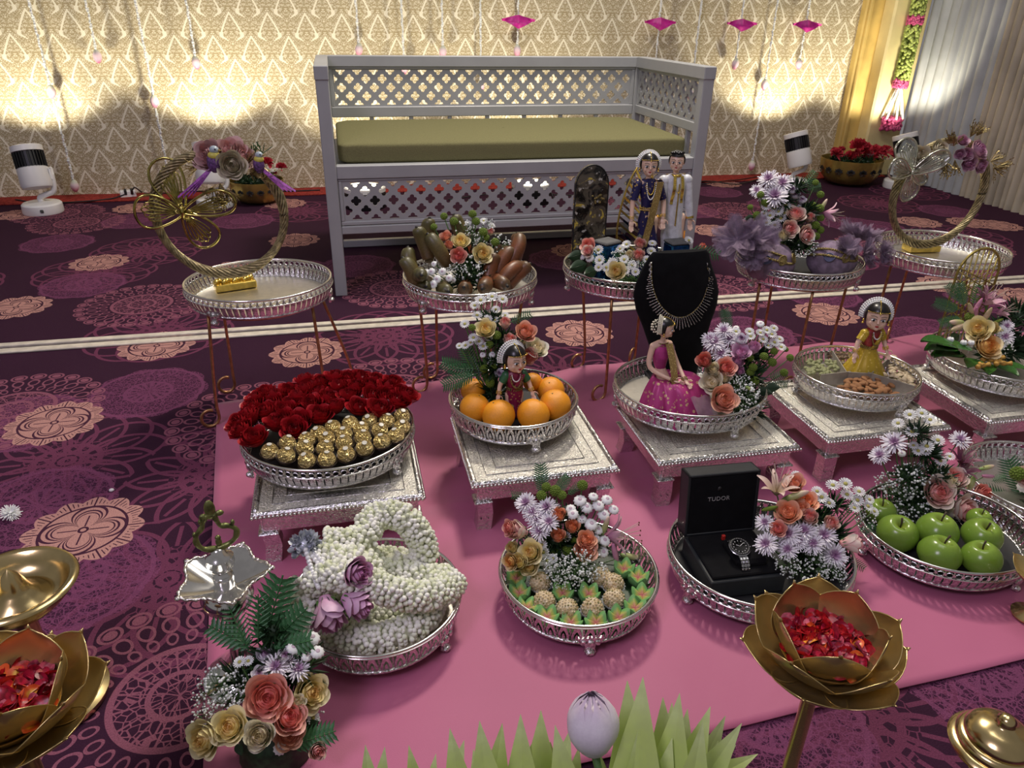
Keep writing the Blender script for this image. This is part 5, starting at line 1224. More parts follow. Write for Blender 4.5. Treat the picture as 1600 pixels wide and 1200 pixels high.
# ---------------------------------------------------------------- red roses and chocolates
RR = [(270, 535), (220, 385), (430, 425), (345, 350), (600, 415), (745, 370), (530, 292), (680, 292), (860, 305), (255, 300), (1040, 312), (1190, 322), (1325, 265), (970, 225), (890, 160), (1150, 232), (1130, 150), (1255, 170), (1345, 200), (735, 208), (815, 245), (640, 185), (522, 190), (420, 232), (280, 248), (640, 118), (765, 125), (870, 92), (965, 100), (1060, 98), (1170, 112), (400, 292), (150, 430), (480, 345), (1020, 165), (1395, 225), (590, 240), (1240, 235), (340, 215), (1290, 130), (700, 160), (480, 405), (560, 470), (175, 480)]
ROSEO = []
for i, (x, y) in enumerate(RR):
    gx_, gy_ = 340+x/4.706, 570+y/4.706
    t_ = max(0, min(1, (540-y)/450))
    p = P(gx_, gy_, 0.222+0.020*t_)
    r = random.Random(i)
    e = Vector((p.x-F3[0], p.y-F3[1], 0))*2.2
    front = 1.0+0.35*(y > 340)
    d = Vector((0, -0.25, 1))+e+Vector((r.uniform(-.25, .25), r.uniform(-.25, .25), 0))
    R_ = 0.0240*(0.95+0.2*r.random())*(1.06 if y > 340 else 1)
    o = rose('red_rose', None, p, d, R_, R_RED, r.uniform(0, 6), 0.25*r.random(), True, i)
    ROSEO.append((y, x, o))
ROSEO.sort(key=lambda a: -(a[0]+0.18*a[1]))
rows = [ROSEO[i:i+9] for i in range(0, len(ROSEO), 9)]
for ri, row in enumerate(rows):
    row.sort(key=lambda a: a[1])
    for k, (_, _, o) in enumerate(row):
        tag(o, 'deep red rose, %s from the left in the %s' % (ORD[k], ['row next to the gold chocolates', 'second row from the front', 'middle row of the mass', 'fourth row back', 'rearmost row of the mass'][ri]), 'rose', 'red roses in the chocolate tray')
FOIL = silver_mat('gold_wrapper', (0.98, 0.78, 0.36), 0.36, 60, 0.9, 0.05, 0.25)
for n in FOIL.node_tree.nodes:
    if n.type == 'TEX_VORONOI': n.inputs['Scale'].default_value = 4
    if n.type == 'TEX_NOISE': n.inputs['Scale'].default_value = 3
rr = random.Random(5)
fm = MB(); fm.ell((0, 0, 0), (1, 1, 0.95), 14, 10, fn=lambda v: 1+0.05*sin(11*v[0]+5*v[1])*cos(9*v[2]+4*v[1])); FB = fm.mesh('gold_chocolate', [FOIL], False)
fm = MB(); fm.lathe([(0, 0.93), (0.30, 0.93), (0.31, 0.97), (0.29, 0.99), (0.24, 0.985), (0, 0.985)], 14); FL = fm.mesh('label', [mat('white_sticker', (0.62, 0.60, 0.50), 0.4)])
fm = MB(); fm.lathe([(0.55, -1.02), (0.62, -1.02), (1.12, -0.28), (1.08, -0.28), (0.6, -0.95)], 20, rfun=lambda a, z: 1+0.05*cos(20*a)*(z > -.9)); FC = fm.mesh('paper_cup', [mat('brown_paper', (0.035, 0.018, 0.010), 0.5)])
FR = [(383, 635), (505, 665), (655, 700), (803, 695), (945, 655), (1080, 610), (1208, 565), (1312, 520), (1357, 455), (1355, 375), (515, 575), (640, 610), (655, 552), (790, 615), (803, 545), (740, 505), (848, 462), (930, 575), (930, 510), (975, 432), (1068, 535), (1055, 472), (1118, 412), (1192, 480), (1245, 415)]
CHO = []
for i, (x, y) in enumerate(FR):
    p = P(340+x/4.706, 570+y/4.706, 0.206+0.012*(700-y)/330)
    q = aim((rr.uniform(-.3, .3), rr.uniform(-.4, .1), 1), rr.uniform(0, 6))
    o = inst(FB, 'gold_chocolate', None, p, q, 0.0174)
    CHO.append((y+0.30*x, x, o))
    inst(FL, 'sticker', o); inst(FC, 'paper_cup', o)

CHO.sort(key=lambda a: -a[0])
for ri, row in enumerate([CHO[0:7], CHO[7:13], CHO[13:19], CHO[19:]]):
    row.sort(key=lambda a: a[1])
    for k, (_, _, o) in enumerate(row):
        tag(o, 'gold foil wrapped chocolate, %s from the left in the %s' % (ORD[k], ['row along the tray rim', 'second row from the rim', 'third row from the rim', 'row touching the red roses'][ri]), 'chocolate', 'gold chocolates in the rose tray')

# ---------------------------------------------------------------- oranges, apples, bananas
def om(seed):
    r = random.Random(seed); mb = MB(); mb.ell((0, 0, 0), (1, 1, 0.95), 28, 20, fn=lambda v: 1-0.05*max(0, v[2]-0.93)*12); return mb.mesh('orange', [ORANGE])
OM = om(1); bt = MB(); bt.ell((0, 0, 0.91), (0.055, 0.055, 0.03), 8, 4); OB = bt.mesh('stem_button', [mat('orange_button', (0.20, 0.14, 0.03), 0.7)])
ol = ['orange at the front left of the ring in the orange tray', 'orange at the front centre left, below the small maroon doll', 'orange at the front centre right, below the small maroon doll', 'orange at the front right of the ring in the orange tray', 'orange at the back right, half behind the front right one', 'orange at the back left, under the fern leaves', 'orange directly behind the small maroon doll']
for i, (x, y, r_) in enumerate([(320, 832, 106), (485, 885, 116), (726, 878, 118), (876, 812, 112), (845, 712, 98), (308, 712, 88), (722, 655, 70)]):
    gx_, gy_ = 670+x/4.444, 450+y/4.444
    p = P(gx_, gy_, TS+0.024+0.036)
    if i == 6: p = Q(gx_, gy_, 1.53)
    R_ = min(r_/4.444*depth(p)/F, 0.0375)
    r = random.Random(i); o = inst(OM, 'orange', None, p, aim((r.uniform(-.5, .5), r.uniform(-.5, .2), 1)), R_)
    if i == 6: o.location.z = max(p.z, TS+0.03+R_)
    tag(o, ol[i], 'orange', 'oranges'); inst(OB, 'stem_button', o)
am = MB()
def apf(u, v):
    a = 2*pi*u; t = pi*v; r = sin(t)*(1+0.10*cos(t))*(1+0.02*cos(5*a)*(1-v)); z = -cos(t)*0.86
    z -= 0.50*max(0, 1-r/0.50)**1.6*(1 if v > .5 else -0.5)
    return (r*cos(a), r*sin(a), z)
am.grid(apf, 28, 22, wrap=True); AM = am.mesh('apple', [APPLE_M])
sm = MB(); sm.tube([(0, 0, 0.42), (0.02, 0.01, 0.75), (0.10, 0.02, 1.08)], lambda t: 0.035+0.02*t, 6); AS = sm.mesh('stem', [mat('apple_stem', (0.07, 0.05, 0.025), 0.7)])
al = ['green apple at the back left, half under the babys breath', 'green apple at the left, stem upright', 'green apple in the middle of the back row', 'green apple in front, large stem leaning left', 'green apple at the right, deep hollow round its stem', 'green apple at the front right under sprigs of babys breath', 'green apple at the back right, under the pink rose']
for i, (x, y, r_) in enumerate([(215, 595, 84), (310, 720, 122), (545, 705, 124), (558, 840, 122), (808, 735, 112), (800, 865, 112), (790, 640, 70)]):
    gx_, gy_ = 1320+x/3.75, 640+y/3.75
    z_c = ZP+0.024+0.030+(0.014 if i in (2, 4) else 0)
    p = P(gx_, gy_, z_c); R_ = min(r_/3.75*depth(p)/F, 0.0405)
    r = random.Random(i+3); o = inst(AM, 'green_apple', None, p, aim((r.uniform(-.25, .25), r.uniform(-.3, .1), 1), r.uniform(0, 6)), R_)
    tag(o, al[i], 'apple', 'green apples'); inst(AS, 'stem', o)
bm = MB(); path = [(0.0, 0, -1.0), (0.05, 0, -0.92), (0.16, 0, -0.5), (0.20, 0, 0.0), (0.14, 0, 0.5), (0.02, 0, 0.85), (-0.03, 0, 1.0), (-0.06, 0, 1.12)]
def brad(t):
    return [0.13, 0.22, 0.34, 0.38, 0.35, 0.22, 0.10, 0.07][0]*0+(0.06+0.33*(sin(pi*min(1, t*0.86+0.10))**0.7) if t < 0.9 else 0.085)
bm.tube(spline(path, 4), brad, 10); BM = bm.mesh('red_banana', [BANANA_M])
bt = MB(); bt.ell((-0.065, 0, 1.13), (0.085, 0.085, 0.05), 7, 4); BT = bt.mesh('tip', [BLACK])
# (base px, tip px, depth offset base, tip, green?)
BN = [((290, 700), (210, 450), -.02, .0, 1), ((240, 720), (180, 540), -.04, -.03, 1), ((400, 560), (300, 270), 0, .02, 1), ((430, 480), (400, 190), .03, .05, 1), ((560, 590), (400, 330), -.01, .0, 1), ((350, 760), (330, 680), -.02, -.09, 1),
      ((700, 330), (630, 160), .06, .08, 1), ((940, 740), (990, 500), -.05, -.02, 0), ((1040, 660), (1140, 450), -.02, .01, 0), ((1110, 600), (1220, 330), 0, .04, 0), ((1150, 560), (1190, 330), .02, .06, 0), ((1150, 740), (1290, 590), -.04, -.02, 0), ((1080, 720), (1230, 600), -.05, -.01, 0),
      ((560, 770), (565, 830), -.01, -.10, 1), ((720, 740), (715, 800), -.02, -.10, 0), ((870, 740), (885, 800), -.02, -.10, 0), ((1000, 760), (1090, 775), -.03, -.085, 0), ((400, 740), (370, 790), -.01, -.08, 1)]
bl = {1: 'greenish red banana standing on the left side of the flower posy', 0: 'reddish brown banana standing on the right side of the flower posy'}
for i, (a, b, da, db, gr) in enumerate(BN):
    pa, pb = Q(600+a[0]/5.714, 310+a[1]/5.714, 1.893+da), Q(600+b[0]/5.714, 310+b[1]/5.714, 1.893+db)
    if pa.z < bx+0.014: pa.z = bx+0.014
    if pb.z < bx+0.014: pb.z = bx+0.014
    d = pb-pa; L = max(d.length, 0.085)
    o = inst(BM, 'red_banana', None, (pa+pb)/2 if d.length > .08 else pb-d.normalized()*L*0.5, aim(d, i*1.7), (L/2*1.15, L/2*1.15, L/2), [BANANA_G if gr else BANANA_M])
    rb = min(max(L*0.5*1.15*0.38, 0.020), 0.0235); o.scale = (rb/0.38, rb/0.38, L/2)
    inst(BT, 'tip', o)
    short = i >= 13
    BL = ['greenish banana at the left rim, the lower of two leaning outward', 'greenish banana at the far left, its tip lowest on that side', 'tall greenish banana, outer one of the upright pair left of the posy', 'tall greenish banana at the back left, its tip the highest', 'thick greenish banana leaning against the coral rose buds', 'short greenish banana end at the left front rim', 'greenish banana tip showing behind the posy at its top', 'reddish banana standing just right of the yellow rose', 'reddish banana between the front one and the tallest right one', 'tallest reddish banana on the right side', 'reddish banana half hidden behind the tallest right one', 'reddish banana leaning out to the far right rim', 'reddish banana just inside the far right one', 'green-brown banana end at the front rim, second from the left', 'orange-brown banana end at the middle of the front rim', 'orange-brown banana end at the front rim, right of the middle one', 'orange-brown banana end at the right front rim', 'greenish banana end below the white button flowers']
    tag(o, BL[i], 'banana', 'red bananas')

# ---------------------------------------------------------------- sweets
SW_G = mat('sweet_green', (0.17, 0.40, 0.14), 0.45, 0, 0.15, 60)
SW_Y = radial('sweet_inner', [(0.0, (0.52, 0.14, 0.16)), (0.22, (0.50, 0.26, 0.15)), (0.45, (0.42, 0.42, 0.10)), (0.68, (0.17, 0.40, 0.12))], 'r', 0.5, 0, .1)
def sweet_petal():
    mb = MB(); W0 = 2*pi/5*0.49
    def top(s_): return (0.90-0.14*abs(s_)**1.5, s_*W0, 0.60-0.52*abs(s_)**1.25)
    def outer(u, v):
        s_ = (u-.5)*2; r1, a, z1 = top(s_); r_ = 0.50+(r1-0.50)*v+0.16*sin(pi*v); z = -0.62+(z1+0.62)*v
        return (r_*cos(a), r_*sin(a), z)
    def inner(u, v):
        s_ = (u-.5)*2; r1, a, z1 = top(s_); r_ = r1*(1-v)+0.02*v; z = z1*(1-v)**0.8+0.02*v-0.05*sin(pi*v)
        return (r_*cos(a), r_*sin(a), z)
    mb.grid(outer, 9, 6, mat=0); mb.grid(inner, 9, 6, mat=1)
    return mb.mesh('petal', [SW_G, SW_Y])
SP = sweet_petal(); sc_ = MB(); sc_.ell((0, 0, -0.30), (0.5, 0.5, 0.28), 10, 6); SCORE = sc_.mesh('sweet', [SW_G])
sl = [('green sweet at the back left of the sweets tray, under the yellow rose', 200, 650), ('green sweet at the left rim, second down from the yellow rose', 218, 730), ('green sweet at the lower left rim of the sweets tray', 262, 812), ('green and pink petal sweet at the front rim, leftmost of four', 372, 862), ('green and pink petal sweet at the front rim, second of four', 502, 893), ('green and pink petal sweet at the front rim, third of four', 640, 893), ('green and pink petal sweet at the front rim, rightmost of four', 765, 865), ('green sweet at the lower right rim beside the nut balls', 855, 812), ('green sweet at the right rim above the lower right one', 895, 742), ('pink-centred green sweet at the upper right rim', 872, 645), ('plain green sweet at the back right under the lily bud', 795, 598), ('green sweet in the middle row, left one of two', 455, 732), ('pink-centred green sweet in the middle row, right one of two', 600, 735)]
for i, (lb, x, y) in enumerate(sl):
    p = P(750+x/3.53, 720+y/3.53, 0.047)
    R_ = 0.0245*(0.96 if i else 0.9)
    t = thing('petal_sweet', lb, 'sweet', p, i*1.1, 'green petal-shaped sweets'); t.scale = (R_,)*3
    t.rotation_euler = (radians(random.Random(i).uniform(-6, 14)), 0, i*1.1)
    inst(SCORE, 'core', t)
    for k in range(5): inst(SP, 'petal', t, (0, 0, 0), Euler((0, 0, 2*pi*k/5)))
NUT = mat('nut_crumb', (0.66, 0.56, 0.36), 0.7, 0, 0.3, 260, 0.9, 350, c2=(0.24, 0.20, 0.06), bd=0.004)
nm = MB(); rn = random.Random(9); nm.ell((0, 0, 0), 0.93, 18, 12)
for k in range(150):
    z = 1-2*(k+.5)/150; a = k*2.39996; q = sqrt(1-z*z); nm.ell((0.93*q*cos(a), 0.93*q*sin(a), 0.93*z), (rn.uniform(.06, .12),)*3, 5, 3, mat=rn.choice((0, 0, 0, 1)))
NB = nm.mesh('nut_ball', [mat('nut_bits', (0.66, 0.56, 0.38), 0.7, 0, 0.2, 3, c2=(0.45, 0.33, 0.16)), mat('pistachio_bits', (0.24, 0.22, 0.07), 0.7)])
cm = MB(); cm.lathe([(0.5, -0.98), (0.6, -1.0), (1.10, -0.15), (1.05, -0.15), (0.55, -0.92)], 36, rfun=lambda a, z: 1+0.06*cos(18*a)*(z > -.9)); CUPM = cm.mesh('paper_cup', [mat('clear_cup', (0.75, 0.78, 0.76), 0.2, alpha=0.45)])
bl2 = [('nut-coated round sweet at the left, under the yellow roses', 330, 672), ('nut-coated round sweet left of centre, behind two green ones', 355, 775), ('nut-coated round sweet at the front, left of the middle pair', 480, 818), ('nut-coated round sweet at the front, right of the middle pair', 620, 815), ('nut-coated round sweet at the right, the nearer of a touching pair', 740, 762), ('nut-coated round sweet at the right, the farther of a touching pair', 735, 678), ('nut-coated round sweet half hidden below the lily', 668, 640)]
for i, (lb, x, y) in enumerate(bl2):
    p = P(750+x/3.53, 720+y/3.53, 0.050)
    o = inst(NB, 'nut_ball', None, p, Euler((i, i*2, i)), 0.0205); tag(o, lb, 'sweet', 'nut-coated sweet balls')
    c = inst(CUPM, 'paper_cup', o); c.rotation_euler = o.rotation_euler.to_matrix().inverted().to_euler()

# ---------------------------------------------------------------- nuts in their sections
DIV = mat('grey_divider', (0.32, 0.29, 0.23), 0.55, 0, 0.1, 40)
t = thing('nut_divider', 'grey card divider splitting the nut tray into sections', 'divider', (I3[0], I3[1], TS+0.0240))
for (a, b) in ((P(1282, 590, TS+.05), P(1328, 585, TS+.05)), (P(1355, 586, TS+.05), P(1428, 608, TS+.05)), (P(1322, 586, TS+.05), P(1300, 552, TS+.05)), (P(1360, 588, TS+.05), P(1392, 560, TS+.05)), (P(1325, 586, TS+.05), P(1360, 588, TS+.05))):
    v = b-a; mb = MB(); M = Matrix.Translation(((a.x+b.x)/2-I3[0], (a.y+b.y)/2-I3[1], 0.018)) @ Matrix.Rotation(atan2(v.y, v.x), 4, 'Z')
    mb.box((0, 0, 0), (v.length, 0.0025, 0.034), M, ch=0.0005); mb.obj('wall', DIV, t, smooth=False)
almd = MB(); almd.ell((0, 0, 0), (0.5, 0.30, 0.18), 10, 7, fn=lambda v: 1-0.28*max(0, v[0])**2); ALM = almd.mesh('almond', [ALMOND])
pst = MB()
for s_ in (-1, 1):
    M = Matrix.Rotation(s_*0.28, 4, 'Y') @ Matrix.Translation((0.05, 0, s_*0.03))
    pst.grid(lambda u, v, s_=s_: (0.5*cos(pi*u), 0.32*sin(pi*u)*cos(pi*v), s_*abs(0.30*sin(pi*u)*sin(pi*v))), 8, 6, M)
pst.ell((0.05, 0, 0), (0.36, 0.20, 0.16), 8, 5, mat=1); PIS = pst.mesh('pistachio', [PISTA, mat('pistachio_kernel', (0.34, 0.36, 0.10), 0.6)])
rsn = MB(); rsn.ell((0, 0, 0), (0.5, 0.34, 0.30), 9, 6, fn=lambda v: 1+0.06*sin(9*v[0])*sin(8*v[1])); RSN = rsn.mesh('raisin', [PISTG])
def heap(mesh, name, lab, cat, grp, polypx, n, size, z0, seed):
    r = random.Random(seed); pts = [P(x, y, z0) for x, y in polypx]; k = 0; tries = 0; got = []
    while k < n and tries < 4000:
        tries += 1
        w = [r.random()**1.2 for _ in pts]; s_ = sum(w); p = sum((q*(a/s_) for q, a in zip(pts, w)), Vector((0, 0, 0)))
        e = sum(pts, Vector((0, 0, 0)))/len(pts); p = e+(p-e)*4.0
        # keep inside polygon
        ins = True; m_ = len(pts); sg = 0
        for i in range(m_):
            a, b = pts[i], pts[(i+1) % m_]; c = (b.x-a.x)*(p.y-a.y)-(b.y-a.y)*(p.x-a.x)
            if sg == 0: sg = 1 if c > 0 else -1
            elif c*sg < 0: ins = False
        if not ins: continue
        lvl = 0
        if any((p-q).length < size*0.55 for q in got):
            if any((p-q).length < size*0.30 for q in got): continue
            lvl = 1
        got.append(p.copy()); k += 1
        o = inst(mesh, name, None, (p.x, p.y, z0+lvl*size*0.22+r.uniform(0, .002)), Euler((r.uniform(-.4, .4), r.uniform(-.4, .4), r.uniform(0, 6))), size)
        tag(o, lab, cat, grp)
zn = TS+0.040
heap(ALM, 'almond', 'brown almond in the front section of the nut tray', 'almond', 'almonds', [(1303, 602), (1335, 590), (1360, 592), (1412, 610), (1395, 619), (1350, 617), (1320, 610)], 46, 0.026, zn, 1)
heap(PIS, 'pistachio', 'pale open pistachio in the right section of the nut tray', 'nut', 'pistachios', [(1378, 585), (1395, 562), (1420, 575), (1436, 595), (1428, 606), (1405, 600)], 54, 0.019, zn, 2)
heap(PIS, 'pistachio', 'pale nut behind the yellow doll at the back of the nut tray', 'nut', 'nuts at the back of the tray', [(1378, 582), (1390, 562), (1365, 555), (1400, 560)], 12, 0.017, zn, 4)
heap(RSN, 'green_raisin', 'pale green raisin in the left section of the nut tray', 'raisin', 'green raisins', [(1256, 578), (1262, 566), (1300, 560), (1322, 583), (1290, 590), (1272, 592)], 56, 0.0165, zn+.004, 3)
heap(RSN, 'dark_raisin', 'brown raisin at the back left of the nut tray', 'raisin', 'brown raisins', [(1265, 565), (1290, 556), (1322, 556), (1325, 575), (1304, 562)], 30, 0.014, zn, 5)
DR = mat('brown_raisin', (0.16, 0.10, 0.05), 0.5)
for o in col.objects:
    if o.name.startswith('dark_raisin'): o.material_slots[0].link = 'OBJECT'; o.material_slots[0].material = DR

# ---------------------------------------------------------------- watch box and watch
wz = ZP+0.0245
c0 = P(1112, 908, wz+0.045); c1 = P(1245, 893, wz+0.045); c2 = P(1057, 838, wz+0.045)
vx = (c1-c0); vx.z = 0; ang = atan2(vx.y, vx.x); W_ = 0.150; D_b = 0.135; Hh = 0.045
t = thing('watch_box', 'open black watch case with silver lettering in the lid, on a silver tray', 'box', (c0.x, c0.y, wz), ang)
mb = MB(); mb.box((W_/2, D_b/2, 0.020), (W_, D_b, 0.040), ch=0.002); mb.obj('base', BOX, t, smooth=False)
mb = MB(); mb.box((W_/2, D_b/2, 0.0435), (W_-0.012, D_b-0.012, 0.006), ch=0.002); mb.obj('velvet_pad', VELVET, t, smooth=False)
mb = MB(); mb.box((W_*0.62, D_b*0.45, 0.052), (0.062, 0.074, 0.018), ch=0.006); mb.obj('watch_cushion', VELVET, t, smooth=False)
mb = MB(); mb.box((W_*0.47, D_b*0.80, 0.052), (0.007, 0.006, 0.011), ch=0.001); mb.obj('red_tag', mat('red_tag', (0.60, 0.03, 0.02), 0.5), t, smooth=False)
LM = Matrix.Translation((0, D_b-0.004, 0.042)) @ Matrix.Rotation(radians(-8), 4, 'X')
lh = 0.135
ld = MB(); wl = 0.006; dd = 0.040
ld.box((W_/2, dd-wl/2, lh/2), (W_, wl, lh), LM, ch=0.0015)
for (c, s_) in (((W_/2, dd/2, lh-wl/2), (W_, dd, wl)), ((W_/2, dd/2, wl/2), (W_, dd, wl)), ((wl/2, dd/2, lh/2), (wl, dd, lh)), ((W_-wl/2, dd/2, lh/2), (wl, dd, lh))): ld.box(c, s_, LM, ch=0.0015)
lid = ld.obj('lid', BOX, t, smooth=False)
mb = MB(); mb.box((W_/2, 0.004, lh/2), (W_-0.011, 0.006, lh-0.011), LM, ch=0.002); mb.obj('lid_pad', VELVET, lid, smooth=False)
fc = bpy.data.curves.new('lettering', 'FONT'); fc.body = 'TUDOR'; fc.size = 0.0125; fc.align_x = 'CENTER'; fc.extrude = 0.0003; fc.space_character = 1.1
fo = bpy.data.objects.new('lt', fc); col.objects.link(fo)
dg = bpy.context.evaluated_depsgraph_get(); dg.update()
fme = bpy.data.meshes.new_from_object(fo.evaluated_get(dg)); bpy.data.objects.remove(fo)
SILP = mat('silver_print', (0.55, 0.55, 0.55), 0.3, 0.6)
fme.materials.clear(); fme.materials.append(SILP)
lt = inst(fme, 'lettering', lid); lt.matrix_local = LM @ Matrix.Translation((W_*0.44, 0.0006, lh*0.56)) @ Matrix.Rotation(pi/2, 4, 'X')
mb = MB()
for s_ in (0,):
    mb.prism([(-0.0035, 0), (0.0035, 0), (0.0042, 0.003), (0.003, 0.0075), (0, 0.009), (-0.003, 0.0075), (-0.0042, 0.003)], 0, 0.0004)
e = mb.obj('shield_emblem', mat('dark_emblem', (0.05, 0.05, 0.05), 0.4, 0.5), lid); e.matrix_local = LM @ Matrix.Translation((W_*0.44, 0.0006, lh*0.72)) @ Matrix.Rotation(pi/2, 4, 'X')
# watch
wp = P(1155, 856, wz+0.070)
w = thing('wrist_watch', 'steel wrist watch with black dial and link bracelet in the black case', 'watch', wp, ang)
STEEL = mat('watch_steel', (0.62, 0.62, 0.63), 0.22, 1.0)
HM = Matrix.Rotation(radians(16), 4, 'X')
mb = MB(); mb.lathe([(0, -0.005), (0.0185, -0.005), (0.0205, -0.001), (0.0205, 0.003), (0.0185, 0.0045), (0.0165, 0.0048)], 32, HM); mb.obj('case', STEEL, w, flatang=40)
mb = MB(); mb.lathe([(0.0190, 0.0040), (0.0195, 0.0050), (0.0186, 0.0058), (0.0156, 0.0064), (0.0152, 0.0040), (0.0190, 0.0040)], 36, HM); bz = mb.obj('bezel', BLACK, w)
mb = MB()
for k in range(24): mb.box((0.0172*cos(2*pi*k/24), 0.0172*sin(2*pi*k/24), 0.0062), (0.0012, 0.0010, 0.0006), HM)
mb.obj('bezel_marks', SILP, bz)
mb = MB(); mb.lathe([(0, 0.0050), (0.0153, 0.0050)], 28, HM); mb.obj('dial', BLACK, w)
for k in range(12):
    a = 2*pi*k/12; mb = MB(); mb.ell((0.0122*cos(a), 0.0122*sin(a), 0.0052), (0.0010, 0.0010, 0.0004), 6, 3, HM); mb.obj('hour_marker', LAMP_WHITE, w)
for a, L in ((0.6, 0.011), (2.6, 0.0075)):
    mb = MB(); mb.tube([(0, 0, 0.0056), (L*cos(a), L*sin(a), 0.0056)], 0.0005, 4, M=HM); mb.obj('hand', LAMP_WHITE, w)
mb = MB(); mb.box((0.0215, 0, 0.0), (0.004, 0.003, 0.003), HM, ch=0.0008); mb.obj('crown', STEEL, w, smooth=False)
LK = MB()
for x, wd in ((-0.0058, 0.0050), (0, 0.0060), (0.0058, 0.0050)): LK.box((x, 0, 0), (wd, 0.0055, 0.0030), ch=0.0008)
LKM = LK.mesh('bracelet_link', [STEEL], False)
for k in range(9):
    th = k*0.30; inst(LKM, 'bracelet_link', w, (0, -0.0175-0.022*sin(th)*0.9, -0.006-0.024*(1-cos(th))), Euler((th+0.1, 0, 0)))
for k in range(4):
    th = k*0.30; inst(LKM, 'bracelet_link', w, (0, 0.0175+0.020*sin(th)*0.9, -0.001-0.022*(1-cos(th))), Euler((-th, 0, 0)))

# ---------------------------------------------------------------- velvet bust and necklace
cen = Q(1060, 520, 1.56)
prof_b = [(392, 1020, 1104, .50), (398, 1014, 1108, .7), (412, 1006, 1110, .9), (425, 1000, 1114, 1), (440, 993, 1119, 1), (458, 990, 1122, 1), (480, 994, 1119, 1), (505, 1004, 1110, .9), (535, 1014, 1101, .8), (565, 1024, 1092, .7), (595, 1033, 1086, .6), (622, 1040, 1080, .55)]
t = thing('velvet_bust', 'tall black velvet display bust wearing the jewelled necklace', 'display bust', (cen.x, 1.56, TS+0.024))
mb = MB(); n = 28; rings = []
for (y, xl, xr, k) in prof_b:
    a, b = Q(xl, y, 1.56), Q(xr, y, 1.56); rings.append(((a+b)/2, (b.x-a.x)/2, k))
zb = TS+0.0245
rings.append((Vector((rings[-1][0].x, 1.56, zb)), rings[-1][1], .6))
vs = []
for (c, w2_, k) in rings:
    dpt = 0.030*k
    for i in range(n):
        a = 2*pi*i/n; vs.append((c.x-cen.x+w2_*cos(a), dpt*sin(a)*(1.0 if sin(a) < 0 else 0.6), c.z-(TS+0.024)))
fs = []
for i in range(len(rings)-1):
    for k in range(n): fs.append((i*n+k, i*n+(k+1) % n, (i+1)*n+(k+1) % n, (i+1)*n+k))
fs += [tuple(range(n)), tuple((len(rings)-1)*n+k for k in range(n))[::-1]]
mb.add(vs, fs); mb.obj('torso', VELVET, t, flatang=60)
mb = MB(); mb.box((0, 0.075, 0.004), (0.10, 0.10, 0.008), ch=0.002); mb.tube([(0, 0.11, 0.008), (0, 0.03, 0.20)], 0.006, 8); mb.obj('easel_leg', BLACK, t)
def bust_pt(x, y, lift=0.004):
    p = Q(x, y, 1.56); best = min(range(len(prof_b)), key=lambda i: abs(prof_b[i][0]-y))
    (c, w2_, k) = rings[best]; p.x = c.x+max(-0.90*w2_, min(0.90*w2_, p.x-c.x)); x = 800+F*((p-EYE).dot(RX))/depth(p); s_ = max(-0.98, min(0.98, (p.x-c.x)/w2_)); dy = -0.030*k*sqrt(1-s_*s_)-lift
    return Q(x, y, 1.56+dy)
nk = thing('necklace', 'broad diamond and ruby fringe necklace on the black velvet bust', 'necklace', bust_pt(1062, 500))
GEM = mat('white_gems', (0.72, 0.70, 0.66), 0.15, 0.6, 0.25, 900); RUBY = mat('rose_gems', (0.42, 0.16, 0.14), 0.2, 0.4, 0.3, 900)
curve = spline([(1018, 410, 0), (1018, 432, 0), (1021, 452, 0), (1030, 474, 0), (1045, 490, 0), (1062, 496, 0), (1080, 490, 0), (1095, 474, 0), (1104, 452, 0), (1108, 432, 0), (1104, 412, 0)], 12)
def fringe():
    m0 = MB(); m1 = MB(); N = len(curve); sub = [nk.location]
    for i in range(0, N, 1):
        c = curve[i]; u = i/(N-1); a = curve[min(i+1, N-1)]-curve[max(i-1, 0)]; a.normalize(); nrm = Vector((-a.y, a.x, 0))
        if nrm.y < 0 and abs(u-.5) < .4: nrm = -nrm
        if abs(u-.5) >= .25: nrm = Vector((-1 if u < .5 else 1, 0.25, 0)).normalized()
        wd = 1 if abs(u-.5) > .40 else int(2+4*(1-abs(u-.5)/.40)**0.7)
        if i % 2 and wd > 1: continue
        for k in range(wd):
            q = c+nrm*(k*3.3+0.8+(1.6 if (i//2) % 2 else 0))
            p = bust_pt(q.x, q.y, 0.003)-nk.location; p2 = bust_pt(q.x+nrm.x*3, q.y+nrm.y*3, 0.003)-nk.location
            big = (k == wd-1 and wd > 2); M = Matrix.Translation(p) @ aim(p2-p).to_matrix().to_4x4()
            m0.tube([M @ Vector((0.0021*cos(2*pi*g/7), 0, 0.0026*sin(2*pi*g/7)*(1.5 if big else 1))) for g in range(7)], 0.0006, 4, closed=True)
            (m1 if (k % 2 == 1) else m0).ell((0, 0, 0), (0.0011, 0.0011, 0.0022), 6, 4, M)
    m0.obj('white_stones', GEM, nk); m1.obj('rose_stones', RUBY, nk)
    m2 = MB(); m2.tube([bust_pt(c.x, c.y, 0.002)-nk.location for c in curve], 0.0012, 5); m2.obj('chain', GOLDTHREAD, nk)
fringe()
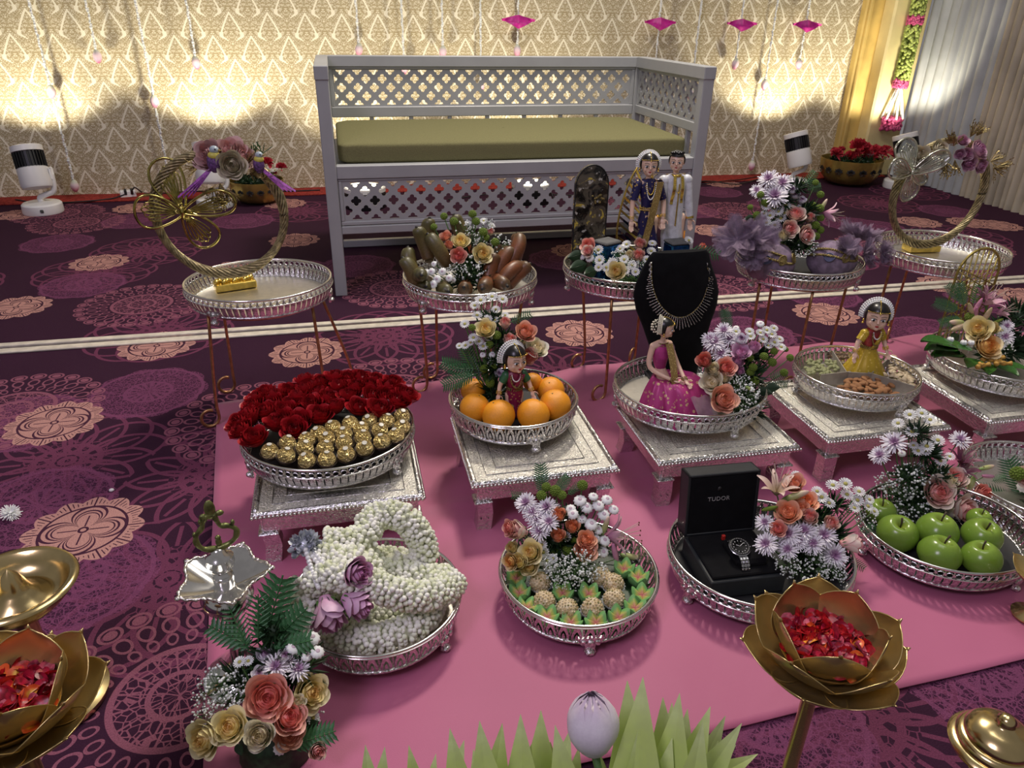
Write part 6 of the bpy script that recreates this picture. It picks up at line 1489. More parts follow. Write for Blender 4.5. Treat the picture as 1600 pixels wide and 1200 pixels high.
# ---------------------------------------------------------------- tulle bundles
def ruffle(mb, c, R_, seed, n=5, flat=0.5, dirv=(0, 0, 1)):
    r = random.Random(seed); q = aim(dirv).to_matrix().to_4x4()
    for k in range(n):
        ph = r.uniform(0, 6); tilt = r.uniform(0.1, 1.2); fr = r.choice((5, 6, 7)); M = Matrix.Translation(c) @ q @ Euler((0, 0, ph)).to_matrix().to_4x4()
        def f(u, v):
            a = 2*pi*u; rr_ = R_*v*(0.85+0.25*sin(fr*a+ph)); z = R_*(v**1.5*tilt*0.55+0.16*v*sin((fr+2)*a*1.0+ph*2)+0.07*v*sin(13*a+ph))
            return (rr_*cos(a), rr_*sin(a), z)
        mb.grid(f, 48, 6, M, wrap=True)
def bundle(label, c, r, pompoms, seed):
    t = thing('tulle_bundle', label, 'wrapped gift', c, 0, 'mauve tulle bundles')
    mb = MB(); rr_ = random.Random(seed)
    mb.ell((0, 0, 0), r, 32, 18, fn=lambda v: 1+0.025*sin(7*atan2(v[1], v[0])+3*v[2])+0.012*sin(19*atan2(v[1], v[0])))
    mb.obj('wrapped_body', TULLE_S, t)
    for (dz, k) in ((0.35, 1.0), (0.62, 0.80)):
        q = [(r[0]*k*0.98*cos(a)*1.0, r[1]*k*0.98*sin(a), r[2]*dz+0.010*sin(2*a)) for a in [2*pi*i/60 for i in range(60)]]
        mb = MB()
        for p in q: mb.ell(p, (0.0036, 0.0036, 0.0042), 6, 4)
        mb.tube(q, 0.0022, 5, closed=True); mb.obj('gold_lace', GOLDTHREAD, t)
    for k in range(3):
        a = -pi/2+(k-1)*0.7; p = Vector((r[0]*0.9*cos(a), r[1]*0.92*sin(a), r[2]*0.42)); mb = MB()
        n_ = Vector((cos(a), sin(a), 0.3)).normalized(); M = Matrix.Translation(p) @ aim(n_, k).to_matrix().to_4x4()
        mb.grid(lambda u, v: (0.030*(v-.5), 0.024*(u-.5)*sin(pi*v)**0.7, 0.003), 6, 10, M)
        mb.tube([M @ Vector((0.030*(v-.5), s_*0.012*sin(pi*v)**0.7, 0.004)) for s_ in (1, -1) for v in ([i/8 for i in range(9)] if s_ == 1 else [1-i/8 for i in range(9)])], 0.0016, 5)
        mb.obj('gold_leaf_patch', GOLDTHREAD if k != 0 else mat('blue_patch', (0.12, 0.13, 0.24), 0.6), t)
    for j, (pc_, R_, d) in enumerate(pompoms):
        mb = MB(); ruffle(mb, Vector(pc_)-Vector(c), R_, seed*7+j, 7, dirv=d); mb.obj('tulle_pompom', TULLE, t, smooth=True)
yD = 1.83
cL = Q(1205, 398, yD); cR = Q(1300, 402, yD)
bundle('left mauve tulle bundle with gold lace bands and a large pompom at its left', (cL.x, cL.y, TB+0.022+0.048), (0.070, 0.062, 0.058), [(Q(1152, 375, 1.80), 0.062, (-.6, -.5, .6)), (Q(1186, 372, 1.79), 0.052, (0, -.6, .8)), (Q(1172, 398, 1.77), 0.040, (-.2, -1, .2))], 1)
bundle('right mauve tulle bundle with puffed tails reaching toward the right wreath tray', (cR.x, cR.y, TB+0.022+0.046), (0.072, 0.062, 0.056), [(Q(1342, 372, 1.86), 0.060, (.2, 0, 1)), (Q(1323, 388, 1.79), 0.034, (0, -.6, .8)), (Q(1378, 396, 1.80), 0.036, (1, -.3, .1)), (Q(1350, 395, 1.80), 0.042, (1, -.5, .2))], 2)

# ---------------------------------------------------------------- jasmine garland
jb_m = MB()
jb_m.ell((0, 0, 0.05), (0.50, 0.50, 0.60), 8, 6, fn=lambda v: 1-0.10*max(0, v[2])**2)
jb_m.tube([(0, 0, -1.0), (0, 0, -0.3)], lambda t: 0.20+0.22*t, 6); JB = jb_m.mesh('jasmine_bud', [JASMINE])
jt = thing('jasmine_garland', 'thick coiled garland of white jasmine buds with lavender roses and a silver rosette', 'garland', (K4[0], K4[1], ZP+0.024))
kc = Vector((K4[0], K4[1], ZP+0.024))
def KP(x, y, Y): return Q(420+x/3.75, 760+y/3.75, Y)
r0 = 0.028
paths = []
cz = ZP+0.024+r0+0.006
ring1 = [Vector((K4[0]+0.103*cos(radians(a)), K4[1]+0.100*sin(radians(a)), cz)) for a in range(-175, 10, 12)]
ring1b = [Vector((K4[0]+0.103*cos(radians(a)), K4[1]+0.100*sin(radians(a)), cz)) for a in range(5, 186, 12)]
ring0 = [Vector((K4[0]+0.052*cos(radians(a)), K4[1]+0.050*sin(radians(a)), cz)) for a in range(-180, 181, 15)]
paths += [ring1, ring1b, ring0]
loop2 = [KP(250, 560, 1.00), KP(420, 520, 0.98), KP(560, 560, 0.965), KP(720, 620, 0.955), KP(880, 650, 0.96), KP(1020, 610, 0.985), KP(1080, 560, 1.02)]
loop3 = [KP(330, 330, 1.06), KP(440, 330, 1.06), KP(560, 300, 1.07), KP(600, 200, 1.10), KP(720, 160, 1.11), KP(830, 220, 1.10), KP(900, 330, 1.09), KP(900, 440, 1.08), KP(780, 480, 1.08), KP(700, 440, 1.08)]
loop4 = [KP(300, 400, 1.04), KP(420, 440, 1.02), KP(540, 440, 1.01), KP(600, 520, 1.0)]
loop5 = [KP(200, 560, 1.03), KP(220, 680, 1.0), KP(320, 760, 0.97), KP(380, 850, 0.95)]
loop6 = [KP(480, 290, 1.09), KP(560, 420, 1.07), KP(700, 520, 1.05), KP(900, 540, 1.04), KP(1060, 540, 1.05)]
paths += [spline(q, 4) for q in (loop2, loop3, loop4, loop5, loop6)]
buds = []; rj = random.Random(2); corem = MB()
for path in paths:
    pts = [Vector(p) for p in path]
    for p in pts: p.z = max(p.z, cz)
    corem.tube([p-kc for p in pts], r0*0.70, 8)
    seg = [0]
    for i in range(1, len(pts)): seg.append(seg[-1]+(pts[i]-pts[i-1]).length)
    s_ = 0.0; j = 0; rowi = 0
    while s_ < seg[-1]:
        while seg[j+1] < s_: j += 1
        f = (s_-seg[j])/max(1e-6, seg[j+1]-seg[j]); p = pts[j].lerp(pts[j+1], f); t_ = (pts[j+1]-pts[j]).normalized()
        u = t_.cross(Vector((0, 0, 1))).normalized(); w_ = t_.cross(u); n_ = 20
        for k in range(n_):
            a = 2*pi*(k+0.5*(rowi % 2))/n_+rj.uniform(-.08, .08); d = (u*cos(a)+w_*sin(a)+t_*rj.uniform(-.2, .2)).normalized()
            q = p+d*(r0-0.006+rj.uniform(-.0015, .002))
            if q.z < ZP+0.031 or d.dot(CAMDIR(q)) < -0.35: continue
            buds.append((q, d, rj.uniform(0.0088, 0.0108)))
        s_ += 0.0088; rowi += 1
corem.obj('garland_core', mat('garland_core', (0.72, 0.74, 0.58), 0.7), jt)
vis = sorted(buds, key=lambda b: -(b[1].dot(CAMDIR(b[0]))/depth(b[0])+rj.uniform(0, .25)))
for (q, d, s_) in vis[:295]: inst(JB, 'jasmine_bud', jt, q-kc, aim(d, rj.uniform(0, 6)), s_*1.0)
mbr = MB()
JV, JF = [v.co.copy() for v in JB.vertices], [tuple(p.vertices) for p in JB.polygons]
for (q, d, s_) in vis[295:]:
    M = Matrix.Translation(q-kc) @ aim(d, rj.uniform(0, 6)).to_matrix().to_4x4() @ Matrix.Scale(s_, 4)
    mbr.add(JV, JF, M)
mo = mbr.obj('jasmine_buds', mat('jasmine_white', (0.82, 0.83, 0.74), 0.5, 0, 0.10, 60, c2=(0.66, 0.70, 0.48)), jt); mo['kind'] = 'stuff'
for (x, y, Y, R_, d, m_, bd) in ((520, 510, .955, 92, (.45, -.55, .35), R_LAV, .6), (350, 755, .93, 110, (.15, -.9, -.5), R_LAV, .8), (520, 690, .935, 96, (.75, -.6, -.15), R_LAV, .8)):
    p = KP(x, y, Y); rose('rose', jt, p-kc, d, 1.12*R_/3.75*depth(p)/F, m_, 1.0, bd, True, x, True)
SILCL = mat('silver_ribbon', (0.55, 0.58, 0.64), 0.35, 0.5, 0.1, 90)
mb = MB(); rc = KP(215, 350, 1.04)-kc; rs = random.Random(4)
for k in range(60):
    z = rs.uniform(-.2, 1); a = rs.uniform(0, 6.3); q = sqrt(max(0, 1-z*z)); d = Vector((q*cos(a), q*sin(a), z)); M = Matrix.Translation(rc+d*0.016) @ aim(d, rs.uniform(0, 6)).to_matrix().to_4x4()
    mb.grid(lambda u, v: (0.012*(u-.5), 0.006*sin(pi*u), 0.010*v+0.004*sin(6*u)), 5, 3, M)
mb.ell(rc, 0.018, 10, 7); mb.obj('silver_rosette', SILCL, jt)
for a, b in (((215, 400), (290, 620)), ((240, 420), (420, 590)), ((270, 420), (440, 560))):
    mb = MB(); p0 = KP(*a, 1.02)-kc; p1 = KP(*b, .965)-kc; n_ = 13
    for k in range(n_):
        t_ = k/(n_-1); mb.ell(p0.lerp(p1, t_)+Vector((0, 0, -0.008*sin(pi*t_)))+CAMDIR(p0)*0.010, 0.0046, 10, 7)
    mb.obj('pearl_strand', PEARL, jt)

# ---------------------------------------------------------------- twig ring wreaths with butterflies
def wreath(name, label, c, R_, group, block_c, block_rot, zbase):
    t = thing(name, label, 'wreath', (c.x, c.y, zbase), 0.0, group); o = Vector((c.x, c.y, zbase))
    for s_ in range(9):
        ph = 2*pi*s_/9; tw = 7; rm = 0.009
        pts = []
        for k in range(120):
            a = 2*pi*k/120; b = tw*a+ph; rr_ = R_+rm*cos(b)*(1+0.25*sin(3*a)); pts.append((rr_*cos(a), rm*sin(b), rr_*sin(a)+c.z-zbase))
        mb = MB(); mb.tube(pts, 0.0030, 5, closed=True); mb.obj('twisted_strand', TWIG, t)
    M = Matrix.Rotation(block_rot, 4, 'Z'); bz = Vector(block_c)-o
    mb = MB(); mb.box((bz.x, bz.y, 0.011), (0.105, 0.048, 0.020), ch=0.002); mb.v = [tuple(M @ (Vector(v)-Vector((bz.x, bz.y, 0)))+Vector((bz.x, bz.y, 0))) for v in mb.v]
    mb.obj('gold_base', GOLD, t, smooth=False)
    mb = MB()
    for k in range(11):
        p = M @ Vector((-0.045+0.009*k, 0.004+0.008*sin(k*2.1), 0)); mb.ell((bz.x+p.x, bz.y+p.y, 0.023), (0.008, 0.014, 0.008), 8, 5)
    mb.obj('gold_ruching', GOLD, t)
    return t, o
def wing(mb, M, L, W_, nv, veins, rim=0.0034, fill=None):
    out = []
    for k in range(28):
        a = pi*k/27
        u = sin(a)**0.9; x = L*(0.5-0.5*cos(a))*1.0; out.append((x, (W_*0.5*sin(a)*(0.35+0.65*(0.5-0.5*cos(a)))), 0))
    low = [(x, -y*0.8, 0) for x, y, z in out[::-1][1:-1]]
    allp = out+low
    mb.tube([M @ Vector(p) for p in allp], rim, 5, closed=True)
    for k in range(veins):
        f = (k+1)/(veins+1); a = (f-0.5)*1.15; l = L*(0.92-0.5*abs(f-0.5)**1.2); wv = W_*0.085
        pts = []
        for q in range(14):
            b = 2*pi*q/14; xx = l*0.58+l*0.36*cos(b); yy = wv*sin(b)*(xx/l)*1.4
            pts.append(M @ Vector((xx*cos(a*0.75)-yy*sin(a*.75), (xx*sin(a*0.75)+yy*cos(a*.75))*W_/L*0.85, 0.0004)))
        mb.tube(pts, rim*0.55, 4, closed=True)
        mb.tube([M @ Vector((0, 0, 0)), M @ Vector((l*0.25*cos(a*.75), l*.25*sin(a*.75)*W_/L*.85, 0))], rim*0.6, 4)
def butterfly(parent, o, c, wings, m_, film=None):
    bt = thing('butterfly', None, None, c-o); bt.parent = parent
    for (ang, L, W_, tilt) in wings:
        M = (Matrix.Rotation(radians(90), 4, 'X') @ Matrix.Rotation(radians(ang), 4, 'Z') @ Matrix.Rotation(radians(tilt), 4, 'Y'))
        mb = MB(); wing(mb, M, L, W_, 0, 5)
        w_ = mb.obj('wing', m_, bt)
        if film:
            mb = MB(); mb.grid(lambda u, v: (L*(0.04+0.94*v), (u-.5)*W_*0.9*sin(pi*(v*0.94))*(0.35+0.65*v), 0.003*sin(u*14)*v), 14, 10, M); mb.obj('wing_film', film, w_)
    mb = MB(); mb.tube([(0, -0.004, -0.016), (0, -0.006, 0.018)], 0.0042, 8); mb.ell((0, -0.006, 0.021), 0.005, 8, 6)
    for s_ in (-1, 1): mb.tube(spline([(0, -0.006, 0.022), (s_*0.010, -0.012, 0.040), (s_*0.022, -0.014, 0.050)], 4), 0.0008, 4)
    mb.obj('body', m_, bt)
    return bt
BFG = mat('butterfly_gold', (0.55, 0.47, 0.14), 0.18, 1.0, 0.2, 40)
BFP = mat('butterfly_pale', (0.62, 0.62, 0.48), 0.15, 0.85, 0.1, 40)
FILM = mat('pearly_film', (0.62, 0.66, 0.58), 0.15, 0.3, alpha=0.45)
cA = Q(345, 336, 1.93); bA = P(368, 450, TB+0.024)
wA, oA = wreath('twig_wreath', 'twisted twig ring on a gold block with gold butterfly, purple birds and silk peonies', cA, 0.150, 'twig wreaths', bA, 0.30, TB+0.024)
butterfly(wA, oA, Q(286, 332, 1.905), [(105, 0.130, 0.115, 12), (170, 0.105, 0.12, -12), (14, 0.135, 0.090, -14), (-62, 0.105, 0.110, 12)], BFG)
def silk(par, o, x, y, Y, R_, m_, d=(0, -1, .4), bud=0.0, zoom=(220, 200, 5.0), nm='silk_rose', seed=0):
    p = Q(zoom[0]+x/zoom[2], zoom[1]+y/zoom[2], Y); return rose(nm, par, p-o, d, R_/zoom[2]*depth(p)/F, m_, seed, bud, True, seed+int(x))
silk(wA, oA, 530, 215, 1.905, 112, R_DUSTY, (-.5, -.8, .5), 0.0, nm='silk_peony'); silk(wA, oA, 700, 180, 1.92, 112, R_DUSTY, (0, -.6, .8), nm='silk_peony'); silk(wA, oA, 790, 220, 1.91, 90, R_DUSTY, (.6, -.6, .5), nm='silk_peony')
silk(wA, oA, 710, 290, 1.875, 98, R_CHAMP, (.1, -1, .2), nm='champagne_rose')
def bird(par, o, p, s_, flip=1):
    b = thing('bird', None, None, p-o); b.parent = par
    PUR = mat('bird_purple', (0.15, 0.06, 0.22), 0.5, 0, 0.3, 200, 0.5); YLB = mat('bird_yellow', (0.62, 0.55, 0.10), 0.5); BLB = mat('bird_head', (0.42, 0.50, 0.55), 0.4); TL = mat('bird_tail', (0.36, 0.08, 0.42), 0.55, 0, 0.25, 150)
    mb = MB(); mb.ell((0, 0, 0), (0.014*s_, 0.012*s_, 0.021*s_), 12, 9); mb.obj('body', PUR, b)
    mb = MB(); mb.ell((0.002*s_, -0.001, 0.014*s_), (0.0125*s_, 0.0115*s_, 0.009*s_), 10, 7); mb.obj('breast', YLB, b)
    mb = MB(); mb.ell((0.004*s_, -0.001, 0.025*s_), (0.0095*s_, 0.009*s_, 0.0085*s_), 10, 7); h = mb.obj('head', BLB, b)
    mb = MB(); mb.lathe([(0.003*s_, 0), (0.0, 0.008*s_)], 7, Matrix.Translation((0.012*s_, -0.003, 0.024*s_)) @ Matrix.Rotation(pi/2, 4, 'Y')); mb.obj('beak', mat('beak', (0.35, 0.25, 0.08), 0.4), h)
    mb = MB(); mb.ell((0.007*s_, -0.0088*s_, 0.027*s_), 0.0018*s_, 6, 5); mb.obj('eye', BLACK, h)
    for k in range(4):
        mb = MB(); a = -0.10+0.07*k; L = (0.095-0.008*k)*s_
        mb.grid(lambda u, v: (-flip*(0.006+L*v*cos(0.75+a)), (u-.5)*0.004-0.002*k*0-0.004*sin(v*3), -0.010*s_-L*v*sin(0.75+a)+(u-.5)*0.009*(1-v*.5)), 3, 8); mb.obj('tail_feather', TL, b)
    return b
bird(wA, oA, Q(220+572/5, 200+270/5, 1.88), 1.15, 1); bird(wA, oA, Q(220+922/5, 200+290/5, 1.90), 0.95, -1)
def sprig(par, o, p, d, L, m_, seed, n=14, nm='gilt_sprig'):
    r = random.Random(seed); mb = MB(); d = Vector(d).normalized()
    for k in range(n):
        e = (d+Vector((r.uniform(-.7, .7), r.uniform(-.5, .3), r.uniform(-.7, .7)))).normalized(); q = p-o; l = L*r.uniform(.5, 1)
        mb.tube([q, q+e*l*0.6, q+e*l], 0.0010, 4, cap=False)
        t_ = e.orthogonal().normalized(); t_.rotate(Quaternion(e, r.uniform(0, 6))); b = e.cross(t_)
        for s_ in (0.55, 0.8, 1.0):
            c = q+e*l*s_; w_ = L*0.055; f = c+(e+t_*r.uniform(-.8, .8)).normalized()*L*0.20
            mb.add([c, (c+f)/2+t_*w_, f, (c+f)/2-t_*w_, (c+f)/2+b*w_*.3], [(0, 1, 4), (1, 2, 4), (2, 3, 4), (3, 0, 4)])
    ob = mb.obj(nm, m_, par, smooth=False); ob['kind'] = 'stuff'; return ob
GILT = mat('gilt_leaf', (0.42, 0.32, 0.13), 0.35, 0.7, 0.25, 90)
for i, (x, y, d, L) in enumerate([(830, 290, (.3, -.3, .8), .035), (850, 350, (.7, -.4, -.2), .035), (620, 430, (0, -.5, -1), .050), (560, 460, (-.2, -.5, -.8), .045), (680, 480, (.2, -.5, -1), .045), (450, 310, (-1, -.2, .2), .035), (950, 400, (1, -.3, 0), .035), (620, 500, (0, -.4, -1), .05)]):
    sprig(wA, oA, Q(220+x/5, 200+y/5, 1.91), d, L, GILT, i)
for i, (x, y) in enumerate([(880, 230), (950, 200)]): sprig(wA, oA, Q(220+x/5, 200+y/5, 1.93), (.1, 0, 1), 0.035, LEAF, 30+i, 6, 'leaf_sprig')
cE = Q(1467, 303, 1.86); zE = TB+0.014+0.024; bE = P(1438, 392, zE)
wE, oE = wreath('twig_wreath', 'twisted twig ring on a gold block with pearly butterfly, cream and mauve silk roses', cE, 0.152, 'twig wreaths', bE, -0.10, zE)
z5 = (1360, 190, 5.0)
butterfly(wE, oE, Q(1360+315/5, 190+410/5, 1.82), [(105, 0.10, 0.10, 14), (160, 0.10, 0.085, -14), (30, 0.11, 0.08, -12), (-70, 0.085, 0.09, 12), (-20, .07, .05, 8)], BFP, FILM)
for (x, y, R_, m_, d, s_) in [(395, 255, 62, R_CHAMP, (-.5, -.8, .5), 1), (440, 280, 50, R_CHAMP, (0, -1, .2), 2), (545, 215, 66, R_CHAMP, (.1, -.8, .6), 3), (380, 300, 46, R_CHAMP, (-.5, -.9, .1), 4), (725, 150, 42, R_MAUVE, (-.2, -.7, .6), 5), (845, 225, 72, R_MAUVE, (.3, -.7, .6), 6), (755, 255, 44, R_MAUVE, (-.4, -.9, .2), 7), (770, 330, 52, R_MAUVE, (-.2, -1, -.2), 8), (862, 345, 52, R_MAUVE, (.2, -1, 0), 9), (700, 255, 36, R_MAUVE, (-.6, -.8, 0), 10)]:
    silk(wE, oE, x, y, 1.83, R_, m_, d, 0.0, z5, 'silk_rose', s_)
for i, (x, y, d, L) in enumerate([(650, 190, (-.3, -.3, .9), .04), (660, 300, (0, -.4, -1), .045), (780, 120, (.2, 0, 1), .045), (830, 110, (.6, 0, 1), .035), (940, 310, (1, -.2, .5), .04), (960, 360, (1, -.2, -.3), .045), (620, 160, (-.5, -.2, .8), .035), (600, 330, (-.3, -.4, -.8), .045), (990, 350, (1, -.2, .1), .04), (560, 300, (0, -.5, -.6), .04)]):
    sprig(wE, oE, Q(1360+x/5, 190+y/5, 1.84), d, L, GILT, 60+i)

# ---------------------------------------------------------------- gold bowls of carnations
def carn_mesh(seed):
    r = random.Random(seed); mb = MB()
    for k in range(18):
        a = r.uniform(0, 6.28); el = r.uniform(0.15, 1.4); ph = r.uniform(0, 6); d = Vector((cos(a)*cos(el), sin(a)*cos(el), sin(el)))
        M = aim(d, r.uniform(0, 6)).to_matrix().to_4x4()
        mb.grid(lambda u, v: ((u-.5)*1.1*v+0.02, 0.14*sin(u*9+ph)*v, 0.95*v+0.08*sin(u*25)*v*v), 9, 4, M)
    return mb.mesh('carnation', [CARN])
CARM = [carn_mesh(1), carn_mesh(2)]
WH_STAR = DAISY
def lotus_emblem():
    mb = MB()
    for k in range(7):
        a = radians(-78+26*k); L = 0.020*(1-0.12*abs(k-3)/3); c, s_ = sin(a), cos(a)
        pts = [(0.004*c, 0.004*s_)]
        for q in range(1, 8): v = q/8; w_ = 0.0032*sin(pi*v); pts.append((L*v*c+w_*s_, L*v*s_-w_*c))
        pts.append((L*c, L*s_))
        for q in range(7, 0, -1): v = q/8; w_ = 0.0032*sin(pi*v); pts.append((L*v*c-w_*s_, L*v*s_+w_*c))
        mb.prism(pts, 0, 0.0008)
    for k in range(5):
        a = radians(-70+35*k); mb.tube([(0, -0.002, 0.0004), (0.012*sin(a), -0.006-0.004*cos(a), 0.0004)], 0.0008, 4)
    return mb.mesh('lotus_motif', [BLACK], False)
LEM = lotus_emblem()
BOWLG = mat('gold_bowl', (0.52, 0.38, 0.10), 0.33, 0.75, 0.15, 12)
def flower_bowl(label, x, y, s_, flowers, zoom, Y, seed, leaves=()):
    t = thing('flower_bowl', label, 'bowl', (x, y, 0.006), 0, 'gold lotus-motif flower bowls')
    prof_ = [(0.0, 0.0), (0.080, 0.0), (0.112, 0.014), (0.138, 0.045), (0.150, 0.085), (0.153, 0.128), (0.149, 0.128), (0.144, 0.085), (0.130, 0.05), (0.10, 0.03), (0.0, 0.025)]
    rf = lambda a, z: 1+0.018*abs(cos(8*a))
    mb = MB(); mb.lathe([(r*s_, z*s_) for r, z in prof_], 96, rfun=rf); mb.obj('bowl', BOWLG, t, flatang=60)
    for k in range(16):
        a = 2*pi*(k+0.5)/16; rr_ = 0.1515*s_*1.004; inst(LEM, 'lotus_motif', t, (rr_*cos(a), rr_*sin(a), 0.072*s_), Euler((pi/2-0.12, 0, a+pi/2)), (1.35*s_,)*3)
    mb = MB(); mb.lathe([(0, 0.10*s_), (0.143*s_, 0.10*s_)], 32); mb.obj('foliage_bed', LEAF_D, t)
    base = Vector((x, y, 0.006)); r = random.Random(seed)
    for k in range(7):
        a = 2*pi*k/7; inst(CLUMP[k % 2], 'foliage', t, (0.08*s_*cos(a), 0.08*s_*sin(a), 0.115*s_), Euler((0, 0, k)), 0.055)['kind'] = 'stuff'
    for i, (fx, fy, R_, kind) in enumerate(flowers):
        p = Q(zoom[0]+fx/zoom[2], zoom[1]+fy/zoom[2], Y+r.uniform(-.03, .05)); q = aim((r.uniform(-.4, .4), -.3, 1), i)
        if kind == 'c': inst(CARM[i % 2], 'carnation', t, p-base-Vector((0, 0, 0.01)), q, R_/zoom[2]*depth(p)/F)
        else: inst(DAISY, 'white_daisy', t, p-base, q, R_/zoom[2]*depth(p)/F)
    for k in range(10):
        a = 2*pi*k/10+r.random(); inst(CARM[k % 2] if k % 3 else DAISY, 'carnation' if k % 3 else 'white_daisy', t, (0.10*s_*cos(a), abs(0.10*s_*sin(a)), 0.150*s_), aim((cos(a)*.5, sin(a)*.5, 1), k), 0.028)
    return t
pL = P(403, 322); pR = P(1343, 296)
flower_bowl('gold bowl of red and white carnations on the carpet behind the left wreath', pL.x, pL.y+.10, 0.97, [(985, 265, 52, 'c'), (1095, 300, 45, 'c'), (1000, 335, 44, 'd'), (900, 280, 40, 'c'), (1050, 330, 30, 'd'), (880, 230, 36, 'c'), (840, 300, 44, 'd')], (220, 200, 5.0), pL.y+.08, 1)
flower_bowl('large gold bowl of red carnations on the carpet beside the gold panel', pR.x+.03, pR.y+.18, 1.28, [(425, 960, 44, 'c'), (560, 915, 60, 'c'), (510, 985, 50, 'c'), (590, 955, 50, 'c'), (660, 945, 50, 'c'), (735, 945, 46, 'c'), (640, 985, 46, 'c'), (690, 990, 40, 'd'), (730, 985, 38, 'd'), (640, 960, 28, 'd'), (610, 925, 44, 'c'), (700, 950, 44, 'c'), (790, 975, 40, 'c'), (540, 990, 40, 'c')], (1200, 0, 4.0), pR.y+.14, 2)

# ---------------------------------------------------------------- plaques and cubes on the doll tray
def arch_poly(w_, h, n=18): return [(-w_/2*0.92, 0), (w_/2*0.92, 0), (w_/2, h*0.35)]+[(w_/2*cos(a), h-w_*0.62+w_*0.62*sin(a)) for a in [pi*k/n for k in range(0, n+1)]]+[(-w_/2, h*0.35)]
zc = TB+0.024
pp = Q(920, 396, 1.97); top = Q(927, 257, 1.97); hh_ = top.z-zc
def plaq_mat():
    m, nt, b = newmat('lacquer_collage'); co = coords(nt); v = nt.nodes.new('ShaderNodeTexVoronoi'); v.inputs['Scale'].default_value = 38; nt.links.new(co, v.inputs['Vector'])
    n1 = noise(nt, co, 22, 4, 0.6, 1.0); n2 = noise(nt, co, 60, 3)
    c = mixc(nt, n1.ramp(0.42, 0.55), (0.012, 0.010, 0.008), (0.10, 0.085, 0.06)); c = mixc(nt, n1.ramp(0.58, 0.62)*n2.ramp(0.35, .5), c, (0.55, 0.42, 0.07)); c = mixc(nt, n2.ramp(0.62, 0.68), c, (0.45, 0.43, 0.38))
    nt.links.new(c, b.inputs['Base Color']); b.inputs['Roughness'].default_value = 0.12
    bump(nt, b, n2, 0.2, 0.003); return m
t = thing('arched_plaque', 'glossy dark arched plaque with yellow and white motifs left of the bride doll', 'plaque', (pp.x-0.005, 1.97, zc), 0.06)
mb = MB(); mb.prism(arch_poly(0.098, hh_), -0.006, 0.006, Matrix.Rotation(pi/2, 4, 'X')); mb.obj('panel', plaq_mat(), t, smooth=False)
mb = MB(); mb.tube([(x, -0.006, z) for x, z in arch_poly(0.098, hh_)], 0.0018, 5, closed=True); mb.obj('edge', BLACK, t)
mb = MB(); rq = random.Random(3)
for k in range(16): mb.ell((0.022+rq.uniform(-.02, .015), -0.008, hh_*0.70+rq.uniform(-.012, .012)), (0.0035, 0.002, 0.0035), 6, 4)
mb.obj('gold_beading', GOLDTHREAD, t)
p2 = Q(985, 392, 2.0); t = thing('lattice_plaque', 'gold leaf-shaped plaque of slanting mirror strips behind the bride doll', 'plaque', (p2.x+0.005, 2.0, zc), 0.05)
h2 = Q(985, 251, 2.0).z-zc
def leafw(z): v = z/h2; return 0.058*(sin(pi*min(1, 0.16+0.84*v))**0.62)
ed = [(-leafw(h2*k/20)+0.012*(k/20), 0, h2*k/20) for k in range(21)]+[(leafw(h2*k/20)+0.012*(k/20), 0, h2*k/20) for k in range(20, -1, -1)]
mb = MB(); mb.tube(ed, 0.0028, 6, closed=True); mb.obj('gold_frame', GOLD, t)
MIR = mat('mirror_strip', (0.42, 0.36, 0.30), 0.10, 1.0); 
for k in range(17):
    z = 0.004+h2*k/16.5
    x0, x1 = -leafw(min(z, h2-.001))+0.012*z/h2, 0.004+0.012*z/h2
    z1 = max(0.0, z-0.055)
    if x1-x0 < 0.02: continue
    for sgn, m_ in ((1, GOLD if k % 2 else MIR), (-1, MIR if k % 2 else GOLD)):
        mb = MB(); a = Vector((0.006+0.012*z/h2, 0, z1+0.006)) if sgn == 1 else Vector((0.006+0.012*z/h2, 0, z1+0.006)); b_ = Vector((x0, 0, z)) if sgn == 1 else Vector((leafw(z)+0.012*z/h2, 0, z))
        if sgn == -1 and z1 <= 0: continue
        v = b_-a; M = Matrix.Translation((a+b_)/2) @ Matrix.Rotation(-atan2(v.z, v.x), 4, 'Y'); mb.box((0, 0, 0), (v.length, 0.003, 0.006), M); mb.obj('slanting_strip', m_, t, smooth=False)
BLUEM = mat('blue_mirror', (0.02, 0.16, 0.42), 0.12, 0.9, 0.3, 40, c2=(0.01, 0.03, 0.12))
GREYTOP = mat('grey_velvet', (0.10, 0.10, 0.10), 0.8)
for (x, y, rz, lb) in ((948, 388, 0.45, 'blue mirrored trinket box before the arched plaque, left of the dolls'), (1057, 388, 0.12, 'blue mirrored trinket box in front of the groom doll, above the velvet bust')):
    p = Q(x, y, 1.855); t = thing('trinket_box', lb, 'box', (p.x, p.y, zc+.012), rz, 'blue trinket boxes'); hb = p.z-zc+0.004
    mb = MB(); mb.box((0, 0, hb/2), (0.058, 0.050, hb), ch=0.004); mb.obj('mirrored_side', BLUEM, t, smooth=False)
    mb = MB(); mb.box((0, 0, hb+0.003), (0.060, 0.052, 0.008), ch=0.003); mb.obj('lid', GREYTOP, t, smooth=False)

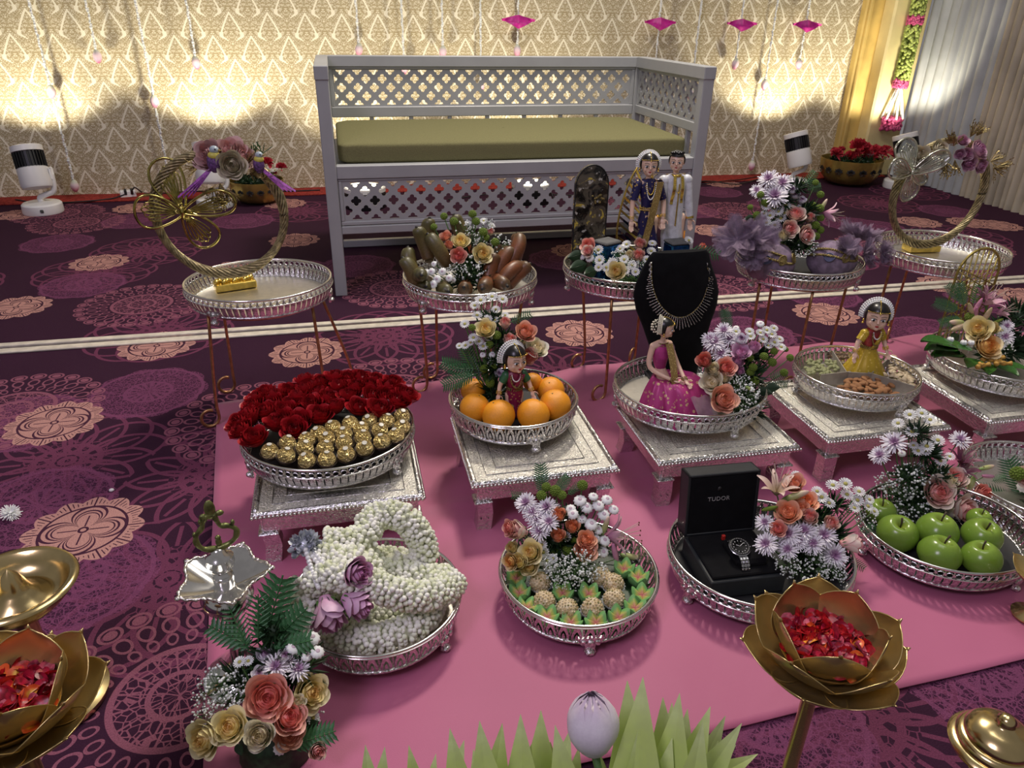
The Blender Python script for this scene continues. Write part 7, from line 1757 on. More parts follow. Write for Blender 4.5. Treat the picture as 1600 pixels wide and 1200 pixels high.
# ---------------------------------------------------------------- betel leaves, turmeric, wicker arch
for i, (x, y, dx, dy, L, dz) in enumerate([(520, 640, -1, 0.02, 300, .02), (560, 690, -1, .25, 320, .01), (640, 760, -1, .12, 330, 0), (600, 730, -.9, .55, 300, -.01), (760, 800, -.5, .9, 220, -.02), (830, 830, -.15, 1, 210, -.02), (930, 840, .3, 1, 220, -.02), (700, 700, -1, -.1, 330, .03), (1000, 850, .8, .8, 200, -.02)]):
    p = Q(1400+x/6, 430+y/6, 1.40); p.z = max(p.z, TS+0.05+0.012*(i % 3)); d = imgdir(p, dx, dy, 0.1); d.z = max(d.z*0.35, -0.10)
    z_ = d.normalized(); yaxis = Vector((0, 0, 1)); x_ = yaxis.cross(z_).normalized(); y_ = z_.cross(x_)
    o = inst(LEAFB, 'betel_leaf', None, p, Matrix((x_, y_, z_)).transposed().to_quaternion(), L/6*depth(p)/F*1.05)
    tag(o, ['uppermost long betel leaf pointing left from the rightmost stool tray', 'second betel leaf down on the left, pointing left over the rim', 'dark betel leaf under the two long left-pointing ones', 'betel leaf angled down to the lower left over the tray rim', 'betel leaf hanging over the front rim, left of the folded one', 'folded betel leaf drooping over the front of the tray', 'betel leaf at the front right of the tray, curled at its edge', 'short betel leaf tucked under the yellow rose', 'betel leaf farthest right, cut off by the picture edge'][i], 'leaf', 'betel leaves')
for i, (x, y, rz) in enumerate([(810, 850, .3), (880, 800, -.2), (960, 790, .5), (1000, 830, 0)]):
    p = P(1400+x/6, 430+y/6, TS+0.095); mb = MB(); mb.tube(spline([(-0.022, 0, 0), (-.008, 0.003, 0.002), (0.008, 0, 0), (0.022, -0.004, 0.001)], 4), lambda t: 0.0055+0.0015*sin(t*14), 8); mb.tube([(0, 0, 0), (0.004, 0.012, 0.003)], 0.004, 6)
    tag(mb.obj('turmeric_root', TURM, loc=p, rot=Euler((0, 0, rz))), ['turmeric root farthest left among the betel leaves', 'turmeric root just below the apricot rose', 'turmeric root right of the apricot rose, crossing another', 'turmeric root farthest right on the betel leaves'][i], 'turmeric', 'turmeric roots')
for i, (x, y) in enumerate([(512, 603), (635, 632), (706, 634)]):
    p = Q(1400+x/6, 430+y/6, 1.42); mb = MB()
    for k in range(5):
        a = 2*pi*k/5; mb.ell((0.0045*cos(a), 0.0045*sin(a), 0), (0.0042, 0.0042, 0.006), 7, 5)
    mb.tube([(0, 0, -.03), (0, 0, 0)], 0.001, 4)
    tag(mb.obj('jasmine_sprig', WHITE_FL, loc=p), ['white blossom left of the yellow rose over the betel leaves', 'middle of the three white blossoms above the betel leaves', 'white blossom just left of the apricot rose'][i], 'flower', None)
c_ = Q(1538, 425, 1.60); WK = mat('gold_wicker', (0.42, 0.33, 0.08), 0.35, 0.6, 0.2, 80)
t = thing('wicker_arch', 'gold wicker lattice arch standing behind the betel leaf flowers', 'basket', (c_.x, 1.62, TS+0.024)); hw = 0.068; zt_ = Q(1540, 388, 1.62).z-(TS+0.024)
def ar(k, s_=1.0): a = pi*k; return Vector((hw*s_*cos(a), 0, zt_-hw*1.1*s_+hw*1.1*s_*sin(a)))
mb = MB(); mb.tube([Vector((hw, 0, 0.0))]+[ar(k/16) for k in range(17)]+[Vector((-hw, 0, 0.0))], 0.0035, 6); mb.obj('arch', WK, t)
for k in range(7):
    x = -hw+2*hw*(k+1)/8; zt2 = zt_-hw*1.1+hw*1.1*sqrt(max(0, 1-(x/hw)**2)); mb = MB(); mb.tube([(x*0.8, 0, 0.0), (x, 0, zt2)], 0.0020, 5); mb.obj('upright', WK, t)
for k in range(8):
    for s_ in (-1, 1):
        z = 0.03+0.022*k; mb = MB(); mb.tube([(-s_*hw, 0.002*s_, z), (s_*hw, 0.002*s_, min(z+0.07, zt_-0.05))], 0.0016, 4); mb.obj('diagonal_cane', WK, t)
# things on the tray at the right edge
p = Vector((1.50, 1.09, ZP+0.03))
bouquet('fern and bud arrangement on the tray cut off by the right edge', (1.50, 1.10, zq), [('green', 1590, 740, 12, .0), ('btn', 1600, 760, 10, 0), ('rose', 1612, 745, 18, 0, R_PINKW), ('fern', 1592, 790, 70, 0, None, imgdir(p, -1, -.35)), ('fern', 1595, 800, 60, -.02, None, imgdir(p, -1, .1)), ('fern', 1600, 780, 70, 0, None, imgdir(p, -.4, -1)), ('gyps', 1605, 800, 24, -.02)], off=(0, 0), zoom=1.0, fol=0.05, foliage=((0, 0, 0.02), (0, 0, 0.06)), seed=20)
for i in range(5):
    pass

# ---------------------------------------------------------------- silver oil lamp
pd_ = P(350, 905, 0.215); t = thing('silver_oil_lamp', 'silver five-pointed oil lamp with green brass finial, left of the jasmine tray', 'oil lamp', (pd_.x, pd_.y, 0.043)); t.scale = (0.80, 0.80, 0.80)
CH = mat('lamp_silver', (0.80, 0.79, 0.76), 0.14, 1.0, 0.06, 30)
mb = MB(); mb.lathe([(0, -0.044), (0.075, -0.044), (0.078, -0.036), (0.060, -0.022), (0.035, -0.010), (0.018, 0.02), (0.013, 0.07), (0.020, 0.085), (0.014, 0.10), (0.012, 0.12), (0.022, 0.130), (0.034, 0.142), (0.046, 0.158), (0.050, 0.175), (0.040, 0.190), (0.030, 0.198), (0, 0.20)], 36); mb.obj('pedestal', CH, t, flatang=50)
def dish(u, v):
    a = 2*pi*u; pk = abs(cos(2.5*a)); st = (0.066+0.020*pk**2.2)
    r_ = 0.018+(st-0.018)*v; z = 0.200+0.026*v**1.3+0.002*pk**2*v
    return (r_*cos(a), r_*sin(a), z)
mb = MB(); mb.grid(dish, 120, 8, wrap=True); mb.grid(lambda u, v: (lambda p: (p[0]*1.0, p[1]*1.0, p[2]-0.003))(dish(1-u, v)), 120, 8, wrap=True); mb.obj('star_dish', CH, t)
mb = MB(); mb.tube([Vector(dish(k/120, 1.0))+Vector((0, 0, 0.0016*sin(k*1.57))) for k in range(120)], lambda s_: 0.0032+0.0009*sin(s_*240), 6, closed=True)
for k in range(5):
    u = k/5; q = Vector(dish(u, 1.0)); n_ = Vector((q.x, q.y, 0)).normalized(); mb.ell(q+n_*0.004, (0.006, 0.006, 0.0045), 8, 5)
mb.obj('scalloped_rim', silver_mat('rim_silver', (0.86, 0.82, 0.74), 0.25, 160, 0.5), t)
mb = MB(); mb.lathe([(0.0185, 0.198), (0.0195, 0.222), (0.0145, 0.226), (0.0185, 0.231), (0.0145, 0.236), (0.0185, 0.241), (0.024, 0.248), (0.0265, 0.258), (0.024, 0.268), (0.0255, 0.271), (0.022, 0.275), (0.014, 0.282), (0.0125, 0.288), (0.006, 0.292), (0, 0.293)], 32); mb.obj('stem_knob', CH, t, flatang=60)
mb = MB(); zf = 0.290
ring = [(0, zf), (-0.022, zf+.004), (-0.033, zf+.020), (-0.031, zf+.038), (-0.020, zf+.052), (-0.014, zf+.066), (-.006, zf+.078)]
ring2 = [(0, zf), (0.018, zf+.004), (0.034, zf+.016), (0.038, zf+.034), (0.026, zf+.046), (0.013, zf+.050), (0.008, zf+.062), (.004, zf+.078)]
for rr_ in (ring, ring2): mb.tube(spline([(x, 0, z) for x, z in rr_], 5), lambda s_: 0.0056-0.001*s_+0.0008*sin(s_*22), 8)
for (x, z, a, b) in ((0, zf+.090, 0.010, 0.020), (-0.013, zf+.076, 0.008, 0.006), (0.015, zf+.078, 0.008, 0.006), (0.0, zf+.076, 0.012, 0.008), (0.004, zf+0.014, 0.006, 0.010), (0.004, zf+0.024, 0.0055, 0.0055), (0.034, zf+.052, .004, .006), (-.034, zf+.04, .004, .006), (-.020, zf+.066, .004, .006)): mb.ell((x, 0, z), (a, 0.005, b), 10, 7)
mb.obj('openwork_finial', GREENBRASS, t, rot=Euler((0, 0, 0.15)))

# ---------------------------------------------------------------- brass lamp dishes
pb = P(20, 915, 0.24); t = thing('brass_lamp_dish', 'round polished brass dish of a standing lamp cut off by the left edge', 'lamp', (pb.x, pb.y, 0)); t.scale = (0.88, 0.88, 1)
mb = MB(); mb.lathe([(0, 0.004), (0.09, 0.004), (0.092, 0.014), (0.05, 0.026), (0.02, 0.05), (0.016, 0.10), (0.026, 0.12), (0.017, 0.14), (0.017, 0.18), (0.03, 0.195), (0.0, 0.198)], 36); mb.obj('pedestal', BRASS, t, flatang=60)
mb = MB(); mb.lathe([(0.0, 0.192), (0.03, 0.194), (0.066, 0.206), (0.084, 0.224), (0.088, 0.240), (0.096, 0.243), (0.0985, 0.240), (0.094, 0.246), (0.084, 0.244), (0.078, 0.229), (0.062, 0.214), (0.05, 0.213), (0.047, 0.219), (0.037, 0.221), (0.034, 0.228), (0.025, 0.231), (0.020, 0.243), (0.012, 0.26), (0.0, 0.27)], 64, rfun=lambda a, z: 1); mb.obj('dish', BRASS, t, flatang=70)
pb = P(1566, 1142, 0.20); t = thing('brass_lamp', 'stepped round brass lamp top at the bottom right corner', 'lamp', (pb.x, pb.y, 0))
mb = MB(); mb.lathe([(0, 0.004), (0.07, 0.004), (0.072, 0.012), (0.03, 0.03), (0.014, 0.05), (0.014, 0.12), (0.022, 0.13), (0.014, 0.14), (0.02, 0.16), (0, 0.165)], 32); mb.obj('pedestal', BRASS, t, flatang=60)
mb = MB(); mb.lathe([(0, 0.158), (0.045, 0.160), (0.053, 0.166), (0.055, 0.172), (0.051, 0.176), (0.047, 0.177), (0.048, 0.182), (0.044, 0.187), (0.040, 0.188), (0.041, 0.193), (0.036, 0.200), (0.024, 0.208), (0.012, 0.211), (0.010, 0.214), (0.011, 0.220), (0.006, 0.226), (0, 0.227)], 48); mb.obj('stepped_dome', BRASS, t, flatang=60)

# ---------------------------------------------------------------- lotus bowls filled with rose petals
def lotus_petal_mesh(m_):
    mb = MB()
    def f(u, v):
        s_ = (u-.5)*2; w = 0.47*sin(pi*(0.12+0.88*v)**1.30)**0.72+0.012*(1-v)
        if v > 0.93: w *= (1-v)/0.07*0.8+0.2
        x = s_*w; bulge = 0.45*sin(v*1.9)
        return (x, bulge-0.0-0.22*(1-s_*s_)*0+0.30*s_*s_*w*-1.0*0.9, v*1.0+0.0)
    mb.grid(f, 13, 16); mb.grid(lambda u, v: (lambda p: (p[0], p[1]+0.016, p[2]))(f(1-u, v)), 13, 16)
    e = [f(0, k/15) for k in range(16)]+[f(1, k/15) for k in range(14, -1, -1)]
    mb.tube([(p[0], p[1]+.008, p[2]) for p in e], 0.012, 5)
    mb.tube([f(.5, 1), Vector(f(.5, 1))+Vector((0, 0.02, 0.06))], lambda t: 0.03*(1-t)+.004, 6)
    return mb.mesh('lotus_petal', [m_])
LP = lotus_petal_mesh(BRASS_DULL)
rpm = []
for sd in range(3):
    mb = MB(); r = random.Random(sd); ph = r.uniform(0, 6)
    mb.grid(lambda u, v: ((u-.5)*1.7*(sin(pi*(0.15+.8*v)))**0.6, (v-.5)*1.7, 0.45*((u-.5)**2*4-.4)*(1-.3*v)+0.18*sin(v*4+ph)+0.1*sin(u*7+ph)), 7, 7); rpm.append(mb.mesh('rose_petal', [radial('petal_tint_%d' % sd, [(-0.95, (0.75, 0.45, 0.08)), (-0.6, (0.58, 0.02, 0.02)), (0.5, (0.50, 0.010, 0.022) if sd else (0.62, 0.10, 0.16))], 'y' if False else 'r', 0.4, 0, .2)]))
pt_mats = [mat('petal_red', (0.56, 0.012, 0.02), 0.4, 0, 0.25, 2), mat('petal_crimson', (0.42, 0.01, 0.04), 0.4, 0, 0.25, 2), mat('petal_pink', (0.62, 0.10, 0.16), 0.4, 0, 0.25, 2), radial('petal_flame', [(0.25, (0.80, 0.45, 0.05)), (0.6, (0.68, 0.10, 0.02))], 'r', 0.4, 0, 0.1)]
def lotus_bowl(label, cx, cy, z, R_, rot=0.0, n=140, seed=0, stem_to=0.004):
    t = thing('lotus_bowl_stand', label, 'flower bowl', (cx, cy, 0), 0, 'brass lotus bowl stands'); r = random.Random(seed)
    mb = MB(); mb.lathe([(0, stem_to), (0.036, stem_to), (0.037, 0.012), (0.02, 0.02), (0.0095, 0.04), (0.0095, z-R_*0.55), (0.016, z-R_*0.50), (R_*0.42, z-R_*0.46), (R_*0.62, z-R_*0.20), (R_*0.60, z-R_*0.20), (R_*0.35, z-R_*0.42), (0, z-R_*0.44)], 32); mb.obj('stand', BRASS_DULL, t, flatang=60)
    for L, (k_, tilt, s_, zz, rr_) in enumerate(((5, 0.16, 1.12, -0.52, 0.24), (5, 0.50, 1.16, -0.52, 0.26), (6, 0.92, 1.10, -0.52, 0.20))):
        for k in range(k_):
            a = rot+2*pi*(k+0.5*(L % 2)+0.25*(L == 2))/k_; ss = R_*s_
            M = Matrix.Rotation(a-pi/2, 4, 'Z') @ Matrix.Translation((0, R_*rr_, z+R_*zz)) @ Matrix.Rotation(-tilt+0.05*L, 4, 'X')
            o = inst(LP, 'lotus_petal', t); o.matrix_local = M @ Matrix.Diagonal((ss*0.98, ss*0.75, ss*0.92, 1))
    mb = MB(); mb.ell((0, 0, z-R_*0.20), (R_*0.52, R_*0.52, R_*0.20), 16, 8); mb.obj('petal_bed', RED_PETAL, t)
    base = Vector((cx, cy, 0))
    for k in range(n):
        a = 2.4*k; q = sqrt((k+.5)/n)*R_*0.60; p = Vector((cx+q*cos(a), cy+q*sin(a), z-R_*0.10+0.10*R_*(1-(q/R_/.6)**2)+r.uniform(-.004, .006)))
        o = inst(rpm[k % 3], 'loose_petal', None, p, Euler((r.uniform(-.8, .8), r.uniform(-.8, .8), r.uniform(0, 6))), R_*0.125*r.uniform(.8, 1.2), [r.choice(pt_mats+pt_mats[:2]+pt_mats[:1])])
        tag(o, 'loose red rose petal heaped inside the %s lotus bowl' % ('right-hand' if seed == 1 else 'left edge'), 'petal', 'rose petals in the %s lotus bowl' % ('right' if seed == 1 else 'left'))
    return t
pr_ = P(1290, 1000, 0.31); lotus_bowl('brass lotus bowl on a stem filled with red petals, bottom right', pr_.x, pr_.y, 0.31, 0.085, 0.5, 150, 1)
pl_ = P(6, 1090, 0.31); lotus_bowl('brass lotus bowl of red petals cut off by the left edge', pl_.x, pl_.y, 0.31, 0.086, 0.1, 110, 2)
mb = MB(); o = None
pe = P(1640, 890, 0.12); t = thing('brass_leaf_stand', 'brass lotus leaf tips at the right edge beside the green apples', 'stand', (pe.x, pe.y, 0))
mb.lathe([(0, 0.008), (0.03, 0.008), (0.032, 0.014), (0.008, 0.02), (0.007, 0.085), (0.02, 0.09), (0, 0.095)], 20); mb.obj('stem', BRASS_DULL, t)
for k in range(6):
    M = Matrix.Rotation(2*pi*k/6+0.4, 4, 'Z') @ Matrix.Translation((0, 0.010, 0.085)) @ Matrix.Rotation(-0.7, 4, 'X'); o = inst(LP, 'lotus_petal', t); o.matrix_local = M @ Matrix.Diagonal((0.05, 0.04, 0.055, 1))

# ---------------------------------------------------------------- folded palm leaves with lotus bud
mb = MB()
def palmf(u, v):
    s_ = (u-.5)*2; w = 0.24*(1-v**1.8)*(0.70+0.30*(1-v))+0.002
    return (s_*w, -0.05*abs(s_)*(1-v)+0.03*sin(v*2), v)
mb.grid(palmf, 5, 9); PALMM = mb.mesh('palm_blade', [PALM], False)
cb_ = P(870, 1250, 0.10); t = thing('palm_leaf_fan', 'row of pale green folded palm leaf points at the bottom of the picture', 'leaf decoration', (cb_.x, cb_.y, 0))
spk = [(572, 1165, 60, -5), (600, 1168, 40, 5), (640, 1165, 60, -8), (702, 1140, 90, -10), (724, 1158, 70, 14), (750, 1128, 100, -6), (786, 1132, 100, 8), (775, 1160, 70, -5), (812, 1118, 120, -2), (845, 1112, 130, 0), (868, 1135, 110, -10), (890, 1142, 100, 12), (980, 1066, 170, -3), (1003, 1060, 180, 3), (962, 1150, 90, -6), (1000, 1140, 110, 4), (1035, 1092, 150, -2), (1050, 1100, 140, 3), (1060, 1085, 160, 6), (1075, 1110, 130, 8), (1100, 1130, 120, 10), (1108, 1105, 140, 18), (1135, 1120, 130, 24), (1160, 1132, 120, 34), (1075, 1148, 80, 0), (1020, 1150, 90, 0), (1150, 1165, 90, 40), (1185, 1178, 70, 55), (930, 1165, 60, -12), (905, 1168, 60, 10), (1050, 1155, 90, 12), (1120, 1158, 90, 22), (680, 1178, 50, 6), (830, 1165, 70, 10), (860, 1160, 60, -4), (740, 1172, 60, -8)]
for i, (x, y, L, an) in enumerate(spk):
    Y = 0.56+0.025*((i*7) % 5)-0.00015*(x-870); tip = Q(x, y, Y)
    an_ = radians(an); upd = imgdir(tip, sin(an_), -cos(an_), 0.0).normalized(); Lm = (L+80)*depth(tip)/F; base = tip-upd*Lm
    base.z = max(base.z, 0.006); v = tip-base
    z_ = v.normalized(); rz_ = random.Random(i); ya = (CAMDIR(tip)+RX*rz_.uniform(-.5, .5)); x_ = (ya*-1).cross(z_).normalized(); y_ = z_.cross(x_)
    o = inst(PALMM, 'palm_blade', t, base-Vector((cb_.x, cb_.y, 0)), Matrix((x_, y_, z_)).transposed().to_quaternion(), (v.length*0.9, v.length*.9, v.length))
mb = MB(); mb.box((0.0, 0.0, 0.055), (0.34, 0.03, 0.09), Matrix.Rotation(-0.05, 4, 'Z'), ch=0.01); mb.obj('banana_stem_base', mat('banana_stem', (0.35, 0.42, 0.15), 0.5), t)
pbd = Q(926, 1130, 0.56); o = inst(BUDW, 'lotus_bud', None, pbd, Euler((-0.15, 0.0, 0.4)), (0.050, 0.050, 0.044))
tag(o, 'large pale lotus bud rising from the folded palm leaves', 'flower')
mb = MB(); mb.tube([(0, 0, -0.95), (0.1, -0.2, -2.2), (0, 0, -4.0)], 0.10, 6); mb.obj('stem', STEM, o)
# white flower at the left edge
p = P(16, 802, 0.012); o = inst(MUMS[0], 'white_chrysanthemum', None, p, aim((.5, -.3, 1)), 0.022); tag(o, 'white flower head on the carpet at the left edge above the brass dish', 'flower')
o.material_slots[0].link = 'OBJECT'; o.material_slots[0].material = WHITE_FL
# ---------------------------------------------------------------- dolls
def beads(par, name, pts, r_, m_, seg=(7, 5)):
    mb = MB()
    for p in pts: mb.ell(p, r_, *seg)
    return mb.obj(name, m_, par)
PINKSILK = mat('pink_brocade', (0.50, 0.05, 0.24), 0.38, 0.1, 0.15, 40)
def brocade(name, c, g, scale=70, thr=0.52, rough=0.4):
    m, nt, b = newmat(name); co = coords(nt); n = noise(nt, co, scale, 2, 0.5, 1.0); v = voro(nt, co, scale*0.9, 'F1'); n3 = noise(nt, co, 12, 2)
    c_ = mixc(nt, n3.ramp(.35, .65)*0.5, c, tuple(q*0.55 for q in c)); c_ = mixc(nt, v.lt(0.30)*n.ramp(thr-.06, thr), c_, g)
    nt.links.new(c_, b.inputs['Base Color']); b.inputs['Roughness'].default_value = rough; b.inputs['Metallic'].default_value = 0.15; return m
PINKB = brocade('pink_gold_brocade', (0.46, 0.04, 0.20), (0.62, 0.40, 0.22), 90, 0.50)
BLUEB = brocade('navy_gold_brocade', (0.018, 0.014, 0.09), (0.50, 0.34, 0.12), 130, 0.52)
GOLDB = brocade('gold_border', (0.30, 0.20, 0.06), (0.62, 0.47, 0.16), 300, 0.45)
YELS = brocade('yellow_silk', (0.52, 0.36, 0.03), (0.70, 0.52, 0.10), 120, 0.5, 0.3)
MAROON = mat('maroon_silk', (0.22, 0.01, 0.05), 0.4, 0, 0.2, 60); GREENS = mat('green_silk', (0.03, 0.13, 0.05), 0.4, 0, 0.2, 60)
WHITES = mat('white_silk', (0.70, 0.71, 0.74), 0.35, 0, 0.08, 90, 0.3); SHEER = mat('sheer_pink', (0.50, 0.34, 0.42), 0.5, alpha=0.6)
RED_S = mat('red_silk', (0.36, 0.03, 0.03), 0.4, 0, 0.2, 60)
def hand(mb, w, d, s_, curl=0.5):
    """palm and five tapering fingers from wrist w along direction d"""
    d = Vector(d).normalized(); sd = d.cross(Vector((0, 1, 0.2))).normalized(); n_ = d.cross(sd)
    mb.ell((0, 0, 0), (0.0062*s_, 0.0030*s_, 0.0080*s_), 8, 6, Matrix.Translation(w+d*0.008*s_) @ aim(d).to_matrix().to_4x4())
    for k, (o_, L) in enumerate(((-0.0045, .010), (-0.0015, .0125), (0.0015, .012), (0.0045, .0095))):
        a = w+d*0.014*s_+sd*o_*s_; m_ = a+d*L*0.55*s_+n_*0.002*curl*s_; e = m_+d*L*0.45*s_+n_*0.005*curl*s_
        mb.tube([a, m_, e], lambda t: (0.0017-0.0006*t)*s_, 6)
    a = w+d*0.004*s_+sd*0.005*s_; mb.tube([a, a+sd*0.006*s_+d*0.004*s_, a+sd*0.007*s_+d*0.010*s_], lambda t: (0.0019-0.0006*t)*s_, 6)
def limb(mb, pts, rs):
    n_ = len(pts); P_ = spline(pts, 6); N = len(P_)
    def rf(t):
        q = t*(len(rs)-1); i = min(int(q), len(rs)-2); return rs[i]+(rs[i+1]-rs[i])*(q-i)
    mb.tube(P_, rf, 10)
    for i in range(len(pts)): mb.ell(pts[i], rs[min(i, len(rs)-1)], 9, 7)
def body(t, joints, s_, head_c, head_r, look, vox=0.0011, neck=None, chin=1.0):
    """one continuous skin: torso, neck, head with nose and ears, tapering arms and hands"""
    mb = MB(); J = {k: Vector(v) for k, v in joints.items()}
    limb(mb, [J['pelvis'], J['waist'], J['chest'], (J['shl']+J['shr'])/2], [0.016*s_, 0.0115*s_, 0.0155*s_, 0.0105*s_])
    limb(mb, [J['shl'], (J['shl']+J['shr'])/2+Vector((0, 0, .003*s_)), J['shr']], [0.0080*s_, 0.0100*s_, 0.0080*s_])
    nb = (J['shl']+J['shr'])/2; hc = Vector(head_c)
    limb(mb, [nb, hc-Vector((0, 0, head_r*0.7))], [0.0062*s_, 0.0056*s_])
    L = Vector((look[0], look[1], 0)).normalized(); S = Vector((-L.y, L.x, 0)); M = Matrix(((S.x, -L.x, 0, hc.x), (S.y, -L.y, 0, hc.y), (S.z, 0, 1, hc.z), (0, 0, 0, 1)))
    # local head frame: -Y forward, X side
    r = head_r
    mb.ell((0, 0.05*r, 0.12*r), (0.80*r, 0.92*r, 0.95*r), 20, 14, M)
    mb.ell((0, -0.14*r, -0.38*r), (0.60*r*chin, 0.66*r, 0.62*r), 16, 12, M)
    mb.ell((0, -0.66*r, -0.72*r), (0.20*r, 0.16*r, 0.17*r), 10, 8, M)
    mb.tube([(0, -0.84*r, 0.02*r), (0, -0.94*r, -0.26*r)], lambda q: (0.055+0.06*q)*r, 8, M=M)
    for sx in (-1, 1):
        mb.ell((sx*0.78*r, 0.08*r, -0.12*r), (0.08*r, 0.15*r, 0.22*r), 8, 6, M); mb.ell((sx*0.40*r, -0.62*r, -0.32*r), (0.20*r, 0.14*r, 0.20*r), 8, 6, M)
    for sd in 'lr':
        limb(mb, [J['sh'+sd], J['el'+sd], J['wr'+sd]], [0.0075*s_, 0.0058*s_, 0.0042*s_]); hand(mb, J['wr'+sd], J['wr'+sd]-J['el'+sd] if 'hd'+sd not in J else J['hd'+sd], s_)
        if 'hip'+sd in J: limb(mb, [J['hip'+sd], J['kn'+sd], J['an'+sd]], [0.0120*s_, 0.0085*s_, 0.0055*s_]); mb.ell((0, 0, 0), (0.006*s_, 0.013*s_, 0.005*s_), 8, 6, Matrix.Translation(J['an'+sd]+Vector((0, -0.008*s_, -0.003*s_))))
    o = voxel(mb, 'body', vox, [SKIN], t, it=3)
    # face
    f = thing('face', None, None); f.parent = o
    for sx in (-1, 1):
        e = MB(); e.ell((sx*0.33*r, -0.775*r, -0.02*r), (0.175*r, 0.09*r, 0.105*r), 12, 8, M, 0); e.ell((sx*0.33*r, -0.845*r, -0.02*r), (0.085*r, 0.045*r, 0.092*r), 10, 7, M, 1)
        e.tube([M @ Vector((sx*(0.13+0.10*k)*r, -(0.875-0.035*k*k*0.5)*r, (0.055+0.045*sin(k*0.8))*r)) for k in range(5)], 0.022*r, 5, mat=1)
        e.tube([M @ Vector((sx*(0.12+0.11*k)*r, -(0.93-0.045*k)*r, (0.26+0.07*sin(k*0.75))*r)) for k in range(5)], 0.020*r, 5, mat=1)
        e.obj('eye', [EYEW, BLACK], o)
    e = MB(); e.ell((0, -0.80*r, -0.50*r), (0.15*r, 0.06*r, 0.035*r), 10, 6, M); e.ell((0, -0.80*r, -0.55*r), (0.12*r, 0.06*r, 0.045*r), 10, 6, M); e.obj('lips', LIPS, o)
    bpy.data.objects.remove(f)
    return o, M
def hair_cap(t, M, r, bun=True, short=False):
    mb = MB()
    def fn(v): return 1.0
    def cap(u, v):
        a = 2*pi*u; z = 1-1.55*v; fr = max(0, -cos(a-0))  # a=0 -> +x
        q = sqrt(max(0, 1-min(1, abs(z))**2)); y = sin(a)*q; x = cos(a)*q
        lim = 0.40 if y < -0.25 else -0.75
        if short: lim = 0.45 if y < -0.2 else -0.35
        zz = max(z, lim if abs(x) < 0.95 or y > 0 else lim)
        q2 = sqrt(max(0.0, 1-zz*zz)) if zz > z else q
        k = q2/max(q, 1e-4) if q > 1e-4 else 1
        return (x*min(k, 3)*0.90*r, (y*min(k, 3)*1.02+0.07)*r, (zz*1.04+0.14)*r)
    mb.grid(cap, 36, 16, wrap=True); 
    if short:
        for k in range(26):
            a = k*2.4; q = 0.7*sqrt((k+.5)/26); mb.ell((q*cos(a)*r*.9, (q*sin(a)*.8-0.05)*r, (1.10-0.35*q*q)*r), (0.20*r, 0.24*r, 0.12*r), 7, 5)
    mb.v = [tuple(M @ Vector(v)) for v in mb.v]
    if bun: mb.ell((0, 0.85*r, 0.05*r), (0.62*r, 0.45*r, 0.60*r), 12, 9, M)
    return mb.obj('hair', HAIR, t)
def headdress(t, M, r, m_=WHITE_FL, side=0.0):
    mb = MB()
    for row in range(3):
        R_ = (1.03+0.10*row)*r
        for k in range(26):
            a = radians(-12+204*k/25); mb.ell((R_*cos(a)*0.95, (0.30+0.16*row)*r, R_*sin(a)*1.05+0.02*r), 0.095*r, 6, 4, M)
    for k in range(46):
        z = 1-1.6*(k+.5)/46; a = k*2.4; q = sqrt(max(0, 1-z*z))
        if q*sin(a) < -0.1: continue
        mb.ell((0.72*r*q*cos(a), 0.85*r+0.55*r*q*sin(a), 0.05*r+0.72*r*z), 0.10*r, 6, 4, M)
    o = mb.obj('flower_headdress', m_, t); o['kind'] = 'stuff'
    pts = [M @ Vector((0, -0.97*r, 0.50*r)), M @ Vector((0, -0.72*r, 0.86*r)), M @ Vector((0, -0.25*r, 1.19*r)), M @ Vector((0, 0.2*r, 1.22*r))]
    mb = MB()
    for p in spline(pts, 5): mb.ell(p, 0.045*r, 6, 4)
    for k in range(17):
        a = radians(15+150*k/16); mb.ell((0.80*r*cos(a), -0.30*r-0.66*r*sin(a)*0.95, (0.52+0.10*sin(a))*r), 0.040*r, 6, 4, M)
    mb.obj('forehead_chain', GOLD, t)
    for sx in (-1, 1):
        mb = MB(); mb.ell((sx*0.90*r, -0.02*r, -0.38*r), (0.09*r, 0.08*r, 0.16*r), 8, 6, M); mb.ell((sx*0.90*r, -0.02*r, -0.55*r), (0.12*r, 0.10*r, 0.07*r), 8, 6, M); mb.obj('earring', GOLD, t)
def necklace(t, c, w_, h, y, m_, r_, n=18, nm='doll_necklace'):
    return beads(t, nm, [(c[0]+w_*cos(pi+pi*k/(n-1)), c[1]+y-0.004*sin(pi*k/(n-1)), c[2]+h*sin(pi+pi*k/(n-1))) for k in range(n)], r_, m_)
def cloth_tube(t, name, secs, m_, n=40, fold=0.0, nf=12, drape=0.0):
    """secs: (x, y, z, rx, ry)"""
    mb = MB(); vs = []; L = len(secs)
    for i, (x, y, z, rx, ry) in enumerate(secs):
        for k in range(n):
            a = 2*pi*k/n; f_ = 1+fold*(1-i/(L-1) if drape else 1)*sin(nf*a+0.6*i*drape)
            vs.append((x+rx*f_*cos(a), y+ry*f_*sin(a), z))
    mb.add(vs, [(i*n+k, i*n+(k+1) % n, (i+1)*n+(k+1) % n, (i+1)*n+k) for i in range(L-1) for k in range(n)])
    return mb.obj(name, m_, t)
def sleeve(t, a, b, r0, r1, m_, nm='sleeve'):
    mb = MB(); mb.tube([a, Vector(a).lerp(Vector(b), .5), b], lambda q: r0+(r1-r0)*q, 14, cap=False)
    if nm == 'sleeve': mb.ell(a, r0*1.06, 14, 10)
    return mb.obj(nm, m_, t)

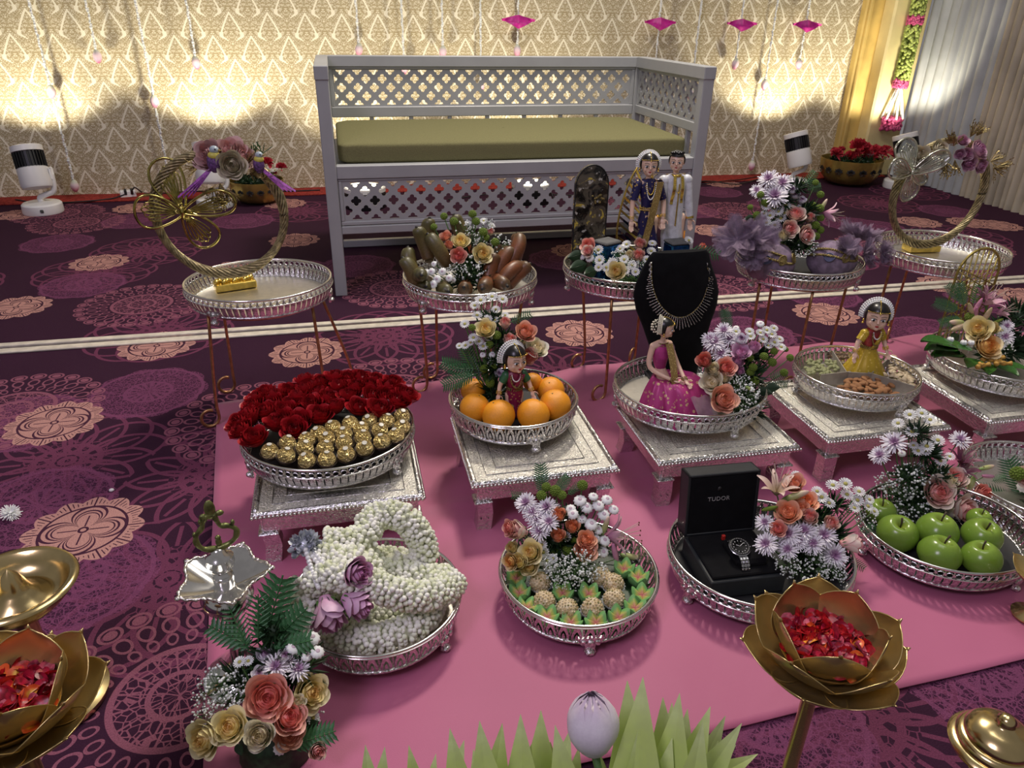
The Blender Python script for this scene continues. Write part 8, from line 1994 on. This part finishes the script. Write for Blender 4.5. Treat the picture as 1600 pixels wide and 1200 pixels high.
# bride doll
zb0 = TB+0.024; pz = Q(1010, 395, 1.88); hd = Q(1012, 258, 1.88); Hs = 0.290
t = thing('bride_doll', 'standing bride doll in navy and gold saree with a flower headdress', 'doll', (pz.x, 1.88, zb0)); hz = hd.z-zb0; s1 = hz/0.262
lean = hd.x-pz.x
X = lambda z: lean*z/hz
J = dict(pelvis=(X(.15), 0, 0.150*s1), waist=(X(.175), 0, 0.178*s1), chest=(X(.2), 0, 0.205*s1), shl=(X(.22)-0.024*s1, 0, 0.222*s1), shr=(X(.22)+0.024*s1, 0, 0.222*s1), ell=(X(.18)-0.036*s1, -0.004, 0.182*s1), elr=(X(.18)+0.038*s1, -0.002, 0.182*s1), wrl=(X(.15)-0.040*s1, -0.014, 0.145*s1), wrr=(X(.15)+0.034*s1, -0.016, 0.148*s1), hipl=(-0.010, 0, .14*s1), hipr=(.010, 0, .14*s1), knl=(-.011, -.004, .07*s1), knr=(.011, -.004, .07*s1), anl=(-.012, 0, .008), anr=(.012, 0, .008))
b, M = body(t, J, s1, (X(.262), -0.002, 0.262*s1), 0.0225*s1, (-0.25, -0.97)); r_ = 0.0225*s1
hair_cap(t, M, r_); headdress(t, M, r_)
cloth_tube(t, 'saree_skirt', [(0, 0, 0.002, .052, .040), (0, 0, .03, .044, .034), (0, 0, .07, .034, .027), (0, 0, .11, .028, .023), (X(.14), 0, .14*s1, .0245, .020), (X(.17), 0, .166*s1, .0175, .0155)], BLUEB, 60, 0.07, 14, 1)
cloth_tube(t, 'blouse', [(X(.17), 0, .170*s1, .0165, .0145), (X(.19), 0, .19*s1, .0190, .0175), (X(.205), 0, .208*s1, .0235, .0190), (X(.22), 0, .222*s1, .0290, .0150), (X(.225), 0, .231*s1, .0230, .0115), (X(.225), 0, .2345*s1, .0100, .0085)], BLUEB)
for sd in 'lr': sleeve(t, Vector(J['sh'+sd]), Vector(J['sh'+sd]).lerp(Vector(J['el'+sd]), .85), 0.0105*s1, 0.0088*s1, BLUEB)
mb = MB(); mb.grid(lambda u, v: (X(.2)+0.024-0.034*v+(u-.5)*0.020, -0.0215-0.006*sin(pi*v)-0.012*v**3*.6, 0.229*s1-0.175*v), 6, 18); mb.obj('gold_pallu', GOLDB, t)
mb = MB(); mb.grid(lambda u, v: (X(.2)+0.024+(u-.5)*0.022+0.004*v, -0.014+0.034*v, 0.232*s1-0.004*v), 6, 6); mb.obj('shoulder_drape', GOLDB, t)
beads(t, 'waist_belt', [(X(.17)+.0200*cos(2*pi*k/26), .0178*sin(2*pi*k/26), z) for k in range(26) for z in (.166*s1, .171*s1)], 0.0021, GOLD)
necklace(t, (X(.22), -0.018, .226*s1), .011, .030, 0, GOLD, 0.0020, 22); necklace(t, (X(.22), -0.022, .226*s1), .013, .042, 0, PEARL, 0.0017, 26)
for sd in 'lr':
    w_ = Vector(J['wr'+sd]); e_ = Vector(J['el'+sd]); d = (e_-w_).normalized(); q = aim(d).to_matrix(); beads(t, 'bangles', [w_+d*(0.004+0.003*j)+q @ Vector((.0058*cos(2*pi*k/10), .0058*sin(2*pi*k/10), 0)) for k in range(10) for j in range(3)], 0.0014, GOLD, (5, 4))
# groom doll
pz = Q(1050, 395, 1.90); hd = Q(1057, 252, 1.90); t = thing('groom_doll', 'standing groom doll in white and gold shirt and shawl', 'doll', (pz.x, 1.90, zb0)); hz = hd.z-zb0; s2 = hz/0.268; lean = hd.x-pz.x
X = lambda z: lean*z/0.268
J = dict(pelvis=(X(.15), 0, 0.150*s2), waist=(X(.18), 0, 0.182*s2), chest=(X(.21), 0, 0.208*s2), shl=(X(.22)-0.028*s2, 0, 0.226*s2), shr=(X(.22)+0.028*s2, 0, 0.226*s2), ell=(X(.18)-0.037*s2, 0, 0.182*s2), elr=(X(.18)+0.038*s2, 0, 0.180*s2), wrl=(X(.15)-0.036*s2, -0.010, 0.146*s2), wrr=(X(.14)+0.038*s2, -0.010, 0.140*s2), hipl=(-0.012, 0, .14*s2), hipr=(.012, 0, .14*s2), knl=(-.012, -.004, .07*s2), knr=(.012, -.004, .07*s2), anl=(-.013, 0, .008), anr=(.013, 0, .008))
b, M = body(t, J, s2*1.08, (X(.268), -0.003, 0.268*s2), 0.0205*s2, (-0.45, -0.9), chin=1.12); r_ = 0.0205*s2
hair_cap(t, M, r_, False, True)
cloth_tube(t, 'kurta', [(0, 0, .085, .034, .026), (X(.12), 0, .12, .031, .024), (X(.16), 0, .160*s2, .026, .021), (X(.19), 0, .19*s2, .0265, .0215), (X(.21), 0, .212*s2, .030, .021), (X(.22), 0, .228*s2, .0365, .017), (X(.225), 0, .2365*s2, .030, .0135), (X(.23), 0, .242*s2, .0115, .0105)], WHITES, 40, 0.03, 9, 1)
cloth_tube(t, 'dhoti', [(0, 0, .002, .034, .028), (0, 0, .05, .031, .026), (0, 0, .10, .028, .023)], WHITES, 48, 0.06, 12, 1)
for sd in 'lr': sleeve(t, Vector(J['sh'+sd]), Vector(J['wr'+sd]), 0.0120*s2, 0.0082*s2, WHITES); w_ = Vector(J['wr'+sd]); d = (Vector(J['el'+sd])-w_).normalized(); sleeve(t, w_, w_+d*.007, .0092*s2, .0092*s2, GOLD, 'gold_cuff')
for sx, L in ((-1, .075), (1, .072)):
    mb = MB(); mb.grid(lambda u, v: (X(.22)+sx*(0.0105+0.004*v)+(u-.5)*0.009, -0.0175-0.007*sin(pi*min(1, v*1.2))-.003*v, 0.238*s2-L*v), 5, 12); mb.obj('gold_shawl', GOLD, t)
mb = MB(); mb.tube([(X(.24)+.0125*cos(2*pi*k/20), .0115*sin(2*pi*k/20)-.002, .238*s2) for k in range(20)], 0.0042, 7, closed=True); mb.obj('gold_collar', GOLD, t)
mb = MB(); mb.grid(lambda u, v: (X(.2)+(u-.5)*0.004, -0.0262-0.001*v, 0.222*s2-0.115*v), 3, 8); mb.obj('gold_placket', GOLD, t)
mb = MB(); mb.grid(lambda u, v: (.018+(u-.5)*0.005, -0.026, 0.14-0.12*v), 3, 6); mb.obj('gold_side_stripe', GOLD, t)
necklace(t, (X(.22), -0.024, .230*s2), .010, .034, 0, GOLD, 0.0013, 20)
# seated pink doll
zs = TS+0.024; pz = Q(1058, 640, 1.385); hd = Q(1037, 508, 1.43); t = thing('seated_doll', 'seated doll in pink and gold brocade skirt before the velvet bust', 'doll', (pz.x, 1.40, zs)); hx = hd.x-pz.x; hz = hd.z-zs; s3 = hz/0.215
def L3(x, y, z): return (hx*min(1, z/.12)+x*s3, 0.03*min(1, z/.12)+y*s3, z*s3)
J = dict(pelvis=L3(0, 0, .085), waist=L3(0, 0, .115), chest=L3(.002, 0, .145), shl=L3(-.020, 0, .166), shr=L3(.022, .006, .166), ell=L3(-.026, -.008, .118), elr=L3(.042, -.004, .120), wrl=L3(.012, -.036, .096), wrr=L3(.040, -.036, .094), hdl=(1, -.25, -.25), hdr=(.35, -1, -.45))
b, M = body(t, J, s3*1.0, L3(.003, -.002, .208), 0.0215*s3, (0.88, -.48)); r_ = 0.0215*s3
hair_cap(t, M, r_); headdress(t, M, r_, mat('cream_buds', (0.70, 0.66, 0.52), 0.5))
c = Vector(L3(0, 0, .09))
def skirt(u, v):
    a = 2*pi*u; base = Vector((0.0, -0.005, 0)); rx, ry = 0.082, 0.070; w_ = v**0.8
    fx = 1+0.10*sin(9*a+1)*v+0.05*sin(20*a+2*v)*v; cx = c.x*(1-w_)+0.004*w_; cy = c.y*(1-w_)-0.0*w_
    r1 = 0.017*s3*(1-w_)+w_
    x = cx+cos(a)*fx*(0.017*(1-w_)+rx*w_+0.02*sin(pi*v)*(cos(a) > 0)); y = cy+sin(a)*fx*(0.016*(1-w_)+ry*w_)
    z = c.z*(1-v**1.7)+0.012*sin(pi*v)*(1+0.5*cos(a-.6))+0.010*v*abs(sin(5*a))+0.004*sin(14*a+6*v)*v
    return (x, y, max(0.002, z))
mb = MB(); mb.grid(skirt, 90, 18, wrap=True); mb.obj('brocade_skirt', PINKB, t)
cloth_tube(t, 'pink_blouse', [(*L3(0, 0, .113), .0125*s3, .0115*s3), (*L3(.001, 0, .13), .0165*s3, .0150*s3), (*L3(.002, 0, .147), .0195*s3, .0165*s3), (*L3(.002, .002, .165), .0185*s3, .0120*s3), (*L3(.002, .002, .172), .010*s3, .009*s3)], PINKSILK)
a_ = Vector(L3(.012, -.0135, .175)); b_ = Vector(L3(.004, -.040, .045))
mb = MB(); mb.grid(lambda u, v: tuple(a_.lerp(b_, v)+Vector(((u-.5)*0.017, -0.008*sin(pi*min(1, v*1.3)), 0))), 5, 16); mb.obj('gold_sash', GOLDB, t)
mb = MB(); mb.grid(lambda u, v: (hx+0.022*s3+0.018*v+0.03*v*u, 0.03+(u-.5)*0.045-0.045*v, 0.170*s3-0.135*s3*v**0.8+0.004*sin(u*9)), 10, 16); mb.obj('sheer_veil', SHEER, t)
mb = MB(); mb.grid(lambda u, v: (0.010+0.06*u+0.02*v, -0.052-0.024*v+0.02*u, 0.072-0.050*v-0.01*u+0.003*sin(u*11)), 10, 8); mb.obj('sheer_lap_cloth', SHEER, t)
beads(t, 'doll_necklace', [Vector(L3(.002+.013*cos(2*pi*k/20), .002+.011*sin(2*pi*k/20), .173-.006*j*1.0)) for k in range(20) for j in range(3)], 0.0018, GOLDTHREAD)
for w_, e_ in ((J['wrl'], J['ell']), (J['wrr'], J['elr'])):
    w_ = Vector(w_); d = (Vector(e_)-w_).normalized(); q = aim(d).to_matrix(); beads(t, 'bangles', [w_+d*(0.001+0.003*j)+q @ Vector((.0060*cos(2*pi*k/10), .0060*sin(2*pi*k/10), 0)) for k in range(10) for j in range(3)], 0.0015, GOLDTHREAD, (5, 4))
# two small round-faced dolls
def small_doll(name, label, base, H, look, blouse, dress, skirt_w, green=None):
    t = thing(name, label, 'doll', base); s_ = H/0.165; r = 0.0275*s_
    L = lambda x, y, z: (x*s_, y*s_, z*s_)
    J = dict(pelvis=L(0, 0, .052), waist=L(0, 0, .070), chest=L(0, 0, .086), shl=L(-.018, 0, .097), shr=L(.018, 0, .097), ell=L(-.031, -.002, .078), elr=L(.031, -.002, .078), wrl=L(-.036, -.008, .058), wrr=L(.036, -.010, .060), hipl=L(-.010, 0, .05), hipr=L(.010, 0, .05), knl=L(-.011, -.002, .028), knr=L(.011, -.002, .028), anl=L(-.011, 0, .007), anr=L(.011, 0, .007))
    b, M = body(t, J, s_*0.92, L(0, -.002, .134), r, look, vox=0.0012, chin=1.18)
    hair_cap(t, M, r); headdress(t, M, r)
    cloth_tube(t, 'blouse', [(*L(0, 0, .066), .0150*s_, .0135*s_), (*L(0, 0, .080), .0175*s_, .0155*s_), (*L(0, 0, .092), .0205*s_, .0155*s_), (*L(0, 0, .101), .0215*s_, .0130*s_), (*L(0, 0, .107), .0140*s_, .0100*s_), (*L(0, 0, .109), .0080*s_, .0075*s_)], blouse)
    for sd in 'lr': sleeve(t, Vector(J['sh'+sd]), Vector(J['sh'+sd]).lerp(Vector(J['el'+sd]), .75), 0.0098*s_, 0.0092*s_, green or dress)
    cloth_tube(t, 'pleated_skirt', [(*L(0, 0, .003), skirt_w*s_, skirt_w*.85*s_), (*L(0, 0, .012), skirt_w*.95*s_, skirt_w*.80*s_), (*L(0, 0, .035), skirt_w*.66*s_, skirt_w*.58*s_), (*L(0, 0, .058), .0185*s_, .0165*s_), (*L(0, 0, .070), .0150*s_, .0135*s_)], dress, 72, 0.075, 12, 1)
    mb = MB(); mb.grid(lambda u, v: ((0.014-0.020*v+(u-.5)*0.012)*s_, (-0.0155-0.003*sin(pi*v))*s_, (0.104-0.040*v)*s_), 5, 10); mb.obj('sash', dress, t)
    beads(t, 'waist_belt', [(.0172*s_*cos(2*pi*k/24), .0158*s_*sin(2*pi*k/24), z*s_) for k in range(24) for z in (.066, .070)], 0.0019*s_, GOLDTHREAD)
    necklace(t, (0, -0.0165*s_, .101*s_), .012*s_, .026*s_, 0, GOLDTHREAD, .0019*s_, 20); necklace(t, (0, -0.0145*s_, .103*s_), .009*s_, .014*s_, 0, PEARL, .0015*s_, 16)
    for sd in 'lr':
        w_ = Vector(J['wr'+sd]); d = (Vector(J['el'+sd])-w_).normalized(); q = aim(d).to_matrix(); beads(t, 'bangles', [w_+d*(0.001+0.003*j)+q @ Vector((.0052*s_*cos(2*pi*k/10), .0052*s_*sin(2*pi*k/10), 0)) for k in range(10) for j in range(3)], 0.0013*s_, GOLD, (5, 4))
    return t
p1 = Q(803, 640, 1.475); h1 = Q(803, 545, 1.475).z+0.004-zs
small_doll('small_doll', 'small doll in maroon and gold saree standing among the oranges', (p1.x, 1.475, zs), h1+0.004, (0.28, -1), MAROON, brocade('maroon_gold', (0.22, 0.01, 0.06), (0.45, 0.33, 0.10), 150, 0.5), 0.026, GREENS)
p1 = P(1347, 583, zs+.010); t1 = Q(1357, 474, p1.y)
small_doll('small_doll', 'small doll in yellow and red silk standing in the nut tray', (p1.x, p1.y, zs+.008), t1.z-zs-.008, (-0.50, -0.86), RED_S, YELS, 0.046, YELS)
mb = MB(); mb.lathe([(0, 0.0), (0.030, 0.0), (0.030, 0.006), (0, 0.007)], 24)
tag(mb.obj('doll_base', mat('grey_base', (0.30, 0.32, 0.34), 0.4), None, (p1.x, p1.y, zs+.0005)), 'round grey base under the yellow doll in the nut tray', 'stand')
